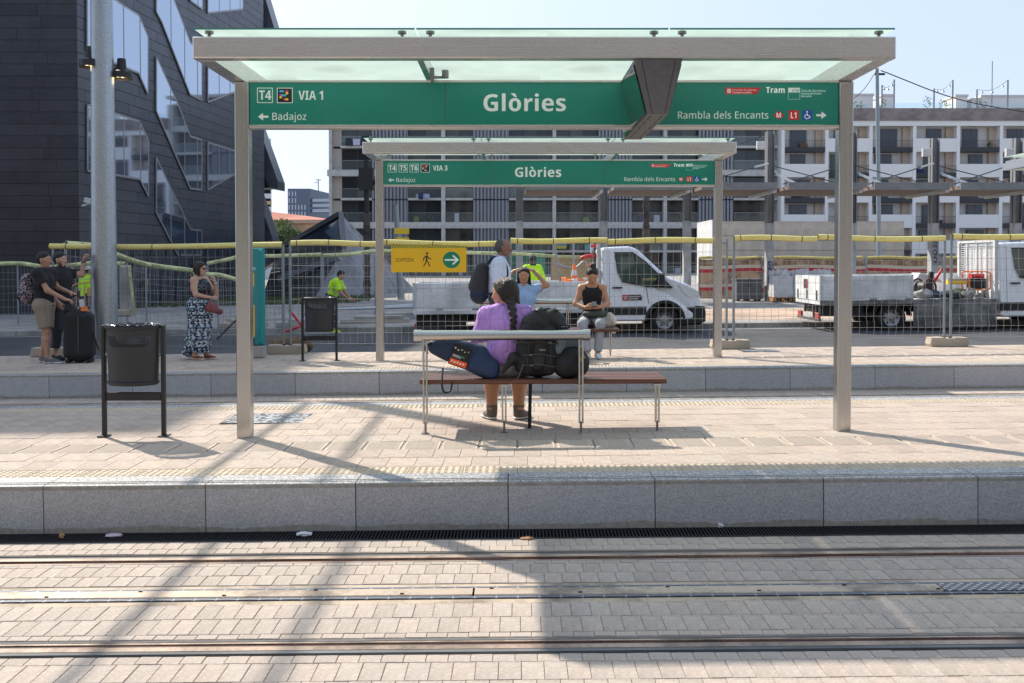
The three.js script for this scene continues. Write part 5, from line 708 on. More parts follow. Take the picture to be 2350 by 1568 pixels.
  // big sacks on pallets behind, container, slabs
  for (let i = 0; i < 3; i++) { const t = thing('pallet', ['wooden pallet under the front white bulk bag', 'wooden pallet under the middle bulk bag', 'wooden pallet under the rear bulk bag'][i], 'pallet', [X(1790, 35.4) + i * 0.72, 0.44, -35.7 + i * 0.05], 0, 'pallets under the bulk bags'); for (let k = 0; k < 4; k++) mesh('slat', box(0.66, 0.03, 0.14, 0.1, 0.14, -0.3 + k * 0.2), std(lin(0.45, 0.22, 0.1), 0.9), t); for (let k = 0; k < 3; k++) mesh('bearer', box(0.09, 0.12, 0.74, -0.18 + k * 0.28, 0.06, 0), std(lin(0.4, 0.2, 0.09), 0.9), t); const s = thing('bulk_bag', ['white woven bulk bag with loose top, front of the row', 'white woven bulk bag in the middle of the row', 'white woven bulk bag nearest the van tailgate'][i], 'bag', [X(1790, 35.4) + 0.1 + i * 0.72, 0.595, -35.65 + i * 0.05], 0, 'bulk bags on pallets'); const g = new THREE.BoxGeometry(0.66, 0.75, 0.66, 6, 6, 6).translate(0, 0.375, 0), q = g.attributes.position, N = lattice(70 + i, 12); for (let k = 0; k < q.count; k++) { const m = 1 + 0.16 * (N(q.getX(k) * 7 + 5, q.getY(k) * 6 + q.getZ(k) * 5 + 9) - 0.4); q.setX(k, q.getX(k) * m); q.setZ(k, q.getZ(k) * m); } g.computeVertexNormals(); mesh('bag_body', g, MAT.white, s); for (let k = 0; k < 4; k++) mesh('bag_tuft', tuft(80 + i * 5 + k).translate(-0.2 + k * 0.14, 0.79 + 0.05 * (k % 2), 0.15 * (k % 3 - 1)), MAT.white, s); }
  { const t = thing('storage_box', 'grey ribbed storage box standing before the red and white tape', 'box', [X(1714, 37), 0.36, -37]); mesh('box_body', span(-0.46, 0.46, 0.1, 0.8, -0.4, 0.4), std(lin(0.11, 0.115, 0.125), 0.6), t); for (let k = 0; k < 7; k++) mesh('box_rib', span(-0.47, 0.47, 0.14 + k * 0.095, 0.19 + k * 0.095, 0.4, 0.425), std(lin(0.13, 0.135, 0.145), 0.6), t); mesh('box_lid', chamfer(0.98, 0.06, 0.86, 0.02, 0, 0.83, 0), std(lin(0.13, 0.13, 0.14), 0.6), t); mesh('box_latch', box(0.06, 0.3, 0.03, 0, 0.72, 0.43), MAT.black, t); for (const x of [-0.38, 0, 0.38]) mesh('box_foot', box(0.1, 0.1, 0.7, x, 0.05, 0), MAT.wood, t); }
  { const t = thing('concrete_slab', 'grey concrete slab leaning beside the bulk bags', 'slab', [X(1833, 35.2), 0.35, -35.2]); mesh('slab', extr([[0, 0], [0, 0.55], [0.12, 0.55], [0.34, 0]], 0.4, 0.01, -0.2), MAT.concrete, t); }
}
// ---------------------------------------------------------------- fences further back
function wiresQuad(a, b, ha, hb, step, hs, r) { // vertical mesh between two base points with differing heights
  const g = [], L = a.distanceTo(b), n = Math.round(L / step), m = Math.round(Math.max(ha, hb) / hs); for (let i = 0; i <= n; i++) { const t = i / n, p = a.clone().lerp(b, t), h = lerp(ha, hb, t); g.push(rod(p, p.clone().add(V(0, h, 0)), r, r, 3, true)); } for (let j = 0; j <= m; j++) g.push(rod(a.clone().add(V(0, ha * j / m, 0)), b.clone().add(V(0, hb * j / m, 0)), r, r, 3, true)); return g;
}
function fenceRun(pts, label, group, o = {}) { // pts: [u, v of the top, distance]
  const P = pts.map(([u, v, d]) => at(u, v, d)), t = thing('mesh_fence', label, 'fence', [0, 0, 0], 0, group), wires = [];
  P.forEach((p, i) => { const gl = gy(p.x) + (-p.z > 24.9 ? 0.29 : 0.16); if (!o.posts || o.posts.includes(i)) mesh('fence_post', rod(V(p.x, gl, p.z), V(p.x + (o.lean ?? 0), p.y, p.z), o.pr ?? 0.022), MAT.galvaRail, t); if (i) { const q = P[i - 1], gq = gy(q.x) + (-q.z > 24.9 ? 0.29 : 0.16); wires.push(...wiresQuad(V(q.x, gq + 0.12, q.z), V(p.x, gl + 0.12, p.z), q.y - gq - 0.16, p.y - gl - 0.16, o.step ?? 0.13, 0.2, o.r ?? 0.0035)); } });
  if (o.wires !== false) stuff(mesh('wire_mesh', wires, MAT.wire, t));
  const fm = o.foam ?? MAT.foamPale; for (const seg of o.segs ?? [[0, P.length - 1]]) foamTube(P.slice(seg[0], seg[1] + 1).map((p, i) => [p.x, p.y + 0.03 * Math.sin(i * 2.3 + p.x), p.z]), o.fr ?? 0.055, fm, t);
  return t;
}
{
  const G = 'sagging mesh fences on the work site';
  fenceRun([[-60, 606, 27], [40, 607, 27], [110, 610, 26.5], [215, 606, 26], [290, 604, 25.5]], 'mesh fence with pale foam tube behind the man with the floral backpack', G);
  fenceRun([[150, 556, 18.2], [215, 567, 19], [262, 584, 20], [335, 604, 21.5], [440, 624, 23]], 'mesh fence with foam tube sloping down behind the galvanised pole', G, { posts: [0, 3] });
  fenceRun([[440, 628, 23.2], [500, 634, 24.2], [560, 645, 25.4]], 'mesh fence with low foam tube behind the woman in the long dress', G, { posts: [1] });
  fenceRun([[476, 603, 28], [528, 596, 28], [545, 590, 28], [640, 588, 28.5], [738, 583, 28.5]], 'mesh fence with bent foam tube behind the teal totem', G, { posts: [0, 2, 4] });
  fenceRun([[742, 588, 29], [800, 582, 29], [860, 577, 29.5]], 'mesh fence with pale foam tube behind the bending worker', G, { posts: [0, 2] });
  fenceRun([[868, 577, 30], [960, 577, 31], [1150, 580, 33]], 'mesh fence with pale foam tube behind the exit banner', G, { posts: [0, 2] });
  fenceRun([[1155, 582, 33.5], [1190, 584, 34], [1265, 587, 35], [1350, 590, 36.5], [1400, 588, 38]], 'mesh fence with pale foam tube behind the worker in the dark cap', G, { posts: [0, 2, 4] });
  // brown netting with yellow tubes and striped tape further off
  const net = phys(lin(0.30, 0.22, 0.165), 0.95, 0, { transmission: 0.3, thickness: 0, side: THREE.DoubleSide, map: T.dirt }), tape = texture(64, 64, 0, (u, v) => (v < 0.5 ? [0.78, 0.22, 0.26] : [0.86, 0.82, 0.76]));
  const seg = [[1605, 1745], [1748, 1985], [1990, 2160], [2165, 2420]]; seg.forEach(([u0, u1], i) => {
    const d = 40, t = thing('netting_fence', ['netting fence section with striped tape beside the van bonnet', 'netting fence section with striped tape behind the storage box and bulk bags', 'netting fence section with striped tape behind the flap van bed', 'netting fence section with striped tape behind the white grille'][i], 'fence', [0, 0, 0], 0, 'netting fence sections with striped tape'), a = at(u0, 592, d), b = at(u1, 592, d);
    for (const p of [a, b]) mesh('fence_post', rod(V(p.x, 0.3, p.z), V(p.x, p.y, p.z), 0.035), MAT.galvaRail, t);
    const sheet = (v0, v1, z, m, uvk) => { const p0 = at(u0, v0, d), p1 = at(u1, v1, d), g = new THREE.PlaneGeometry(p1.x - p0.x, p0.y - p1.y, 24, 4), q = g.attributes.position; for (let k = 0; k < q.count; k++) { q.setZ(k, 0.04 * Math.sin(q.getX(k) * 2.1 + i) + 0.02 * Math.sin(q.getX(k) * 5 + q.getY(k) * 3)); q.setY(k, q.getY(k) + 0.03 * Math.sin(q.getX(k) * 1.7 + i * 2)); } g.computeVertexNormals(); return mesh(uvk ? 'striped_tape' : 'netting', g.translate((p0.x + p1.x) / 2, (p0.y + p1.y) / 2, -d + z), m, t, uvk); };
    sheet(594, 690, 0, net); const tm = std(lin(1, 1, 1), 0.6, 0, { map: tape, side: THREE.DoubleSide }); sheet(609, 624, 0.09, tm, true); sheet(651, 665, 0.09, tm, true);
    foamTube([[a.x, a.y, a.z], [lerp(a.x, b.x, 0.3), a.y + 0.02, a.z], [lerp(a.x, b.x, 0.65), a.y - 0.02, a.z], [b.x - 0.1, b.y + 0.02, b.z]], 0.06, MAT.foam, t);
  });
  { const t = thing('site_banner', 'faded orange and green site banner hung behind the worker in the dark cap', 'banner', at(1320, 615, 37)); mesh('banner_sheet', new THREE.PlaneGeometry(2.0, 1.35, 10, 4).translate(0.1, -0.2, 0), std(lin(0.62, 0.42, 0.2), 0.7, 0, { side: THREE.DoubleSide, map: T.coarse }), t); mesh('banner_sheet', new THREE.PlaneGeometry(1.7, 1.2).translate(-1.95, 0, -0.2), std(lin(0.06, 0.3, 0.2), 0.7, 0, { side: THREE.DoubleSide, map: T.coarse }), t); }
  // things lying about on the building site
  { const t = thing('barrier', 'orange metal crowd barrier in front of the workers by the pole', 'barrier', at(204, 706, 24)); const w = 0.82, om = std(lin(0.62, 0.32, 0.1), 0.6); mesh('barrier_frame', pipe([V(-w / 2, 0, 0), V(-w / 2, 0.5, 0), V(w / 2, 0.54, 0), V(w / 2, 0.02, 0)], 0.018, 8, 80, true), om, t); for (let i = 1; i < 8; i++) mesh('barrier_rod', rod(V(-w / 2 + i * w / 8, 0.02, 0), V(-w / 2 + i * w / 8, 0.5, 0), 0.009, 0.009, 6), om, t); mesh('barrier_plate', box(0.26, 0.2, 0.01, 0.1, 0.38, 0.02), std(lin(0.55, 0.32, 0.07), 0.6), t); for (const k of [-1, 1]) mesh('barrier_foot', rod(V(k * w * 0.4, 0, -0.2), V(k * w * 0.4, -0.25, 0.25), 0.015), om, t); }
  { const t = thing('rubble_column', 'upright weathered concrete block with a foam strip behind the pole', 'block', at(292, 718, 22)); mesh('block_body', chamfer(0.2, 1.0, 0.22, 0.03, -0.03, 0.55, 0), MAT.concrete, t); mesh('block_base', chamfer(0.3, 0.16, 0.3, 0.03, -0.02, 0.0, 0), MAT.concreteTan, t); mesh('foam_strip', pipe([V(0.1, 1.05, 0.12), V(0.14, 0.6, 0.12), V(0.2, 0.05, 0.12)], 0.035, 8, 20), MAT.foamPale, t); }
  { const t = thing('red_steel_frame', 'bent red steel frame lying beside the mesh fence posts', 'frame', at(662, 748, 22.3)); mesh('frame_tube', rod(V(0.02, 0.36, 0), V(0.3, 0.0, 0), 0.03), MAT.red, t); mesh('frame_tube', rod(V(0.3, 0.0, 0), V(-0.05, -0.12, 0.05), 0.03), MAT.red, t); }
  { const t = thing('straw_heap', 'heap of dry straw beside the concrete foot under the fence', 'straw', at(668, 796, 18)); const r = rng(83), g = []; for (let i = 0; i < 320; i++) { const a = r() * 6.283, q = Math.sqrt(r()) * 0.42, c = V(Math.cos(a) * q, r() * 0.24 * (1 - q), Math.sin(a) * q * 0.5), e = V(r() - 0.5, (r() - 0.3) * 0.6, r() - 0.5).normalize().multiplyScalar(0.09); g.push(rod(c, c.clone().add(e), 0.004, 0.003, 3, true)); } mesh('straw_mound', new THREE.SphereGeometry(0.4, 18, 10).scale(1, 0.4, 0.5), std(lin(0.22, 0.14, 0.07), 0.95, 0, { map: T.dirt }), t); stuff(mesh('straw_stalks', g, std(lin(0.36, 0.24, 0.12), 0.9), t)); }
  const slabs = [[560, 742, 24.9, 1.1, 'tan'], [700, 742, 24.95, 1.4, 'grey'], [860, 736, 26, 1.8, 'pale'], [905, 728, 27.5, 1.2, 'dark'], [560, 730, 27, 0.9, 'worn']]; slabs.forEach(([u, v, d, w, k], i) => { const p = at(u, v, d), t = thing('stone_slab', ['flat tan slab lying behind the woman in the long dress', 'flat grey slab lying behind the bin by the fence', 'pale slab lying on the road edge behind the exit banner', 'dark slab stacked by the tail of the crested van', 'worn slab lying behind the teal totem'][i], 'slab', [p.x, gy(p.x) + 0.29, -d], 0.1 * i, 'slabs lying on the site'); mesh('slab', chamfer(w, 0.12, 0.5, 0.015, 0, 0.06, 0), [MAT.concreteTan, MAT.concrete, MAT.concrete, MAT.granite, MAT.concreteTan][i], t); mesh('slab', chamfer(w * 0.7, 0.08, 0.4, 0.015, 0.1, 0.16, 0.02), MAT.concrete, t); });
  { const t = thing('pipe_bundle', 'long pale pipes laid on the ground behind the bending worker', 'pipes', at(880, 715, 28)); for (let i = 0; i < 3; i++) mesh('pipe', rod(V(-1.6 + i * 0.3, 0.05, -0.2 * i), V(1.2 + i * 0.25, 0.12 + 0.05 * i, -0.2 * i - 0.3), 0.035), MAT.galva, t); }
  { const a = at(498, 778, 18.5), t = thing('steel_bar', 'dark steel bar leaning against the shelter side behind the woman', 'bar', a); mesh('bar', rod(V(0, 0, 0), V(0.45, 0.55, -0.5), 0.018), MAT.darkMetal, t); }
  { const t = structure('grass_strip'); const p = at(420, 700, 40), g = [], r = rng(91); for (let i = 0; i < 5000; i++) { const x = p.x - 2 + r() * 9, z = -37 - r() * 7 - (x - p.x) * 0.3, h = 0.08 + r() * 0.12; g.push(x, 0.3 + gy(x), z, x + 0.05, 0.3 + gy(x), z + 0.02, x + 0.02 + (r() - 0.5) * 0.08, 0.3 + gy(x) + h, z); } const q = new THREE.BufferGeometry(); q.setAttribute('position', new THREE.Float32BufferAttribute(g, 3)); q.computeVertexNormals(); stuff(mesh('grass_blades', q, std(lin(0.10, 0.13, 0.045), 0.9, 0, { side: THREE.DoubleSide }), t, true)); }
}

// ---------------------------------------------------------------- figures: smooth skeleton fields meshed with surface nets
function surfaceNets(f, lo, hi, cell) {
  const nx = Math.ceil((hi.x - lo.x) / cell) + 2, ny = Math.ceil((hi.y - lo.y) / cell) + 2, nz = Math.ceil((hi.z - lo.z) / cell) + 2, val = new Float32Array(nx * ny * nz), B = 4, id = (i, j, k) => (k * ny + j) * nx + i;
  for (let k0 = 0; k0 < nz; k0 += B) for (let j0 = 0; j0 < ny; j0 += B) for (let i0 = 0; i0 < nx; i0 += B) {
    const c = f(lo.x + (i0 + 1.5) * cell, lo.y + (j0 + 1.5) * cell, lo.z + (k0 + 1.5) * cell), skip = Math.abs(c) > cell * 4.6;
    for (let k = k0; k < Math.min(nz, k0 + B); k++) for (let j = j0; j < Math.min(ny, j0 + B); j++) for (let i = i0; i < Math.min(nx, i0 + B); i++) val[id(i, j, k)] = skip ? c : f(lo.x + i * cell, lo.y + j * cell, lo.z + k * cell);
  }
  const vid = new Int32Array(nx * ny * nz).fill(-1), pos = [], idx = [];
  for (let k = 0; k + 1 < nz; k++) for (let j = 0; j + 1 < ny; j++) for (let i = 0; i + 1 < nx; i++) {
    let n = 0, x = 0, y = 0, z = 0; const v = [];
    for (let c = 0; c < 8; c++) v.push(val[id(i + (c & 1), j + ((c >> 1) & 1), k + (c >> 2))]);
    let neg = 0; for (const q of v) if (q < 0) neg++; if (neg === 0 || neg === 8) continue;
    for (let a = 0; a < 8; a++) for (const bit of [1, 2, 4]) { if (a & bit) continue; const b = a | bit; if ((v[a] < 0) === (v[b] < 0)) continue; const t = v[a] / (v[a] - v[b]); x += (a & 1) + (bit === 1 ? t : 0); y += ((a >> 1) & 1) + (bit === 2 ? t : 0); z += (a >> 2) + (bit === 4 ? t : 0); n++; }
    vid[id(i, j, k)] = pos.length / 3; pos.push(lo.x + (i + x / n) * cell, lo.y + (j + y / n) * cell, lo.z + (k + z / n) * cell);
  }
  for (let k = 1; k + 1 < nz; k++) for (let j = 1; j + 1 < ny; j++) for (let i = 1; i + 1 < nx; i++) {
    const s = val[id(i, j, k)] < 0;
    for (const [di, dj, dk, u, w] of [[1, 0, 0, [0, 1, 0], [0, 0, 1]], [0, 1, 0, [0, 0, 1], [1, 0, 0]], [0, 0, 1, [1, 0, 0], [0, 1, 0]]]) {
      if (s === (val[id(i + di, j + dj, k + dk)] < 0)) continue;
      const a = vid[id(i, j, k)], b = vid[id(i - u[0], j - u[1], k - u[2])], c = vid[id(i - u[0] - w[0], j - u[1] - w[1], k - u[2] - w[2])], e = vid[id(i - w[0], j - w[1], k - w[2])]; if (a < 0 || b < 0 || c < 0 || e < 0) continue;
      if (s) idx.push(a, b, c, a, c, e); else idx.push(a, c, b, a, e, c);
    }
  }
  const g = new THREE.BufferGeometry(); g.setAttribute('position', new THREE.Float32BufferAttribute(pos, 3)); g.setIndex(idx); g.computeVertexNormals(); return g;
}
// a bone: tapered capsule from a to b; flat < 1 squeezes it front to back; cut ends it square at b (or a)
const bone = (a, b, ra, rb, o = {}) => ({ a: V(...a), b: V(...b), ra, rb, ...o });
function field(bones, k, wob) {
  const L = bones.map((q) => { const d = q.b.clone().sub(q.a), l2 = Math.max(1e-8, d.lengthSq()); return { ...q, d, l2, n: d.clone().normalize() }; });
  return (x, y, z) => {
    let acc = 1e3; for (const q of L) {
      const px = x - q.a.x, py = y - q.a.y, pz = (z - q.a.z) / (q.flat ?? 1); const t = Math.max(0, Math.min(1, (px * q.d.x + py * q.d.y + pz * q.d.z) / q.l2)), ex = px - t * q.d.x, ey = py - t * q.d.y, ez = pz - t * q.d.z; let s = Math.sqrt(ex * ex + ey * ey + ez * ez) - (q.ra + (q.rb - q.ra) * t); if (q.flat) s *= Math.min(1, q.flat + 0.15);
      if (q.cut) { const e = (x - q.b.x) * q.n.x + (y - q.b.y) * q.n.y + (z - q.b.z) * q.n.z; s = Math.max(s, e); } if (q.cutA) { const e = -((x - q.a.x) * q.n.x + (y - q.a.y) * q.n.y + (z - q.a.z) * q.n.z); s = Math.max(s, e); }
      const kk = q.k ?? k, h = Math.max(kk - Math.abs(acc - s), 0) / kk; acc = Math.min(acc, s) - h * h * kk * 0.25;
    }
    if (wob) acc += wob * (Math.sin(x * 41 + Math.sin(y * 23) * 2) * 0.5 + Math.sin(y * 37 + x * 19) * 0.35 + Math.sin(z * 47 + y * 13) * 0.35);
    return acc;
  };
}
function bounds(bones, pad = 0.05) { const lo = V(9, 9, 9), hi = V(-9, -9, -9); for (const q of bones) for (const [p, r] of [[q.a, q.ra], [q.b, q.rb]]) { lo.min(p.clone().subScalar(r + pad)); hi.max(p.clone().addScalar(r + pad)); } return [lo, hi]; }
function skin(bones, k, cell, wob, pad) { const [lo, hi] = bounds(bones, pad); return surfaceNets(field(bones, k, wob), lo, hi, cell); }
// a hand: wrist point, finger direction, palm normal, thumb side, curl
function handBones(w, dir, nrm, thumb, curl, s = 1) {
  const d = V(...dir).normalize(), n = V(...nrm); n.addScaledVector(d, -n.dot(d)).normalize(); const sd = V(...thumb); sd.addScaledVector(d, -sd.dot(d)).addScaledVector(n, -sd.dot(n)).normalize(); const W = V(...w), out = [], P = (a, b, c) => W.clone().addScaledVector(d, a * s).addScaledVector(sd, b * s).addScaledVector(n, c * s), arr = (p) => p.toArray();
  const off = [0.031, 0.011, -0.01, -0.029], len = [0.068, 0.077, 0.071, 0.054];
  for (let i = 0; i < 4; i++) { const base = P(0.088 - Math.abs(off[i] - 0.01) * 0.25, off[i], 0); out.push(bone(arr(P(0, off[i] * 0.5, 0)), arr(base), 0.017 * s, 0.0125 * s, { k: 0.02 })); let p = base.clone(), a = 0; for (let j = 0; j < 3; j++) { a += curl * (j ? 1 : 0.7); const q = p.clone().addScaledVector(d, Math.cos(a) * len[i] * s * [0.42, 0.32, 0.26][j]).addScaledVector(n, Math.sin(a) * len[i] * s * [0.42, 0.32, 0.26][j]); out.push(bone(arr(p), arr(q), (0.0095 - j * 0.0008) * s, (0.0088 - j * 0.0008) * s, { k: 0.004 })); p = q; } }
  const t0 = P(0.02, 0.022, 0.004), t1 = P(0.058, 0.05, 0.014 + curl * 0.012), t2 = P(0.086, 0.055, 0.022 + curl * 0.03); out.push(bone(arr(t0), arr(t1), 0.015 * s, 0.0115 * s, { k: 0.012 }), bone(arr(t1), arr(t2), 0.011 * s, 0.009 * s, { k: 0.004 })); return out;
}
// head in its own frame (face towards +z), placed at c and turned
function headBones() { return [bone([0, 0.03, -0.012], [0, 0.035, 0.0], 0.088, 0.086, { k: 0.03 }), bone([0, -0.015, 0.02], [0, -0.075, 0.045], 0.066, 0.042, { k: 0.05 }), bone([0.026, -0.07, 0.03], [-0.026, -0.07, 0.03], 0.036, 0.036, { k: 0.03 }), bone([0, 0.012, 0.088], [0, -0.028, 0.108], 0.008, 0.014, { k: 0.02 }), bone([0.045, -0.015, 0.06], [0.035, -0.03, 0.062], 0.022, 0.02, { k: 0.03 }), bone([-0.045, -0.015, 0.06], [-0.035, -0.03, 0.062], 0.022, 0.02, { k: 0.03 }), bone([0.02, -0.055, 0.087], [-0.02, -0.055, 0.087], 0.009, 0.009, { k: 0.012 }), bone([0.082, 0.015, -0.012], [0.084, -0.03, -0.005], 0.017, 0.012, { k: 0.008 }), bone([-0.082, 0.015, -0.012], [-0.084, -0.03, -0.005], 0.017, 0.012, { k: 0.008 }), bone([0.03, 0.032, 0.078], [-0.03, 0.032, 0.078], 0.012, 0.012, { k: 0.02 })]; }
const strands = (() => { const A = lattice(851, 64), B = lattice(852, 16); return texture(256, 256, 0.16, (u, v) => { const k = 0.5 + 0.3 * Math.sin(u * 6.283 * 17 + 9 * B(u * 16, v * 8) + 3 * A(u * 40, v * 9)) + 0.3 * (A(u * 64, v * 6) - 0.5); return [k, k, k]; }, true); })();
const SKIN = { light: std(lin(0.52, 0.30, 0.215), 0.55), tan: std(lin(0.42, 0.225, 0.145), 0.55), brown: std(lin(0.26, 0.125, 0.075), 0.55), warm: std(lin(0.47, 0.24, 0.145), 0.5) }, HAIR = { black: std(lin(0.010, 0.009, 0.009), 0.55, 0, { bumpMap: strands, bumpScale: 0.006 }), brown: std(lin(0.022, 0.013, 0.009), 0.5, 0, { bumpMap: strands, bumpScale: 0.007 }), grey: std(lin(0.085, 0.08, 0.077), 0.7, 0, { bumpMap: strands, bumpScale: 0.004 }) };
const wrinkle = (() => { const A = lattice(801, 64), B = lattice(802, 24); return texture(256, 256, 0.9, (u, v) => { const w = 0.5 + 0.5 * Math.sin(B(u * 24, v * 24) * 9 + A(u * 20, v * 20) * 6), k = 0.6 * w + 0.4 * B(u * 12 + 3, v * 12); return [k, k, k]; }, true); })();
const cloth = (r, g, b, o = {}) => phys(lin(r, g, b), 0.9, 0, { sheen: 0.3, sheenRoughness: 0.6, sheenColor: lin(1, 1, 1), bumpMap: wrinkle, bumpScale: 0.005, ...o });
function figure(label, pos, turn, o) { // o: bones, hands, head {c, yaw, pitch, roll, hair, ...}, clothes [[name, bones, k, mat, wob]], skin
  const t = thing('person', label, 'person', pos, turn, o.group), cell = o.cell ?? 0.014, parts = [skin(o.bones, 0.035, cell)];
  for (const h of o.hands ?? []) parts.push(skin(h, 0.006, cell < 0.013 ? 0.004 : 0.005, 0, 0.012));
  const M = new THREE.Matrix4().makeRotationFromEuler(new THREE.Euler(o.head.pitch ?? 0, o.head.yaw ?? 0, o.head.roll ?? 0, 'YXZ')).setPosition(...o.head.c), hs = o.head.s ?? 1, S = new THREE.Matrix4().makeScale(hs, hs, hs), MM = M.multiply(S);
  parts.push(skin(headBones(), 0.02, 0.006).applyMatrix4(MM));
  const body = mesh('body', parts, o.skin, t), hm = (name, g, m) => mesh(name, g.applyMatrix4(MM), m, body);
  for (const k of [-1, 1]) { hm('eye', new THREE.SphereGeometry(0.0105, 10, 8).scale(1.2, 0.7, 0.6).translate(k * 0.032, 0.012, 0.082), std(lin(0.05, 0.035, 0.03), 0.25)); hm('eyebrow', bar(V(k * 0.016, 0.031, 0.093), V(k * 0.048, 0.033, 0.082), 0.007, 0.008), o.head.browMat ?? HAIR.brown); }
  hm('lips', new THREE.SphereGeometry(0.02, 12, 8).scale(1, 0.36, 0.4).translate(0, -0.056, 0.092), std(lin(0.33, 0.1, 0.085), 0.5));
  if (o.head.hair) { const hb = o.head.hair.map((q) => bone(...q)), f0 = field(hb, 0.03, 0.0025), cutF = o.head.face ?? [0.045, 0.07]; const low = o.head.face && o.head.hair === shortHair; const f = (x, y, z) => { let s = Math.max(f0(x, y, z), -Math.max(-(z - cutF[0]), y - cutF[1] + 9 * x * x + 0.006 * Math.sin(x * 210))); if (low) s = Math.max(s, -Math.max(-(z + 0.02 - Math.max(0, y) * 0.5), y - 0.03)); return s; }; const [lo, hi] = bounds(hb, 0.03); hm('hair', surfaceNets(f, lo, hi, 0.007), o.head.hairMat); }
  for (const [name, g, m] of o.head.extra ?? []) hm(name, g, m);
  for (const [name, bones, k, m, wob] of o.clothes) mesh(name, skin(bones, k, cell, wob ?? 0.003), m, t);
  for (const [name, g, m, keep] of o.extra ?? []) mesh(name, g, m, t, keep);
  return t;
}
const shortHair = [[[0, 0.044, -0.03], [0, 0.05, -0.006], 0.096, 0.091], [[0, 0.0, -0.05], [0, -0.03, -0.045], 0.07, 0.05]];
const capHair = shortHair;
function shoe(a, toe, r = 0.045) { const [x, y, z] = a, [X, , Z] = toe; return [bone([x, 0.055, z], [x, 0.09, z], 0.047, 0.045), bone([x, 0.045, z], [lerp(x, X, 0.55), 0.04, lerp(z, Z, 0.55)], r, r * 0.95), bone([lerp(x, X, 0.5), 0.038, lerp(z, Z, 0.5)], [X, 0.032, Z], r * 0.95, r * 0.75)]; }
function sole(a, toe, m) { const d = V(toe[0] - a[0], 0, toe[2] - a[2]), L = d.length() + 0.1, g = new THREE.CapsuleGeometry(0.047, L - 0.07, 6, 14).rotateX(Math.PI / 2).scale(1, 0.34, 1); g.rotateY(Math.atan2(d.x, d.z)); return g.translate((a[0] + toe[0]) / 2, 0.017, (a[2] + toe[2]) / 2); }
// standing skeleton for a person 1.75 m tall, before scaling
function stand(J, w = 1) {
  const t = { neck: [0, 1.47, -0.01], chest: [0, 1.3, 0], waist: [0, 1.08, 0], pelvis: [0, 0.95, 0], sL: [0.185, 1.42, -0.005], sR: [-0.185, 1.42, -0.005], eL: [0.235, 1.14, -0.02], eR: [-0.235, 1.14, -0.02], wL: [0.25, 0.9, 0.05], wR: [-0.25, 0.9, 0.05], hL: [0.095, 0.92, 0], hR: [-0.095, 0.92, 0], kL: [0.1, 0.5, 0.02], kR: [-0.1, 0.5, 0.02], aL: [0.1, 0.09, -0.03], aR: [-0.1, 0.09, -0.03], tL: [0.12, 0.03, 0.15], tR: [-0.12, 0.03, 0.15], head: [0, 1.635, 0.015], ...J };
  t.w = w; return t;
}
const mix = (a, b, t) => a.map((v, i) => lerp(v, b[i], t)), grow = (bs, e) => bs.map((q) => ({ ...q, ra: q.ra + e, rb: q.rb + e }));
function bodyBones(t) { const w = t.w; return [
  bone(t.neck, mix(t.neck, t.head, 0.75), 0.058, 0.054), bone(t.chest, mix(t.chest, t.neck, 0.55), 0.135 * w, 0.1 * w, { flat: 0.78 }), bone([t.chest[0] + 0.07, t.chest[1], t.chest[2]], [t.chest[0] - 0.07, t.chest[1], t.chest[2]], 0.125 * w, 0.125 * w, { flat: 0.8 }), bone(t.chest, t.waist, 0.135 * w, 0.125 * w, { flat: 0.85 }), bone(t.waist, t.pelvis, 0.125 * w, 0.14 * w, { flat: 0.9 }), bone(t.hL, t.hR, 0.105 * w, 0.105 * w),
  bone(mix(t.neck, t.sL, 0.3), t.sL, 0.06, 0.06), bone(mix(t.neck, t.sR, 0.3), t.sR, 0.06, 0.06), bone(t.sL, t.eL, 0.052 * w, 0.041), bone(t.eL, t.wL, 0.042, 0.027), bone(t.sR, t.eR, 0.052 * w, 0.041), bone(t.eR, t.wR, 0.042, 0.027),
  bone(t.hL, t.kL, 0.088 * w, 0.056), bone(t.hR, t.kR, 0.088 * w, 0.056), bone(t.kL, mix(t.kL, t.aL, 0.3), 0.054, 0.056), bone(mix(t.kL, t.aL, 0.3), t.aL, 0.056, 0.034), bone(t.kR, mix(t.kR, t.aR, 0.3), 0.054, 0.056), bone(mix(t.kR, t.aR, 0.3), t.aR, 0.056, 0.034), bone(t.aL, t.tL, 0.034, 0.024), bone(t.aR, t.tR, 0.034, 0.024)]; }
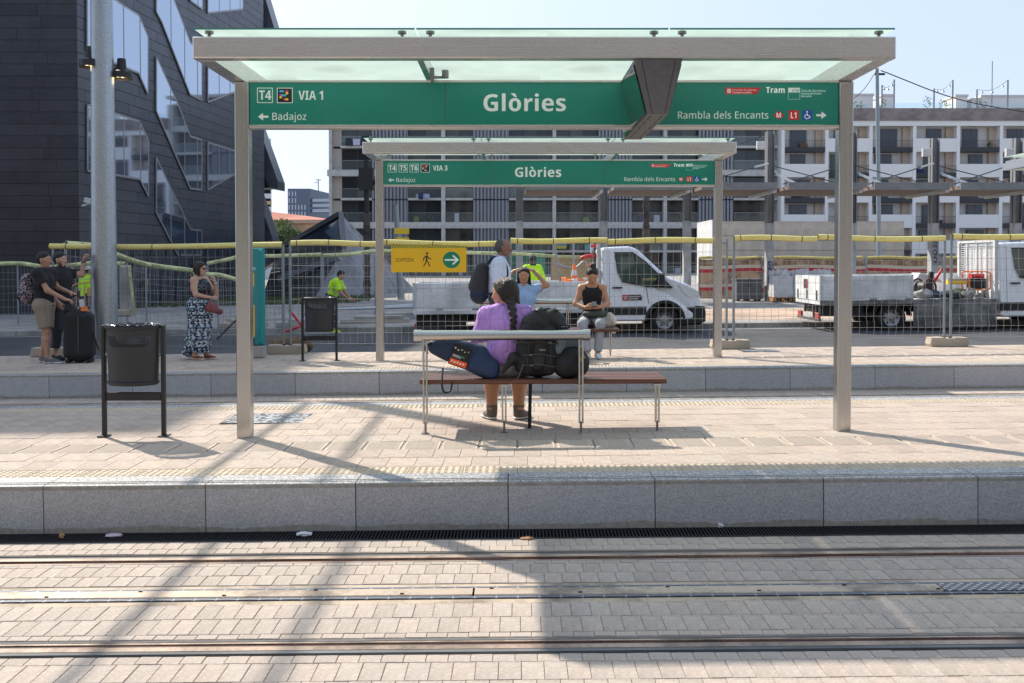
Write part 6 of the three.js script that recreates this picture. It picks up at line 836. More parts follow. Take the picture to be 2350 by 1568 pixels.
function shirtBones(t, sleeve, hem, ease = 0.022) { const w = t.w, low = mix(t.waist, t.pelvis, hem); return [bone(t.chest, mix(t.chest, t.neck, 0.62), 0.135 * w + ease, 0.092 * w + ease, { flat: 0.8 }), bone([t.chest[0] + 0.07, t.chest[1], t.chest[2]], [t.chest[0] - 0.07, t.chest[1], t.chest[2]], 0.125 * w + ease, 0.125 * w + ease, { flat: 0.82 }), bone(t.chest, t.waist, 0.135 * w + ease, 0.13 * w + ease, { flat: 0.88 }), bone(t.waist, low, 0.132 * w + ease, 0.142 * w + ease, { flat: 0.92, cut: true }), bone(mix(t.neck, t.sL, 0.45), t.sL, 0.058 + ease * 0.7, 0.06 + ease), bone(mix(t.neck, t.sR, 0.45), t.sR, 0.058 + ease * 0.7, 0.06 + ease), bone(t.sL, mix(t.sL, t.eL, Math.min(1, sleeve)), 0.055 * w + ease, 0.053 + ease, { cut: sleeve <= 1 }), bone(t.sR, mix(t.sR, t.eR, Math.min(1, sleeve)), 0.055 * w + ease, 0.053 + ease, { cut: sleeve <= 1 }), ...(sleeve > 1 ? [bone(t.eL, mix(t.eL, t.wL, sleeve - 1), 0.052 + ease * 0.7, 0.04 + ease * 0.6, { cut: true }), bone(t.eR, mix(t.eR, t.wR, sleeve - 1), 0.052 + ease * 0.7, 0.04 + ease * 0.6, { cut: true })] : [])]; }
function legBones(t, len, ease = 0.02, top = 0.5) { const w = t.w, f = (h, k, a) => (len <= 1 ? [bone(h, mix(h, k, len), 0.092 * w + ease, 0.075 + ease, { cut: true })] : [bone(h, k, 0.092 * w + ease, 0.062 + ease), bone(k, mix(k, a, len - 1), 0.062 + ease, 0.05 + ease, { cut: true })]); return [bone(mix(t.waist, t.pelvis, top), t.pelvis, 0.132 * w + ease * 0.6, 0.138 * w + ease, { flat: 0.92, cutA: true }), bone(t.hL, t.hR, 0.108 * w + ease, 0.108 * w + ease), ...f(t.hL, t.kL, t.aL), ...f(t.hR, t.kR, t.aR)]; }
const PY = (x) => gy(x) + PH;
const blackTee = cloth(0.014, 0.014, 0.016), whiteRubber = std(lin(0.7, 0.7, 0.7), 0.6), navy = std(lin(0.012, 0.02, 0.05), 0.7);
{ // young man, black tee, khaki shorts, patterned backpack, hand on the suitcase (faces right)
  const x = (100 - 1175) / F * 15.85, t = stand({ sL: [0.17, 1.42, 0.03], sR: [-0.17, 1.42, -0.02], eL: [0.2, 1.2, 0.12], eR: [-0.22, 1.16, 0.16], wR: [-0.2, 1.02, 0.43], wL: [0.12, 1.12, 0.36], aL: [0.08, 0.09, -0.08], kL: [0.09, 0.5, 0.0], tL: [0.1, 0.03, 0.1], aR: [-0.12, 0.09, 0.1], kR: [-0.1, 0.5, 0.07], tR: [-0.13, 0.03, 0.29] }, 0.98);
  figure('person in black tee and khaki shorts holding the suitcase handle', [x, PY(x), -15.85], Math.PI / 2, { skin: SKIN.tan, bones: bodyBones(t), cell: 0.013, hands: [handBones(t.wR, [0.15, -0.25, 1], [0, -1, -0.2], [1, 0, 0], 0.75), handBones(t.wL, [-0.1, -0.3, 1], [0, -1, 0], [-1, 0, 0], 0.6)], head: { c: t.head, yaw: -0.12, hair: shortHair, hairMat: HAIR.black, face: [0.05, 0.072], browMat: HAIR.black }, clothes: [['shirt', shirtBones(t, 0.62, 1.35, 0.028), 0.05, blackTee, 0.004], ['shorts', legBones(t, 0.86, 0.03), 0.03, cloth(0.28, 0.22, 0.165), 0.003], ['shoe', shoe(t.aL, t.tL), 0.03, std(lin(0.2, 0.18, 0.17), 0.8), 0.001], ['shoe', shoe(t.aR, t.tR), 0.03, std(lin(0.12, 0.13, 0.15), 0.8), 0.001]], extra: [['shoe_sole', sole(t.aL, t.tL), whiteRubber], ['shoe_sole', sole(t.aR, t.tR), whiteRubber]] });
  const px = texture(128, 128, 0.22, (() => { const A = lattice(811, 32), B = lattice(812, 32); return (u, v) => { const a = A(u * 26, v * 26), b = B(u * 20, v * 20); return a > 0.7 ? [0.85, 0.83, 0.85] : b > 0.74 ? [0.5, 0.12, 0.2] : a < 0.2 ? [0.2, 0.15, 0.2] : [0.07, 0.06, 0.08]; }; })());
  const b = thing('backpack', 'small backpack with a floral print worn over the black tee', 'backpack', [x - 0.255, PY(x) + 0.98, -15.85]); mesh('pack_body', skin([bone([0, 0.12, 0.05], [0.01, 0.34, 0.04], 0.12, 0.1, {}), bone([0, 0.12, -0.06], [0.01, 0.34, -0.05], 0.12, 0.1, {}), bone([0.0, 0.06, 0], [0, 0.12, 0], 0.11, 0.13)], 0.05, 0.014, 0.003), std(lin(1, 1, 1), 0.8, 0, { map: px }), b); mesh('pack_pocket', skin([bone([-0.07, 0.08, 0.05], [-0.07, 0.14, -0.05], 0.08, 0.08)], 0.03, 0.012), std(lin(0.025, 0.022, 0.026), 0.8), b); for (const z of [-0.13, 0.13]) mesh('strap', pipe([V(0.06, 0.38, z), V(0.2, 0.49, z), V(0.36, 0.4, z), V(0.38, 0.25, z)], 0.016, 6, 20), std(lin(0.05, 0.03, 0.035), 0.8), b);
}
{ // bearded man, dark tee and trousers, arm raised to the fence post
  const x = (137 - 1175) / F * 16.3, t = stand({ sL: [0.21, 1.42, 0.02], sR: [-0.21, 1.43, 0.0], eL: [0.33, 1.39, 0.16], wL: [0.34, 1.64, 0.2], eR: [-0.26, 1.16, -0.03], wR: [-0.2, 0.96, 0.12], kL: [0.12, 0.58, 0.3], aL: [0.12, 0.3, 0.12], tL: [0.14, 0.26, 0.28], kR: [-0.1, 0.5, 0.02] }, 1.16);
  t.aL = [0.12, 0.14, 0.2]; t.tL = [0.14, 0.09, 0.36];
  figure('bearded person in black sports shirt with one arm raised to the fence post', [x, PY(x), -16.3], Math.PI / 2 - 0.25, { skin: SKIN.light, bones: bodyBones(t), cell: 0.014, hands: [handBones(t.wL, [0, 0.75, 0.35], [0.2, -0.3, 1], [-1, 0, 0], 0.85), handBones(t.wR, [0, -0.9, 0.4], [1, 0, 0], [0, 0, 1], 0.5)], head: { c: t.head, yaw: 0.1, hair: shortHair, hairMat: HAIR.black, face: [0.03, 0.078], browMat: HAIR.black, extra: [['beard', skin([bone([0.042, -0.078, 0.028], [-0.042, -0.078, 0.028], 0.03, 0.03), bone([0, -0.094, 0.062], [0, -0.1, 0.05], 0.027, 0.027), bone([0.058, -0.035, 0.012], [0.048, -0.07, 0.03], 0.018, 0.024), bone([-0.058, -0.035, 0.012], [-0.048, -0.07, 0.03], 0.018, 0.024)], 0.03, 0.006), std(lin(0.085, 0.06, 0.048), 0.85)]] }, clothes: [['shirt', shirtBones(t, 0.55, 1.25, 0.03), 0.05, cloth(0.018, 0.018, 0.021), 0.004], ['trousers', legBones(t, 1.72, 0.022), 0.03, cloth(0.045, 0.047, 0.055), 0.004], ['shoe', shoe(t.aR, t.tR), 0.03, MAT.black, 0.001], ['shoe', shoe(t.aL, t.tL).map((q) => ({ ...q, a: q.a.clone().add(V(0, 0.06, 0)), b: q.b.clone().add(V(0, 0.06, 0)) })), 0.03, MAT.black, 0.001]], extra: [['sleeve_stripe', box(0.05, 0.012, 0.2, 0.2, 1.5, 0.0, 0, 0, -0.3), whiteRubber], ['watch', new THREE.TorusGeometry(0.031, 0.011, 8, 20).rotateX(Math.PI / 2 - 0.5).translate(0.339, 1.6, 0.194), MAT.black]] });
}
{ // tall black wheeled suitcase
  const x = (181 - 1175) / F * 15.8, t = thing('suitcase', 'tall soft black wheeled suitcase with extended handle and orange tag', 'suitcase', [x, PY(x), -15.8], 0.1); mesh('case_body', skin([bone([-0.13, 0.16, 0.06], [-0.13, 0.72, 0.06], 0.1, 0.09), bone([0.13, 0.16, 0.06], [0.12, 0.72, 0.06], 0.1, 0.09), bone([-0.13, 0.16, -0.06], [-0.13, 0.72, -0.06], 0.1, 0.09), bone([0.13, 0.16, -0.06], [0.12, 0.72, -0.06], 0.1, 0.09), bone([0, 0.16, 0.0], [0, 0.74, 0.0], 0.16, 0.12)], 0.05, 0.014, 0.002), std(lin(0.012, 0.012, 0.013), 0.75), t); mesh('handle', pipe([V(-0.12, 0.78, 0), V(-0.12, 1.02, 0), V(-0.1, 1.06, 0), V(0.0, 1.06, 0), V(0.02, 1.02, 0), V(0.02, 0.78, 0)], 0.011, 8, 40), MAT.black, t); for (const k of [-1, 1]) mesh('castor', rod(V(k * 0.16, 0.035, -0.1), V(k * 0.16, 0.035, 0.1), 0.035), MAT.rubber, t); mesh('zip', box(0.006, 0.6, 0.006, 0.03, 0.45, 0.165), MAT.steelDark, t); mesh('luggage_tag', box(0.1, 0.07, 0.02, 0.1, 0.86, 0.08), MAT.orange, t); mesh('paper_tag', box(0.07, 0.12, 0.004, 0.07, 0.95, 0.1, 0, 0, 0.1), MAT.white, t); mesh('strap', pipe([V(0.22, 0.5, 0.05), V(0.26, 0.35, 0.06), V(0.31, 0.2, 0.06)], 0.016, 6, 16), MAT.black, t);
}
{ // woman in a long patterned dress and sunglasses, arms folded, hand to the mouth
  const x = (458 - 1175) / F * 16.1, s = 0.905, t = stand({ sL: [0.17, 1.42, 0], sR: [-0.17, 1.42, 0], eR: [-0.22, 1.17, 0.08], wR: [0.02, 1.1, 0.27], eL: [0.2, 1.15, 0.2], wL: [0.08, 1.38, 0.27], aL: [0.08, 0.09, 0.06], kL: [0.09, 0.5, 0.03], tL: [0.09, 0.03, 0.24], aR: [-0.09, 0.09, -0.06], kR: [-0.09, 0.5, 0], tR: [-0.1, 0.03, 0.12] }, 1.12);
  const A = lattice(821, 32), Bz = lattice(822, 16), pat = texture(512, 512, 1.0, (u, v) => { const cx = (u * 5) % 1 - 0.5, row = Math.floor(v * 5), cy = (v * 5) % 1 - 0.5, q = Math.hypot(cx, cy), an = Math.atan2(cy, cx + (row % 2 ? 0.2 : 0)), star = Math.abs(Math.sin(an * 4)) * 0.42 + 0.04, n = A(u * 40, v * 40), m = Bz(u * 16, v * 16); if (q < star * 0.55 && (row % 2)) return q < 0.12 ? [0.06, 0.07, 0.1] : [0.93, 0.93, 0.92]; return n > 0.66 ? [0.8, 0.82, 0.85] : n > 0.4 ? [0.36 + 0.2 * m, 0.43 + 0.2 * m, 0.56] : m > 0.5 ? [0.2, 0.25, 0.38] : [0.13, 0.16, 0.24]; });
  const dress = std(lin(0.85, 0.85, 0.85), 0.85, 0, { map: pat }), top = std(lin(0.16, 0.2, 0.22), 0.85, 0, { map: pat });
  const f = figure('person in a long blue and white patterned dress and sunglasses with folded arms', [x, PY(x), -16.1], Math.PI / 2 - 0.35, { skin: SKIN.light, bones: bodyBones(t), cell: 0.014, hands: [handBones(t.wL, [-0.25, 0.9, -0.1], [-0.5, 0, -0.8], [-0.6, 0.2, 0.6], 0.9), handBones(t.wR, [1, -0.05, 0.1], [0, 0, -1], [0, 1, 0], 0.35)], head: { c: [0, 1.615, 0.02], yaw: 0.15, hair: [[[0, 0.045, -0.028], [0, 0.05, -0.004], 0.101, 0.092], [[0, -0.02, -0.05], [0, -0.11, -0.04], 0.085, 0.06], [[0.07, 0.0, -0.01], [0.075, -0.1, 0.005], 0.042, 0.03], [[-0.07, 0.0, -0.01], [-0.075, -0.1, 0.005], 0.042, 0.03]], hairMat: HAIR.brown, face: [0.04, 0.07], extra: [['sunglasses', joined([chamfer(0.056, 0.042, 0.02, 0.008, 0.034, 0.012, 0.094), chamfer(0.056, 0.042, 0.02, 0.008, -0.034, 0.012, 0.094), box(0.15, 0.008, 0.01, 0, 0.024, 0.09), box(0.006, 0.008, 0.11, 0.08, 0.022, 0.04), box(0.006, 0.008, 0.11, -0.08, 0.022, 0.04)]), MAT.blackGloss]] }, clothes: [['bodice', [bone(t.chest, mix(t.chest, t.neck, 0.12), 0.158, 0.14, { flat: 0.85 }), bone([0.07, 1.29, 0.05], [-0.07, 1.29, 0.05], 0.115, 0.115), bone(t.chest, t.waist, 0.165, 0.16, { flat: 0.9, cut: true })], 0.04, top, 0.003], ['skirt', [bone([0, 1.12, 0], [0, 0.92, 0], 0.175, 0.225, { flat: 0.95, cutA: true }), bone([0, 0.92, 0], [0.0, 0.5, 0.0], 0.225, 0.2, { flat: 0.98 }), bone([0, 0.5, 0], [0.0, 0.15, -0.03], 0.2, 0.205, { flat: 1.0, cut: true }), bone([0, 0.6, -0.06], [0.0, 0.07, -0.26], 0.14, 0.12, { cut: true })], 0.06, dress, 0.009], ['sandal', shoe(t.aL, t.tL, 0.036).slice(1), 0.03, std(lin(0.2, 0.04, 0.04), 0.6), 0.002], ['sandal', shoe(t.aR, t.tR, 0.036).slice(1), 0.03, std(lin(0.2, 0.04, 0.04), 0.6), 0.002]], extra: [['sandal_sole', sole(t.aL, t.tL), std(lin(0.6, 0.48, 0.34), 0.8)], ['sandal_sole', sole(t.aR, t.tR), std(lin(0.6, 0.48, 0.34), 0.8)], ['dress_strap', pipe([V(-0.1, 1.34, 0.1), V(-0.11, 1.475, 0.01), V(-0.1, 1.36, -0.1)], 0.014, 6, 16), top], ['dress_strap', pipe([V(0.1, 1.34, 0.1), V(0.11, 1.475, 0.01), V(0.1, 1.36, -0.1)], 0.014, 6, 16), top], ['watch', new THREE.TorusGeometry(0.029, 0.009, 8, 20).rotateX(Math.PI / 2).translate(0.085, 1.365, 0.268), MAT.steel]] }); f.scale.setScalar(s);
  const hb = thing('handbag', 'small red woven handbag carried by the person in the long dress', 'handbag', [x + 0.27, PY(x) + 0.78, -15.98]); mesh('bag_body', skin([bone([-0.09, 0.06, 0], [0.09, 0.0, 0], 0.06, 0.05), bone([-0.07, 0.13, 0], [0.0, 0.1, 0], 0.035, 0.05)], 0.05, 0.01), std(lin(0.3, 0.085, 0.09), 0.6, 0, { map: T.dirt }), hb); mesh('bag_strap', pipe([V(-0.06, 0.15, 0), V(-0.12, 0.3, 0), V(-0.14, 0.42, -0.02)], 0.008, 6, 14), std(lin(0.2, 0.06, 0.06), 0.6), hb);
}
{ // man in a white shirt with a backpack, standing by the far platform edge (faces right)
  const d = 14.75, x = (1146 - 1175) / F * d, t = stand({ head: [0, 1.64, 0.06], neck: [0, 1.47, 0.0], eL: [0.22, 1.13, -0.03], eR: [-0.24, 1.13, -0.02], wR: [-0.22, 0.9, 0.14], wL: [0.2, 0.9, 0.14] }, 1.1);
  const f = figure('grey haired person in pale blue shirt standing with a backpack', [x, PY(x), -d], Math.PI / 2, { skin: SKIN.brown, bones: bodyBones(t), cell: 0.014, hands: [handBones(t.wR, [0, -0.9, 0.3], [1, 0, 0], [0, 0, 1], 0.5), handBones(t.wL, [0, -0.9, 0.3], [-1, 0, 0], [0, 0, 1], 0.5)], head: { c: t.head, yaw: -0.08, hair: [[[0, 0.03, -0.03], [0, 0.03, -0.015], 0.098, 0.09], [[0, 0.0, -0.05], [0, -0.03, -0.045], 0.07, 0.05]], hairMat: HAIR.grey, face: [0.02, -0.2], browMat: HAIR.grey, extra: [['moustache', bar(V(-0.026, -0.042, 0.103), V(0.026, -0.042, 0.103), 0.012, 0.014), HAIR.grey]] }, clothes: [['shirt', shirtBones(t, 0.95, 1.6, 0.028), 0.05, cloth(0.62, 0.68, 0.82), 0.004], ['collar', [bone([0.05, 1.5, 0.05], [0.06, 1.515, -0.04], 0.03, 0.03), bone([-0.05, 1.5, 0.05], [-0.06, 1.515, -0.04], 0.03, 0.03), bone([-0.05, 1.515, -0.06], [0.05, 1.515, -0.06], 0.03, 0.03)], 0.02, cloth(0.66, 0.72, 0.85), 0.001], ['trousers', legBones(t, 1.95, 0.022), 0.03, cloth(0.05, 0.055, 0.075), 0.004], ['shoe', shoe(t.aL, t.tL), 0.03, MAT.black, 0.001], ['shoe', shoe(t.aR, t.tR), 0.03, MAT.black, 0.001]] }); f.scale.setScalar(1.055);
  const b = thing('backpack', 'black and navy backpack on the person in the pale blue shirt', 'backpack', [x - 0.3, PY(x) + 1.0, -d]); mesh('pack_body', skin([bone([0, 0.1, 0.07], [0.05, 0.42, 0.06], 0.13, 0.1), bone([0, 0.1, -0.07], [0.05, 0.42, -0.06], 0.13, 0.1)], 0.05, 0.014, 0.002), std(lin(0.025, 0.025, 0.028), 0.7), b); mesh('pack_base', skin([bone([0, 0.04, 0.08], [0.0, 0.04, -0.08], 0.135, 0.135, {})], 0.03, 0.014), navy, b); mesh('pack_panel', skin([bone([-0.07, 0.16, 0.05], [-0.02, 0.36, 0.05], 0.09, 0.075), bone([-0.07, 0.16, -0.05], [-0.02, 0.36, -0.05], 0.09, 0.075)], 0.03, 0.014), std(lin(0.05, 0.05, 0.052), 0.8), b); for (const z of [-0.15, 0.17]) mesh('strap', pipe([V(0.1, 0.46, z), V(0.22, 0.6, z), V(0.36, 0.55, z), V(0.42, 0.35, z), V(0.3, 0.1, z), V(0.1, 0.04, z)], 0.02, 6, 30), navy, b);
}
// seated skeleton: seat height .475, facing +z, back of the pelvis at z = 0
function seated(J, w = 1) { return stand({ pelvis: [0, 0.6, 0.1], waist: [0, 0.74, 0.08], chest: [0, 0.96, 0.08], neck: [0, 1.14, 0.09], head: [0, 1.305, 0.11], sL: [0.175, 1.09, 0.08], sR: [-0.175, 1.09, 0.08], eL: [0.25, 0.85, 0.16], eR: [-0.25, 0.85, 0.16], wL: [0.08, 0.8, 0.36], wR: [-0.08, 0.8, 0.36], hL: [0.09, 0.575, 0.12], hR: [-0.09, 0.575, 0.12], kL: [0.11, 0.53, 0.53], kR: [-0.11, 0.53, 0.53], aL: [0.1, 0.09, 0.5], aR: [-0.1, 0.09, 0.5], tL: [0.12, 0.03, 0.68], tR: [-0.12, 0.03, 0.68], ...J }, w); }
{ // woman in a pale blue polo, hands on her head
  const d = 15.92, x = (1201 - 1175) / F * d, t = seated({ neck: [0, 1.15, 0.1], head: [0, 1.31, 0.135], eL: [0.37, 1.16, 0.1], wL: [0.15, 1.395, 0.1], eR: [-0.36, 1.17, 0.1], wR: [-0.15, 1.39, 0.1] }, 0.95);
  figure('seated person in pale blue polo shirt with both hands on her head', [x, PY(x) - 0.01, -d], 0.05, { skin: SKIN.warm, bones: bodyBones(t), cell: 0.013, hands: [handBones(t.wL, [-1, 0.3, 0.1], [-0.4, -1, 0], [0, 0, 1], 0.3), handBones(t.wR, [1, 0.35, 0.1], [0.4, -1, 0], [0, 0, 1], 0.3)], head: { c: t.head, pitch: 0.12, yaw: -0.1, hair: [[[0, 0.045, -0.03], [0, 0.05, -0.006], 0.099, 0.092], [[0, -0.02, -0.05], [0, -0.2, -0.05], 0.085, 0.07], [[0.08, 0.0, -0.01], [0.085, -0.16, 0.0], 0.03, 0.03], [[-0.08, 0.0, -0.01], [-0.085, -0.16, 0.0], 0.03, 0.03]], hairMat: HAIR.black, face: [0.02, 0.082], browMat: HAIR.black }, clothes: [['polo_shirt', shirtBones(t, 0.55, 1.1, 0.02), 0.04, cloth(0.3, 0.46, 0.72), 0.004], ['collar', [bone([0.045, 1.17, 0.14], [0.07, 1.19, 0.06], 0.026, 0.026), bone([-0.045, 1.17, 0.14], [-0.07, 1.19, 0.06], 0.026, 0.026)], 0.02, cloth(0.4, 0.56, 0.8), 0.001], ['trousers', legBones(t, 1.9, 0.018), 0.03, cloth(0.06, 0.07, 0.1), 0.003], ['shoe', shoe(t.aL, t.tL), 0.03, MAT.black, 0.001], ['shoe', shoe(t.aR, t.tR), 0.03, MAT.black, 0.001]], extra: [['bracelet', new THREE.TorusGeometry(0.03, 0.006, 8, 20).rotateY(Math.PI / 2).rotateZ(-0.8).translate(0.19, 1.36, 0.1), MAT.steel]] });
}
{ // woman in a black tank top looking at her phone
  const d = 16.02, x = (1359 - 1175) / F * d, t = seated({ neck: [0, 1.15, 0.1], chest: [0, 0.97, 0.08], head: [0.0, 1.285, 0.165], eL: [0.25, 0.84, 0.13], eR: [-0.26, 0.84, 0.13], wL: [0.1, 0.79, 0.33], wR: [-0.1, 0.78, 0.31], kL: [0.13, 0.54, 0.5], kR: [-0.15, 0.54, 0.5], aL: [0.09, 0.09, 0.52], aR: [-0.07, 0.09, 0.62], tL: [0.12, 0.03, 0.7], tR: [-0.09, 0.03, 0.8], w: 1 }, 1.0);
  figure('seated person in black tank top and grey leggings looking at a phone', [x, PY(x), -d], -0.08, { skin: SKIN.warm, bones: bodyBones(t), cell: 0.013, hands: [handBones(t.wL, [-0.9, 0.1, 0.35], [0, 0.4, -1], [0, 1, 0.3], 0.6), handBones(t.wR, [0.9, 0.1, 0.4], [0, 0.4, -1], [0, 1, 0.3], 0.6)], head: { c: t.head, pitch: 0.5, yaw: 0.1, hair: [[[0, 0.045, -0.03], [0, 0.05, -0.006], 0.098, 0.092], [[0, 0.0, -0.05], [0, -0.03, -0.045], 0.07, 0.05], [[0.0, 0.13, -0.06], [0.01, 0.15, -0.06], 0.055, 0.05]], hairMat: HAIR.brown, face: [0.04, 0.078], browMat: HAIR.brown }, clothes: [['tank_top', [bone([0.05, 0.985, 0.09], [-0.05, 0.985, 0.09], 0.132, 0.132, { flat: 0.86 }), bone(t.chest, t.waist, 0.15, 0.142, { flat: 0.9 }), bone(t.waist, t.pelvis, 0.142, 0.15, { flat: 0.95, cut: true })], 0.04, cloth(0.01, 0.01, 0.011), 0.003], ['leggings', legBones(t, 1.95, 0.016, 0.7), 0.03, cloth(0.36, 0.37, 0.4), 0.002], ['shoe', shoe(t.aL, t.tL), 0.03, whiteRubber, 0.001], ['shoe', shoe(t.aR, t.tR), 0.03, whiteRubber, 0.001]], extra: [['tank_strap', pipe([V(0.085, 1.06, 0.17), V(0.1, 1.155, 0.1), V(0.09, 1.06, -0.02)], 0.017, 8, 16), cloth(0.01, 0.01, 0.011)], ['tank_strap', pipe([V(-0.085, 1.06, 0.17), V(-0.1, 1.155, 0.1), V(-0.09, 1.06, -0.02)], 0.017, 8, 16), cloth(0.01, 0.01, 0.011)]] });
  const ph = thing('phone', 'small black phone held by the person in the tank top', 'phone', [x + 0.0, PY(x) + 0.845, -d + 0.39]); mesh('phone_body', chamfer(0.075, 0.012, 0.15, 0.004, 0, 0, 0).rotateX(0.5), MAT.blackGloss, ph); mesh('phone_screen', box(0.068, 0.001, 0.14, 0, 0.0066, 0).rotateX(0.5), std(lin(0.1, 0.11, 0.12), 0.1), ph);
  const bg = thing('waist_bag', 'dark green waist bag on the lap of the person in leggings', 'bag', [x + 0.02, PY(x) + 0.655, -d + 0.33]); mesh('bag_body', skin([bone([-0.15, 0.03, 0], [0.15, 0.03, 0], 0.045, 0.05), bone([-0.08, 0.02, 0.03], [0.08, 0.02, 0.03], 0.055, 0.055)], 0.04, 0.01), std(lin(0.035, 0.045, 0.03), 0.6), bg); mesh('bag_zip', bar(V(-0.13, 0.065, 0.05), V(0.13, 0.065, 0.05), 0.008, 0.006), MAT.steelDark, bg); const tb = thing('tote_bag', 'cream cloth tote bag hanging behind the person in leggings', 'bag', [x + 0.28, PY(x) + 0.5, -d + 0.05]); mesh('bag_body', skin([bone([-0.1, 0.0, 0], [0.02, 0.06, 0], 0.08, 0.09), bone([-0.08, 0.1, 0], [0.0, 0.14, 0], 0.05, 0.06)], 0.05, 0.012, 0.004), cloth(0.6, 0.54, 0.46), tb); mesh('bag_strap', pipe([V(-0.1, 0.14, 0.02), V(-0.12, 0.45, 0.08), V(-0.15, 0.66, 0.09)], 0.013, 6, 20), cloth(0.6, 0.54, 0.46), tb);
}
{ // woman with a plait and purple blouse seen from behind on the near bench
  const d = 9.12, x = (1161 - 1175) / F * 9.1, t = seated({ pelvis: [0, 0.6, 0.08], waist: [0, 0.76, 0.05], chest: [0, 0.93, 0.06], neck: [0.0, 1.095, 0.09], head: [0.02, 1.235, 0.13], sL: [0.175, 1.03, 0.07], sR: [-0.175, 1.04, 0.07], eR: [-0.25, 0.84, 0.18], wR: [-0.16, 0.68, 0.38], eL: [0.235, 0.86, 0.1], wL: [0.33, 0.76, 0.26], aL: [0.14, 0.1, 0.5], aR: [-0.12, 0.1, 0.5], kL: [0.14, 0.51, 0.48], kR: [-0.13, 0.51, 0.48], tL: [0.2, 0.035, 0.62], tR: [-0.2, 0.035, 0.6] }, 1.12);
  t.w = 1.0; const folds = (() => { const A = lattice(841, 32), B = lattice(842, 12); return texture(256, 256, 0.5, (u, v) => { const k = 0.5 + 0.5 * Math.sin(u * 6.283 * 5 + 9 * B(u * 12, v * 6) + 3 * A(u * 8, v * 10)); return [k, k, k]; }, true); })(), purple = cloth(0.47, 0.26, 0.66, { sheen: 0.2, bumpMap: folds, bumpScale: 0.007 }), can = std(lin(0.2, 0.17, 0.16), 0.9, 0, { map: T.fine });
  const hi = (a, toe) => shoe(a, toe, 0.046).concat([bone([a[0], 0.09, a[2]], [a[0], 0.15, a[2]], 0.05, 0.06, { cut: true })]);
  const plait = []; const curve = new THREE.CatmullRomCurve3([V(-0.03, 1.2, 0.05), V(-0.055, 1.11, -0.035), V(-0.07, 1.02, -0.1), V(-0.065, 0.93, -0.105), V(-0.04, 0.84, -0.095)]); for (let i = 0; i < 13; i++) { const a = curve.getPoint(i / 13), c = curve.getPoint((i + 1.1) / 13.2), s = i % 2 ? 0.014 : -0.014, r = lerp(0.036, 0.016, i / 13); plait.push(bone([a.x + s, a.y, a.z], [c.x - s * 0.6, c.y, c.z], r, r * 0.9, { k: 0.006 })); }
  figure('person with a long dark plait in a purple blouse sitting on the near bench', [x, PY(x), -d], Math.PI, { skin: SKIN.warm, bones: [...bodyBones(t), bone(t.kL, mix(t.kL, t.aL, 0.42), 0.068, 0.07), bone(mix(t.kL, t.aL, 0.42), t.aL, 0.07, 0.045), bone(t.kR, mix(t.kR, t.aR, 0.42), 0.068, 0.07), bone(mix(t.kR, t.aR, 0.42), t.aR, 0.07, 0.045)], cell: 0.011, hands: [handBones(t.wL, [0.2, -0.2, 1], [0, -1, 0], [-1, 0, 0], 0.4), handBones(t.wR, [0.3, -0.3, 1], [0, -1, 0], [1, 0, 0], 0.4)], head: { c: t.head, yaw: 1.2, pitch: 0.08, s: 1.04, hair: [[[0, 0.042, -0.034], [0, 0.05, -0.008], 0.104, 0.094], [[0, -0.01, -0.055], [-0.03, -0.09, -0.075], 0.088, 0.06], [[0.06, 0.02, -0.01], [0.06, -0.03, -0.04], 0.05, 0.045], [[-0.06, 0.02, -0.01], [-0.06, -0.03, -0.04], 0.05, 0.045]], hairMat: HAIR.brown, face: [0.02, 0.075] }, clothes: [['blouse', [...shirtBones(t, 1.6, 0.9, 0.024).map((q) => ({ ...q })), bone([0, 0.66, 0.05], [0, 0.6, 0.05], 0.185, 0.175, { flat: 0.9, cut: true })], 0.045, purple, 0.003], ['shorts', legBones(t, 0.75, 0.022, 0.9), 0.04, cloth(0.5, 0.48, 0.47), 0.003], ['shoe', hi(t.aL, t.tL), 0.02, can, 0.002], ['shoe', hi(t.aR, t.tR), 0.02, can, 0.002], ['plait', plait, 0.012, HAIR.brown, 0.003]], extra: [['shoe_sole', sole(t.aL, t.tL), whiteRubber], ['shoe_sole', sole(t.aR, t.tR), whiteRubber], ['hair_tie', new THREE.TorusGeometry(0.014, 0.007, 8, 16).rotateX(Math.PI / 2).translate(-0.044, 0.855, -0.098), std(lin(0.5, 0.35, 0.2), 0.5)]] });
}
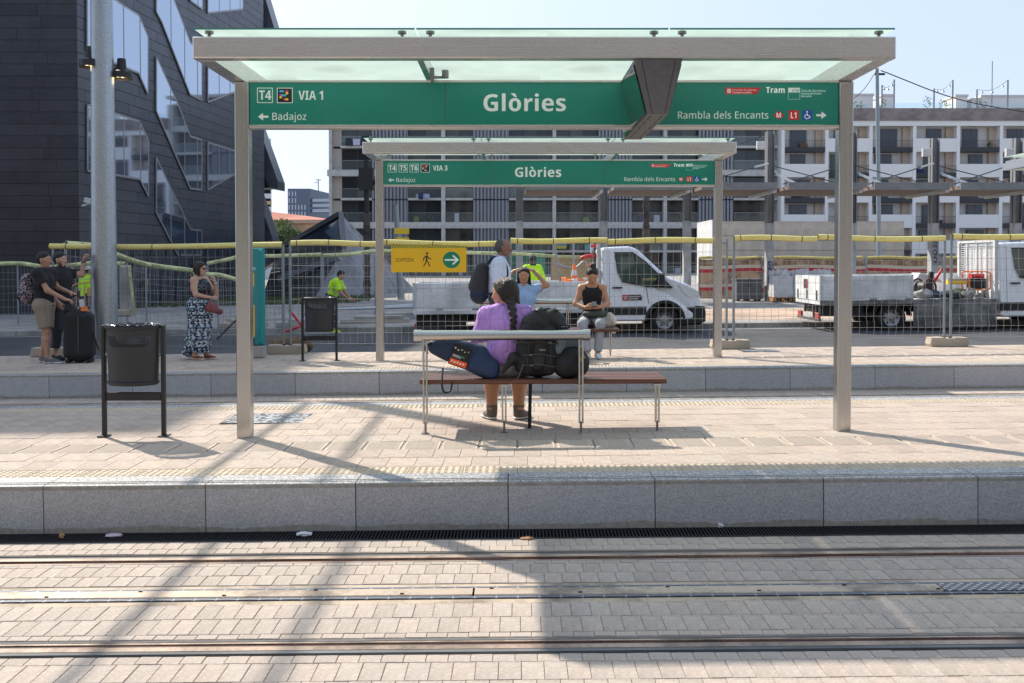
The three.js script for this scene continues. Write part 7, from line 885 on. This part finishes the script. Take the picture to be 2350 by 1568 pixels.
// ---------------------------------------------------------------- luggage on the near bench
{
  const y = PY(0) + 0.482, B = (u, v, d) => at(u, v, d);
  { const t = thing('duffel_bag', 'navy blue duffel bag with printed side panels leaning on the bench', 'duffel bag', [-0.49, y + 0.02, -8.98]); const nv = std(lin(0.02, 0.05, 0.13), 0.65, 0, { map: T.fine }); t.rotation.z = -0.32; t.scale.set(1, 0.88, 0.8); mesh('bag_body', skin([bone([-0.28, 0.1, 0], [0.2, 0.08, 0], 0.085, 0.115), bone([-0.22, 0.17, 0.02], [0.1, 0.18, 0.02], 0.075, 0.09), bone([0.1, 0.08, 0.03], [0.24, 0.05, 0.02], 0.105, 0.09)], 0.05, 0.011, 0.006).translate(0.02, 0.1, 0), nv, t);
    const pr = canvas(256, 256, (c, w, h) => { c.fillStyle = '#17171b'; c.fillRect(0, 0, w, h); c.fillStyle = '#d8d8d8'; for (let i = 0; i < 5; i++) { c.beginPath(); c.arc(30 + i * 46, 50 + (i % 2) * 14, 11 - i, 0, 7); c.fill(); } c.fillRect(24, 128, 150, 9); c.fillRect(24, 146, 120, 7); c.fillStyle = '#2d7a55'; c.fillRect(120, 120, 70, 22); c.fillStyle = '#f15a22'; c.fillRect(10, 178, 236, 66); c.fillStyle = '#f6d7c8'; for (let i = 0; i < 5; i++) c.fillRect(30 + i * 40, 196 + (i % 2) * 6, 24, 22); });
    mesh('print_panel', (() => { const g = new THREE.PlaneGeometry(0.17, 0.22, 6, 6), q = g.attributes.position; for (let i = 0; i < q.count; i++) q.setZ(i, -0.5 * q.getY(i) * q.getY(i) - 0.2 * q.getX(i) * q.getX(i)); g.computeVertexNormals(); return g.rotateZ(-0.02).translate(-0.03, 0.205, 0.142); })(), std(lin(1, 1, 1), 0.6, 0, { map: pr }), t, true); mesh('bag_flap', skin([bone([-0.1, 0.31, -0.02], [0.12, 0.3, -0.02], 0.04, 0.045)], 0.03, 0.01, 0.006), MAT.black, t); mesh('strap', pipe([V(-0.32, 0.24, 0.06), V(-0.35, 0.18, 0.09), V(-0.32, 0.12, 0.08)], 0.014, 6, 16), MAT.black, t);
    const s = thing('strap', 'loose black strap hanging from the duffel bag below the seat', 'strap', [-0.62, y - 0.05, -8.85]); s.name = numbered('hanging_strap'); mesh('webbing', [pipe([V(0, 0.14, -0.05), V(0.0, 0.0, 0.06), V(0.02, -0.06, 0.06), V(0.07, -0.05, 0.05), V(0.09, 0.03, 0.03)], 0.009, 6, 30)], MAT.black, s); }
  { const t = thing('hiking_backpack', 'large charcoal hiking backpack with grey pockets standing on the bench', 'backpack', [0.29, y, -9.02]); t.scale.setScalar(0.93); const ch = std(lin(0.022, 0.023, 0.025), 0.75, 0, { map: T.fine }), bl = std(lin(0.014, 0.014, 0.015), 0.6), slate = std(lin(0.16, 0.2, 0.24), 0.7);
    mesh('pack_body', skin([bone([-0.1, 0.1, 0.02], [-0.06, 0.42, 0.02], 0.13, 0.12), bone([0.08, 0.1, 0.02], [0.1, 0.4, 0.02], 0.13, 0.12), bone([0.0, 0.1, -0.04], [0.02, 0.44, -0.04], 0.14, 0.12)], 0.05, 0.011, 0.006).translate(-0.06, 0.04, 0), ch, t);
    mesh('top_lid', skin([bone([-0.1, 0.53, 0.02], [0.1, 0.55, 0.0], 0.11, 0.115), bone([-0.02, 0.6, 0.02], [0.07, 0.59, 0.02], 0.07, 0.07), bone([0.14, 0.5, 0.04], [0.2, 0.45, 0.04], 0.07, 0.06)], 0.05, 0.01, 0.014), bl, t);
    mesh('side_pocket', skin([bone([0.13, 0.28, 0.05], [0.16, 0.42, 0.05], 0.07, 0.06), bone([0.2, 0.3, 0.03], [0.2, 0.42, 0.03], 0.05, 0.05)], 0.03, 0.01, 0.005), slate, t); mesh('front_panel', skin([bone([-0.06, 0.14, 0.1], [-0.03, 0.38, 0.1], 0.085, 0.07)], 0.03, 0.01, 0.004), bl, t); mesh('tag_patch', (() => { const tx = canvas(128, 32, (c) => { c.fillStyle = '#16171a'; c.fillRect(0, 0, 128, 32); c.fillStyle = '#b9bcc0'; c.font = 'bold 22px sans-serif'; c.fillText('Quechua', 12, 24); }); const m = new THREE.Mesh(new THREE.PlaneGeometry(0.09, 0.022).translate(0.2, 0.5, 0.118), std(lin(1, 1, 1), 0.7, 0, { map: tx })); m.name = 'name_tag'; t.add(m); return new THREE.BoxGeometry(0.1, 0.03, 0.01).translate(0.2, 0.5, 0.11); })(), bl, t);
    mesh('hip_belt', skin([bone([-0.16, 0.14, 0.06], [-0.3, 0.2, 0.1], 0.06, 0.05), bone([-0.3, 0.2, 0.1], [-0.4, 0.06, 0.12], 0.045, 0.016)], 0.03, 0.009, 0.004), bl, t); mesh('shoulder_strap', pipe([V(-0.05, 0.6, -0.04), V(-0.18, 0.55, 0.03), V(-0.24, 0.4, 0.05), V(-0.25, 0.3, 0.05)], 0.022, 8, 24), bl, t); mesh('webbing', [bar(V(-0.2, 0.14, 0.16), V(-0.26, 0.0, 0.17), 0.02, 0.006)], std(lin(0.12, 0.13, 0.15), 0.7), t); mesh('buckle', chamfer(0.06, 0.02, 0.012, 0.004, -0.02, 0.28, 0.19), MAT.steelDark, t);
    for (const yy of [0.12, 0.22, 0.34]) mesh('compression_strap', pipe([V(-0.3, yy, 0.05), V(-0.16, yy + 0.01, 0.165), V(-0.05, yy + 0.02, 0.19), V(0.06, yy, 0.165), V(0.15, yy - 0.01, 0.1)], 0.0065, 5, 30), std(lin(0.06, 0.06, 0.065), 0.6), t); for (const [bx, by] of [[-0.13, 0.23], [0.05, 0.35], [-0.12, 0.13]]) mesh('buckle', chamfer(0.035, 0.022, 0.012, 0.004, bx, by, 0.18), std(lin(0.1, 0.1, 0.105), 0.4), t); for (const [xa2, xb2] of [[-0.17, -0.14], [0.05, 0.07]]) mesh('seam', pipe([V(xa2, 0.05, 0.12), V((xa2 + xb2) / 2, 0.25, 0.155), V(xb2, 0.45, 0.12)], 0.005, 5, 20), std(lin(0.05, 0.05, 0.053), 0.6), t);
    const r = rng(95); mesh('lid_cord', pipe([...Array(12)].map((_, i) => V(-0.1 + i * 0.024, 0.655 + (r() - 0.5) * 0.03, 0.06 + (r() - 0.5) * 0.06)), 0.006, 5, 60), bl, t);
    const s = thing('hanging_strap', 'long black webbing strap hanging below the bench under the hiking backpack', 'strap', [0.164, y - 0.06, -9.08]); mesh('webbing', [box(0.032, 0.46, 0.004, 0, -0.2, 0.0, 0, 0, -0.02), box(0.032, 0.004, 0.14, 0, 0.03, -0.07)], MAT.black, s); }
  { const t = thing('stuff_sack', 'round black duffel with a yellow emblem beside the hiking backpack', 'bag', [0.53, y, -8.99]); t.scale.setScalar(0.95); mesh('bag_body', skin([bone([-0.04, 0.13, 0], [0.05, 0.13, 0], 0.14, 0.135), bone([0.0, 0.2, 0], [0.02, 0.21, -0.02], 0.1, 0.1)], 0.05, 0.011, 0.006), std(lin(0.011, 0.011, 0.012), 0.65), t); mesh('emblem', new THREE.TorusGeometry(0.028, 0.006, 6, 16, 4.4).rotateY(0.75).translate(0.11, 0.185, 0.105), std(lin(0.6, 0.42, 0.08), 0.6), t); mesh('top_pocket', skin([bone([-0.03, 0.33, 0.0], [0.05, 0.34, 0.0], 0.06, 0.06)], 0.03, 0.011, 0.006), std(lin(0.09, 0.13, 0.17), 0.7), t); }
}
// ---------------------------------------------------------------- site workers and a passer-by
{
  const vest = cloth(0.5, 0.85, 0.02), band = std(lin(0.45, 0.46, 0.48), 0.5), navyT = cloth(0.03, 0.035, 0.055), dk = cloth(0.06, 0.065, 0.09);
  { const p = at(762, 741, 24.3), t = stand({ pelvis: [0, 0.93, -0.06], waist: [0, 1.06, 0.0], chest: [0, 1.27, 0.08], neck: [0, 1.42, 0.17], head: [0, 1.55, 0.26], sL: [0.19, 1.37, 0.15], sR: [-0.19, 1.37, 0.15], eL: [0.22, 1.08, 0.3], eR: [-0.22, 1.08, 0.3], wL: [0.15, 0.9, 0.5], wR: [-0.16, 0.92, 0.5], hL: [0.095, 0.9, -0.06], hR: [-0.095, 0.9, -0.06], aL: [0.1, 0.09, -0.12], kL: [0.1, 0.5, -0.06], tL: [0.12, 0.03, 0.06], aR: [-0.1, 0.09, 0.06], kR: [-0.1, 0.5, 0.04], tR: [-0.12, 0.03, 0.24] }, 1.05); const hv = (a, b, r, k) => bone(a, b, r, r, { flat: 0.92, ...k });
    const f = figure('worker in bright yellow and navy shirt bending forward behind the bin', [p.x, gy(p.x) + 0.18, -24.3], Math.PI / 2 - 0.1, { skin: SKIN.tan, bones: bodyBones(t), cell: 0.016, hands: [handBones(t.wR, [0, -0.5, 0.9], [1, 0, 0], [0, 0, 1], 0.7), handBones(t.wL, [0, -0.5, 0.9], [-1, 0, 0], [0, 0, 1], 0.7)], head: { c: t.head, pitch: 0.35, hair: shortHair, hairMat: HAIR.black, face: [0.05, 0.072] }, clothes: [['shirt', shirtBones(t, 0.8, 0.1, 0.028), 0.05, vest, 0.003], ['navy_hem', [bone(mix(t.chest, t.waist, 0.5), t.waist, 0.172, 0.165, { flat: 0.9, cutA: true }), bone(t.waist, mix(t.waist, t.pelvis, 0.8), 0.165, 0.17, { flat: 0.94, cut: true })], 0.04, navyT, 0.002], ['reflective_band', [bone(mix(t.chest, t.waist, 0.62), mix(t.chest, t.waist, 0.85), 0.178, 0.178, { flat: 0.9, cut: true, cutA: true })], 0.01, band, 0.001], ['trousers', legBones(t, 1.9, 0.024), 0.03, dk, 0.003], ['shoe', shoe(t.aL, t.tL), 0.03, vest, 0.001], ['shoe', shoe(t.aR, t.tR), 0.03, vest, 0.001]] }); f.scale.setScalar(0.9); }
  { const p = at(1222, 690, 26.5), t = stand({ eL: [0.26, 1.16, 0.08], eR: [-0.26, 1.16, 0.08], wL: [0.16, 0.98, 0.28], wR: [-0.16, 0.98, 0.28] }, 1.1); const f = figure('worker in dark cap, face mask and yellow jacket behind the van bed', [p.x, gy(p.x) + 0.28, -26.5], 0.3, { skin: SKIN.brown, bones: bodyBones(t), cell: 0.017, hands: [], head: { c: t.head, pitch: 0.3, hair: [[[0, 0.05, -0.02], [0, 0.055, 0.01], 0.102, 0.1], [[0, 0.04, 0.06], [0, 0.03, 0.13], 0.05, 0.03]], hairMat: navyT, face: [0.3, 0.02], extra: [['face_mask', skin([bone([0.03, -0.05, 0.06], [-0.03, -0.05, 0.06], 0.045, 0.045)], 0.02, 0.007), std(lin(0.03, 0.03, 0.04), 0.8)]] }, clothes: [['jacket', shirtBones(t, 1.8, 1.3, 0.034), 0.05, vest, 0.004], ['collar', [bone([-0.05, 1.5, 0.03], [0.05, 1.5, 0.03], 0.05, 0.05)], 0.03, navyT, 0.002], ['trousers', legBones(t, 1.95, 0.024), 0.03, dk, 0.003], ['shoe', shoe(t.aL, t.tL), 0.03, MAT.black, 0.001], ['shoe', shoe(t.aR, t.tR), 0.03, MAT.black, 0.001]] }); f.scale.setScalar(0.98); }
  for (const [u, d, turn, mat, label, helm] of [[199, 26.2, 2.6, vest, 'worker in yellow vest and white helmet behind the orange barrier', true], [226, 27, 2.2, cloth(0.4, 0.42, 0.48), 'worker in a pale grey shirt half hidden by the galvanised pole', false]]) { const x = (u - 1175) / F * d, t = stand({}, 1.1), f = figure(label, [x, gy(x) + 0.27, -d], turn, { skin: SKIN.tan, bones: bodyBones(t), cell: 0.018, hands: [], head: { c: t.head, hair: shortHair, hairMat: HAIR.black, face: [0.05, 0.072], extra: helm ? [['helmet', (() => { const g = new THREE.SphereGeometry(0.12, 20, 10, 0, 6.3, 0, 1.6).scale(1, 0.9, 1.12); return joined([g.translate(0, 0.05, 0), new THREE.CylinderGeometry(0.155, 0.16, 0.012, 24).translate(0, 0.048, 0.01)]); })(), std(lin(0.7, 0.68, 0.68), 0.4, 0, { side: THREE.DoubleSide })]] : [] }, clothes: [['shirt', shirtBones(t, 1.3, 1.4, 0.032), 0.05, mat, 0.004], ['trousers', legBones(t, 1.95, 0.024), 0.03, cloth(0.05, 0.06, 0.1), 0.003], ['shoe', shoe(t.aL, t.tL), 0.03, MAT.black, 0.001], ['shoe', shoe(t.aR, t.tR), 0.03, MAT.black, 0.001]] }); f.scale.setScalar(0.9); }
  { const d = 37.5, x = (327 - 1175) / F * d, t = stand({ aL: [0.1, 0.09, 0.1], tL: [0.12, 0.03, 0.28], aR: [-0.1, 0.09, -0.12], tR: [-0.1, 0.03, 0.06] }, 1.0), f = figure('person in mustard shirt and dark shorts walking along the dark building', [x, gy(x) + 0.3, -d], Math.PI, { skin: SKIN.tan, bones: bodyBones(t), cell: 0.018, hands: [], head: { c: t.head, hair: shortHair, hairMat: HAIR.black, face: [0.05, 0.072] }, clothes: [['shirt', shirtBones(t, 0.7, 1.4, 0.03), 0.05, cloth(0.5, 0.27, 0.03), 0.003], ['shorts', legBones(t, 0.9, 0.028), 0.03, cloth(0.02, 0.022, 0.028), 0.003], ['shoe', shoe(t.aL, t.tL), 0.03, MAT.black, 0.001], ['shoe', shoe(t.aR, t.tR), 0.03, MAT.black, 0.001]] }); f.scale.setScalar(0.72); const b = thing('backpack', 'black backpack on the person in the mustard shirt', 'backpack', [x + 0.08, gy(x) + 0.3 + 0.68, -d + 0.12]); mesh('pack_body', skin([bone([0, 0.05, 0], [0.02, 0.3, 0], 0.13, 0.1)], 0.03, 0.018), MAT.black, b); mesh('strap', bar(V(-0.02, 0.36, -0.02), V(-0.04, 0.4, -0.1), 0.03, 0.02), MAT.black, b); }
}

// ---------------------------------------------------------------- litter
{
  const crumple = (name, label, u, v, h, sx, sy, sz, m, seed) => { const d = (EYE - h) * F / (v - 600), p = at(u, v, d), g = new THREE.IcosahedronGeometry(0.5, 2), q = g.attributes.position, N = lattice(seed, 16); for (let i = 0; i < q.count; i++) { const k = 0.7 + 0.7 * N(q.getX(i) * 9 + 30, q.getY(i) * 9 + q.getZ(i) * 7 + 30); q.setXYZ(i, q.getX(i) * k * sx, q.getY(i) * k * sy, q.getZ(i) * k * sz); } g.computeVertexNormals(); const t = thing(name, label, name === 'dry_leaf' ? 'leaf' : 'litter', [p.x, gy(p.x) + h + sy * 0.3, -d]); mesh(name === 'dry_leaf' ? 'leaf_blade' : 'paper', g, m, t); if (name === 'dry_leaf') mesh('leaf_stem', rod(V(sx * 0.4, 0, 0), V(sx * 0.75, 0.004, 0.01), 0.002, 0.001, 5), m, t); };
  const tissue = std(lin(0.7, 0.7, 0.7), 0.9), leaf = std(lin(0.42, 0.24, 0.11), 0.9), wrap = std(lin(0.6, 0.45, 0.48), 0.5);
  crumple('crumpled_tissue', 'white crumpled tissue on the drain grate below the left half of the kerb', 698, 1227, 0.0, 0.09, 0.03, 0.06, tissue, 601); crumple('crumpled_tissue', 'small white tissue on the drain grate near the right shelter post', 1652, 1217, 0.0, 0.06, 0.035, 0.05, tissue, 602); crumple('dry_leaf', 'curled tan leaf on the paving beside the drain grate', 1208, 1242, 0.0, 0.08, 0.02, 0.05, leaf, 603); crumple('candy_wrapper', 'pink and white sweet wrapper on the drain grate below the bin', 263, 1224, 0.0, 0.11, 0.02, 0.06, wrap, 604); crumple('dry_leaf', 'small brown leaf standing in the drain grate', 141, 1226, 0.0, 0.035, 0.04, 0.02, leaf, 605); crumple('paper_scrap', 'green and white paper scrap at the foot of the far kerb', 1550, 894, 0.0, 0.13, 0.03, 0.07, std(lin(0.55, 0.66, 0.6), 0.8), 606);
}

// ---------------------------------------------------------------- unseen street added behind the viewer to darken steel reflections and fill light
{
  const b = thing('added_street_block', 'long tan street block added unseen behind the viewer', 'building', [0, 0, 26]), wall = std(lin(0.34, 0.315, 0.295), 0.85, 0, { map: T.coarse }), win = MAT.glassDark; mesh('wall', span(-70, 70, -0.6, 19, 0, 12), wall, b);
  for (let f = 0; f < 6; f++) for (let i = 0; i < 40; i++) mesh('window', span(-68 + i * 3.4, -66.2 + i * 3.4, 1.4 + f * 3, 3.3 + f * 3, -0.02, 0.3), win, b);
  for (let i = 0; i < 7; i++) { const x = -27 + i * 9, t = thing('added_street_tree', 'leafy street tree added unseen before the tan street block', 'tree', [x, gy(x) - 0.3, 14], 0, 'added street trees before the tan block'), r = rng(700 + i), parts = []; mesh('trunk', rod(V(0, 0, 0), V(0.1, 4, 0), 0.2, 0.12), std(lin(0.2, 0.17, 0.13), 0.9), t); for (let k = 0; k < 12; k++) parts.push(blob(720 + i * 20 + k, 2.4, 2, 2.4, 90, 0.2).translate((r() - 0.5) * 3.4, 3.4 + r() * 3.2, (r() - 0.5) * 3.4)); mesh('crown', parts, leafGreen, t, true); }
}
renderer.render(scene, camera);
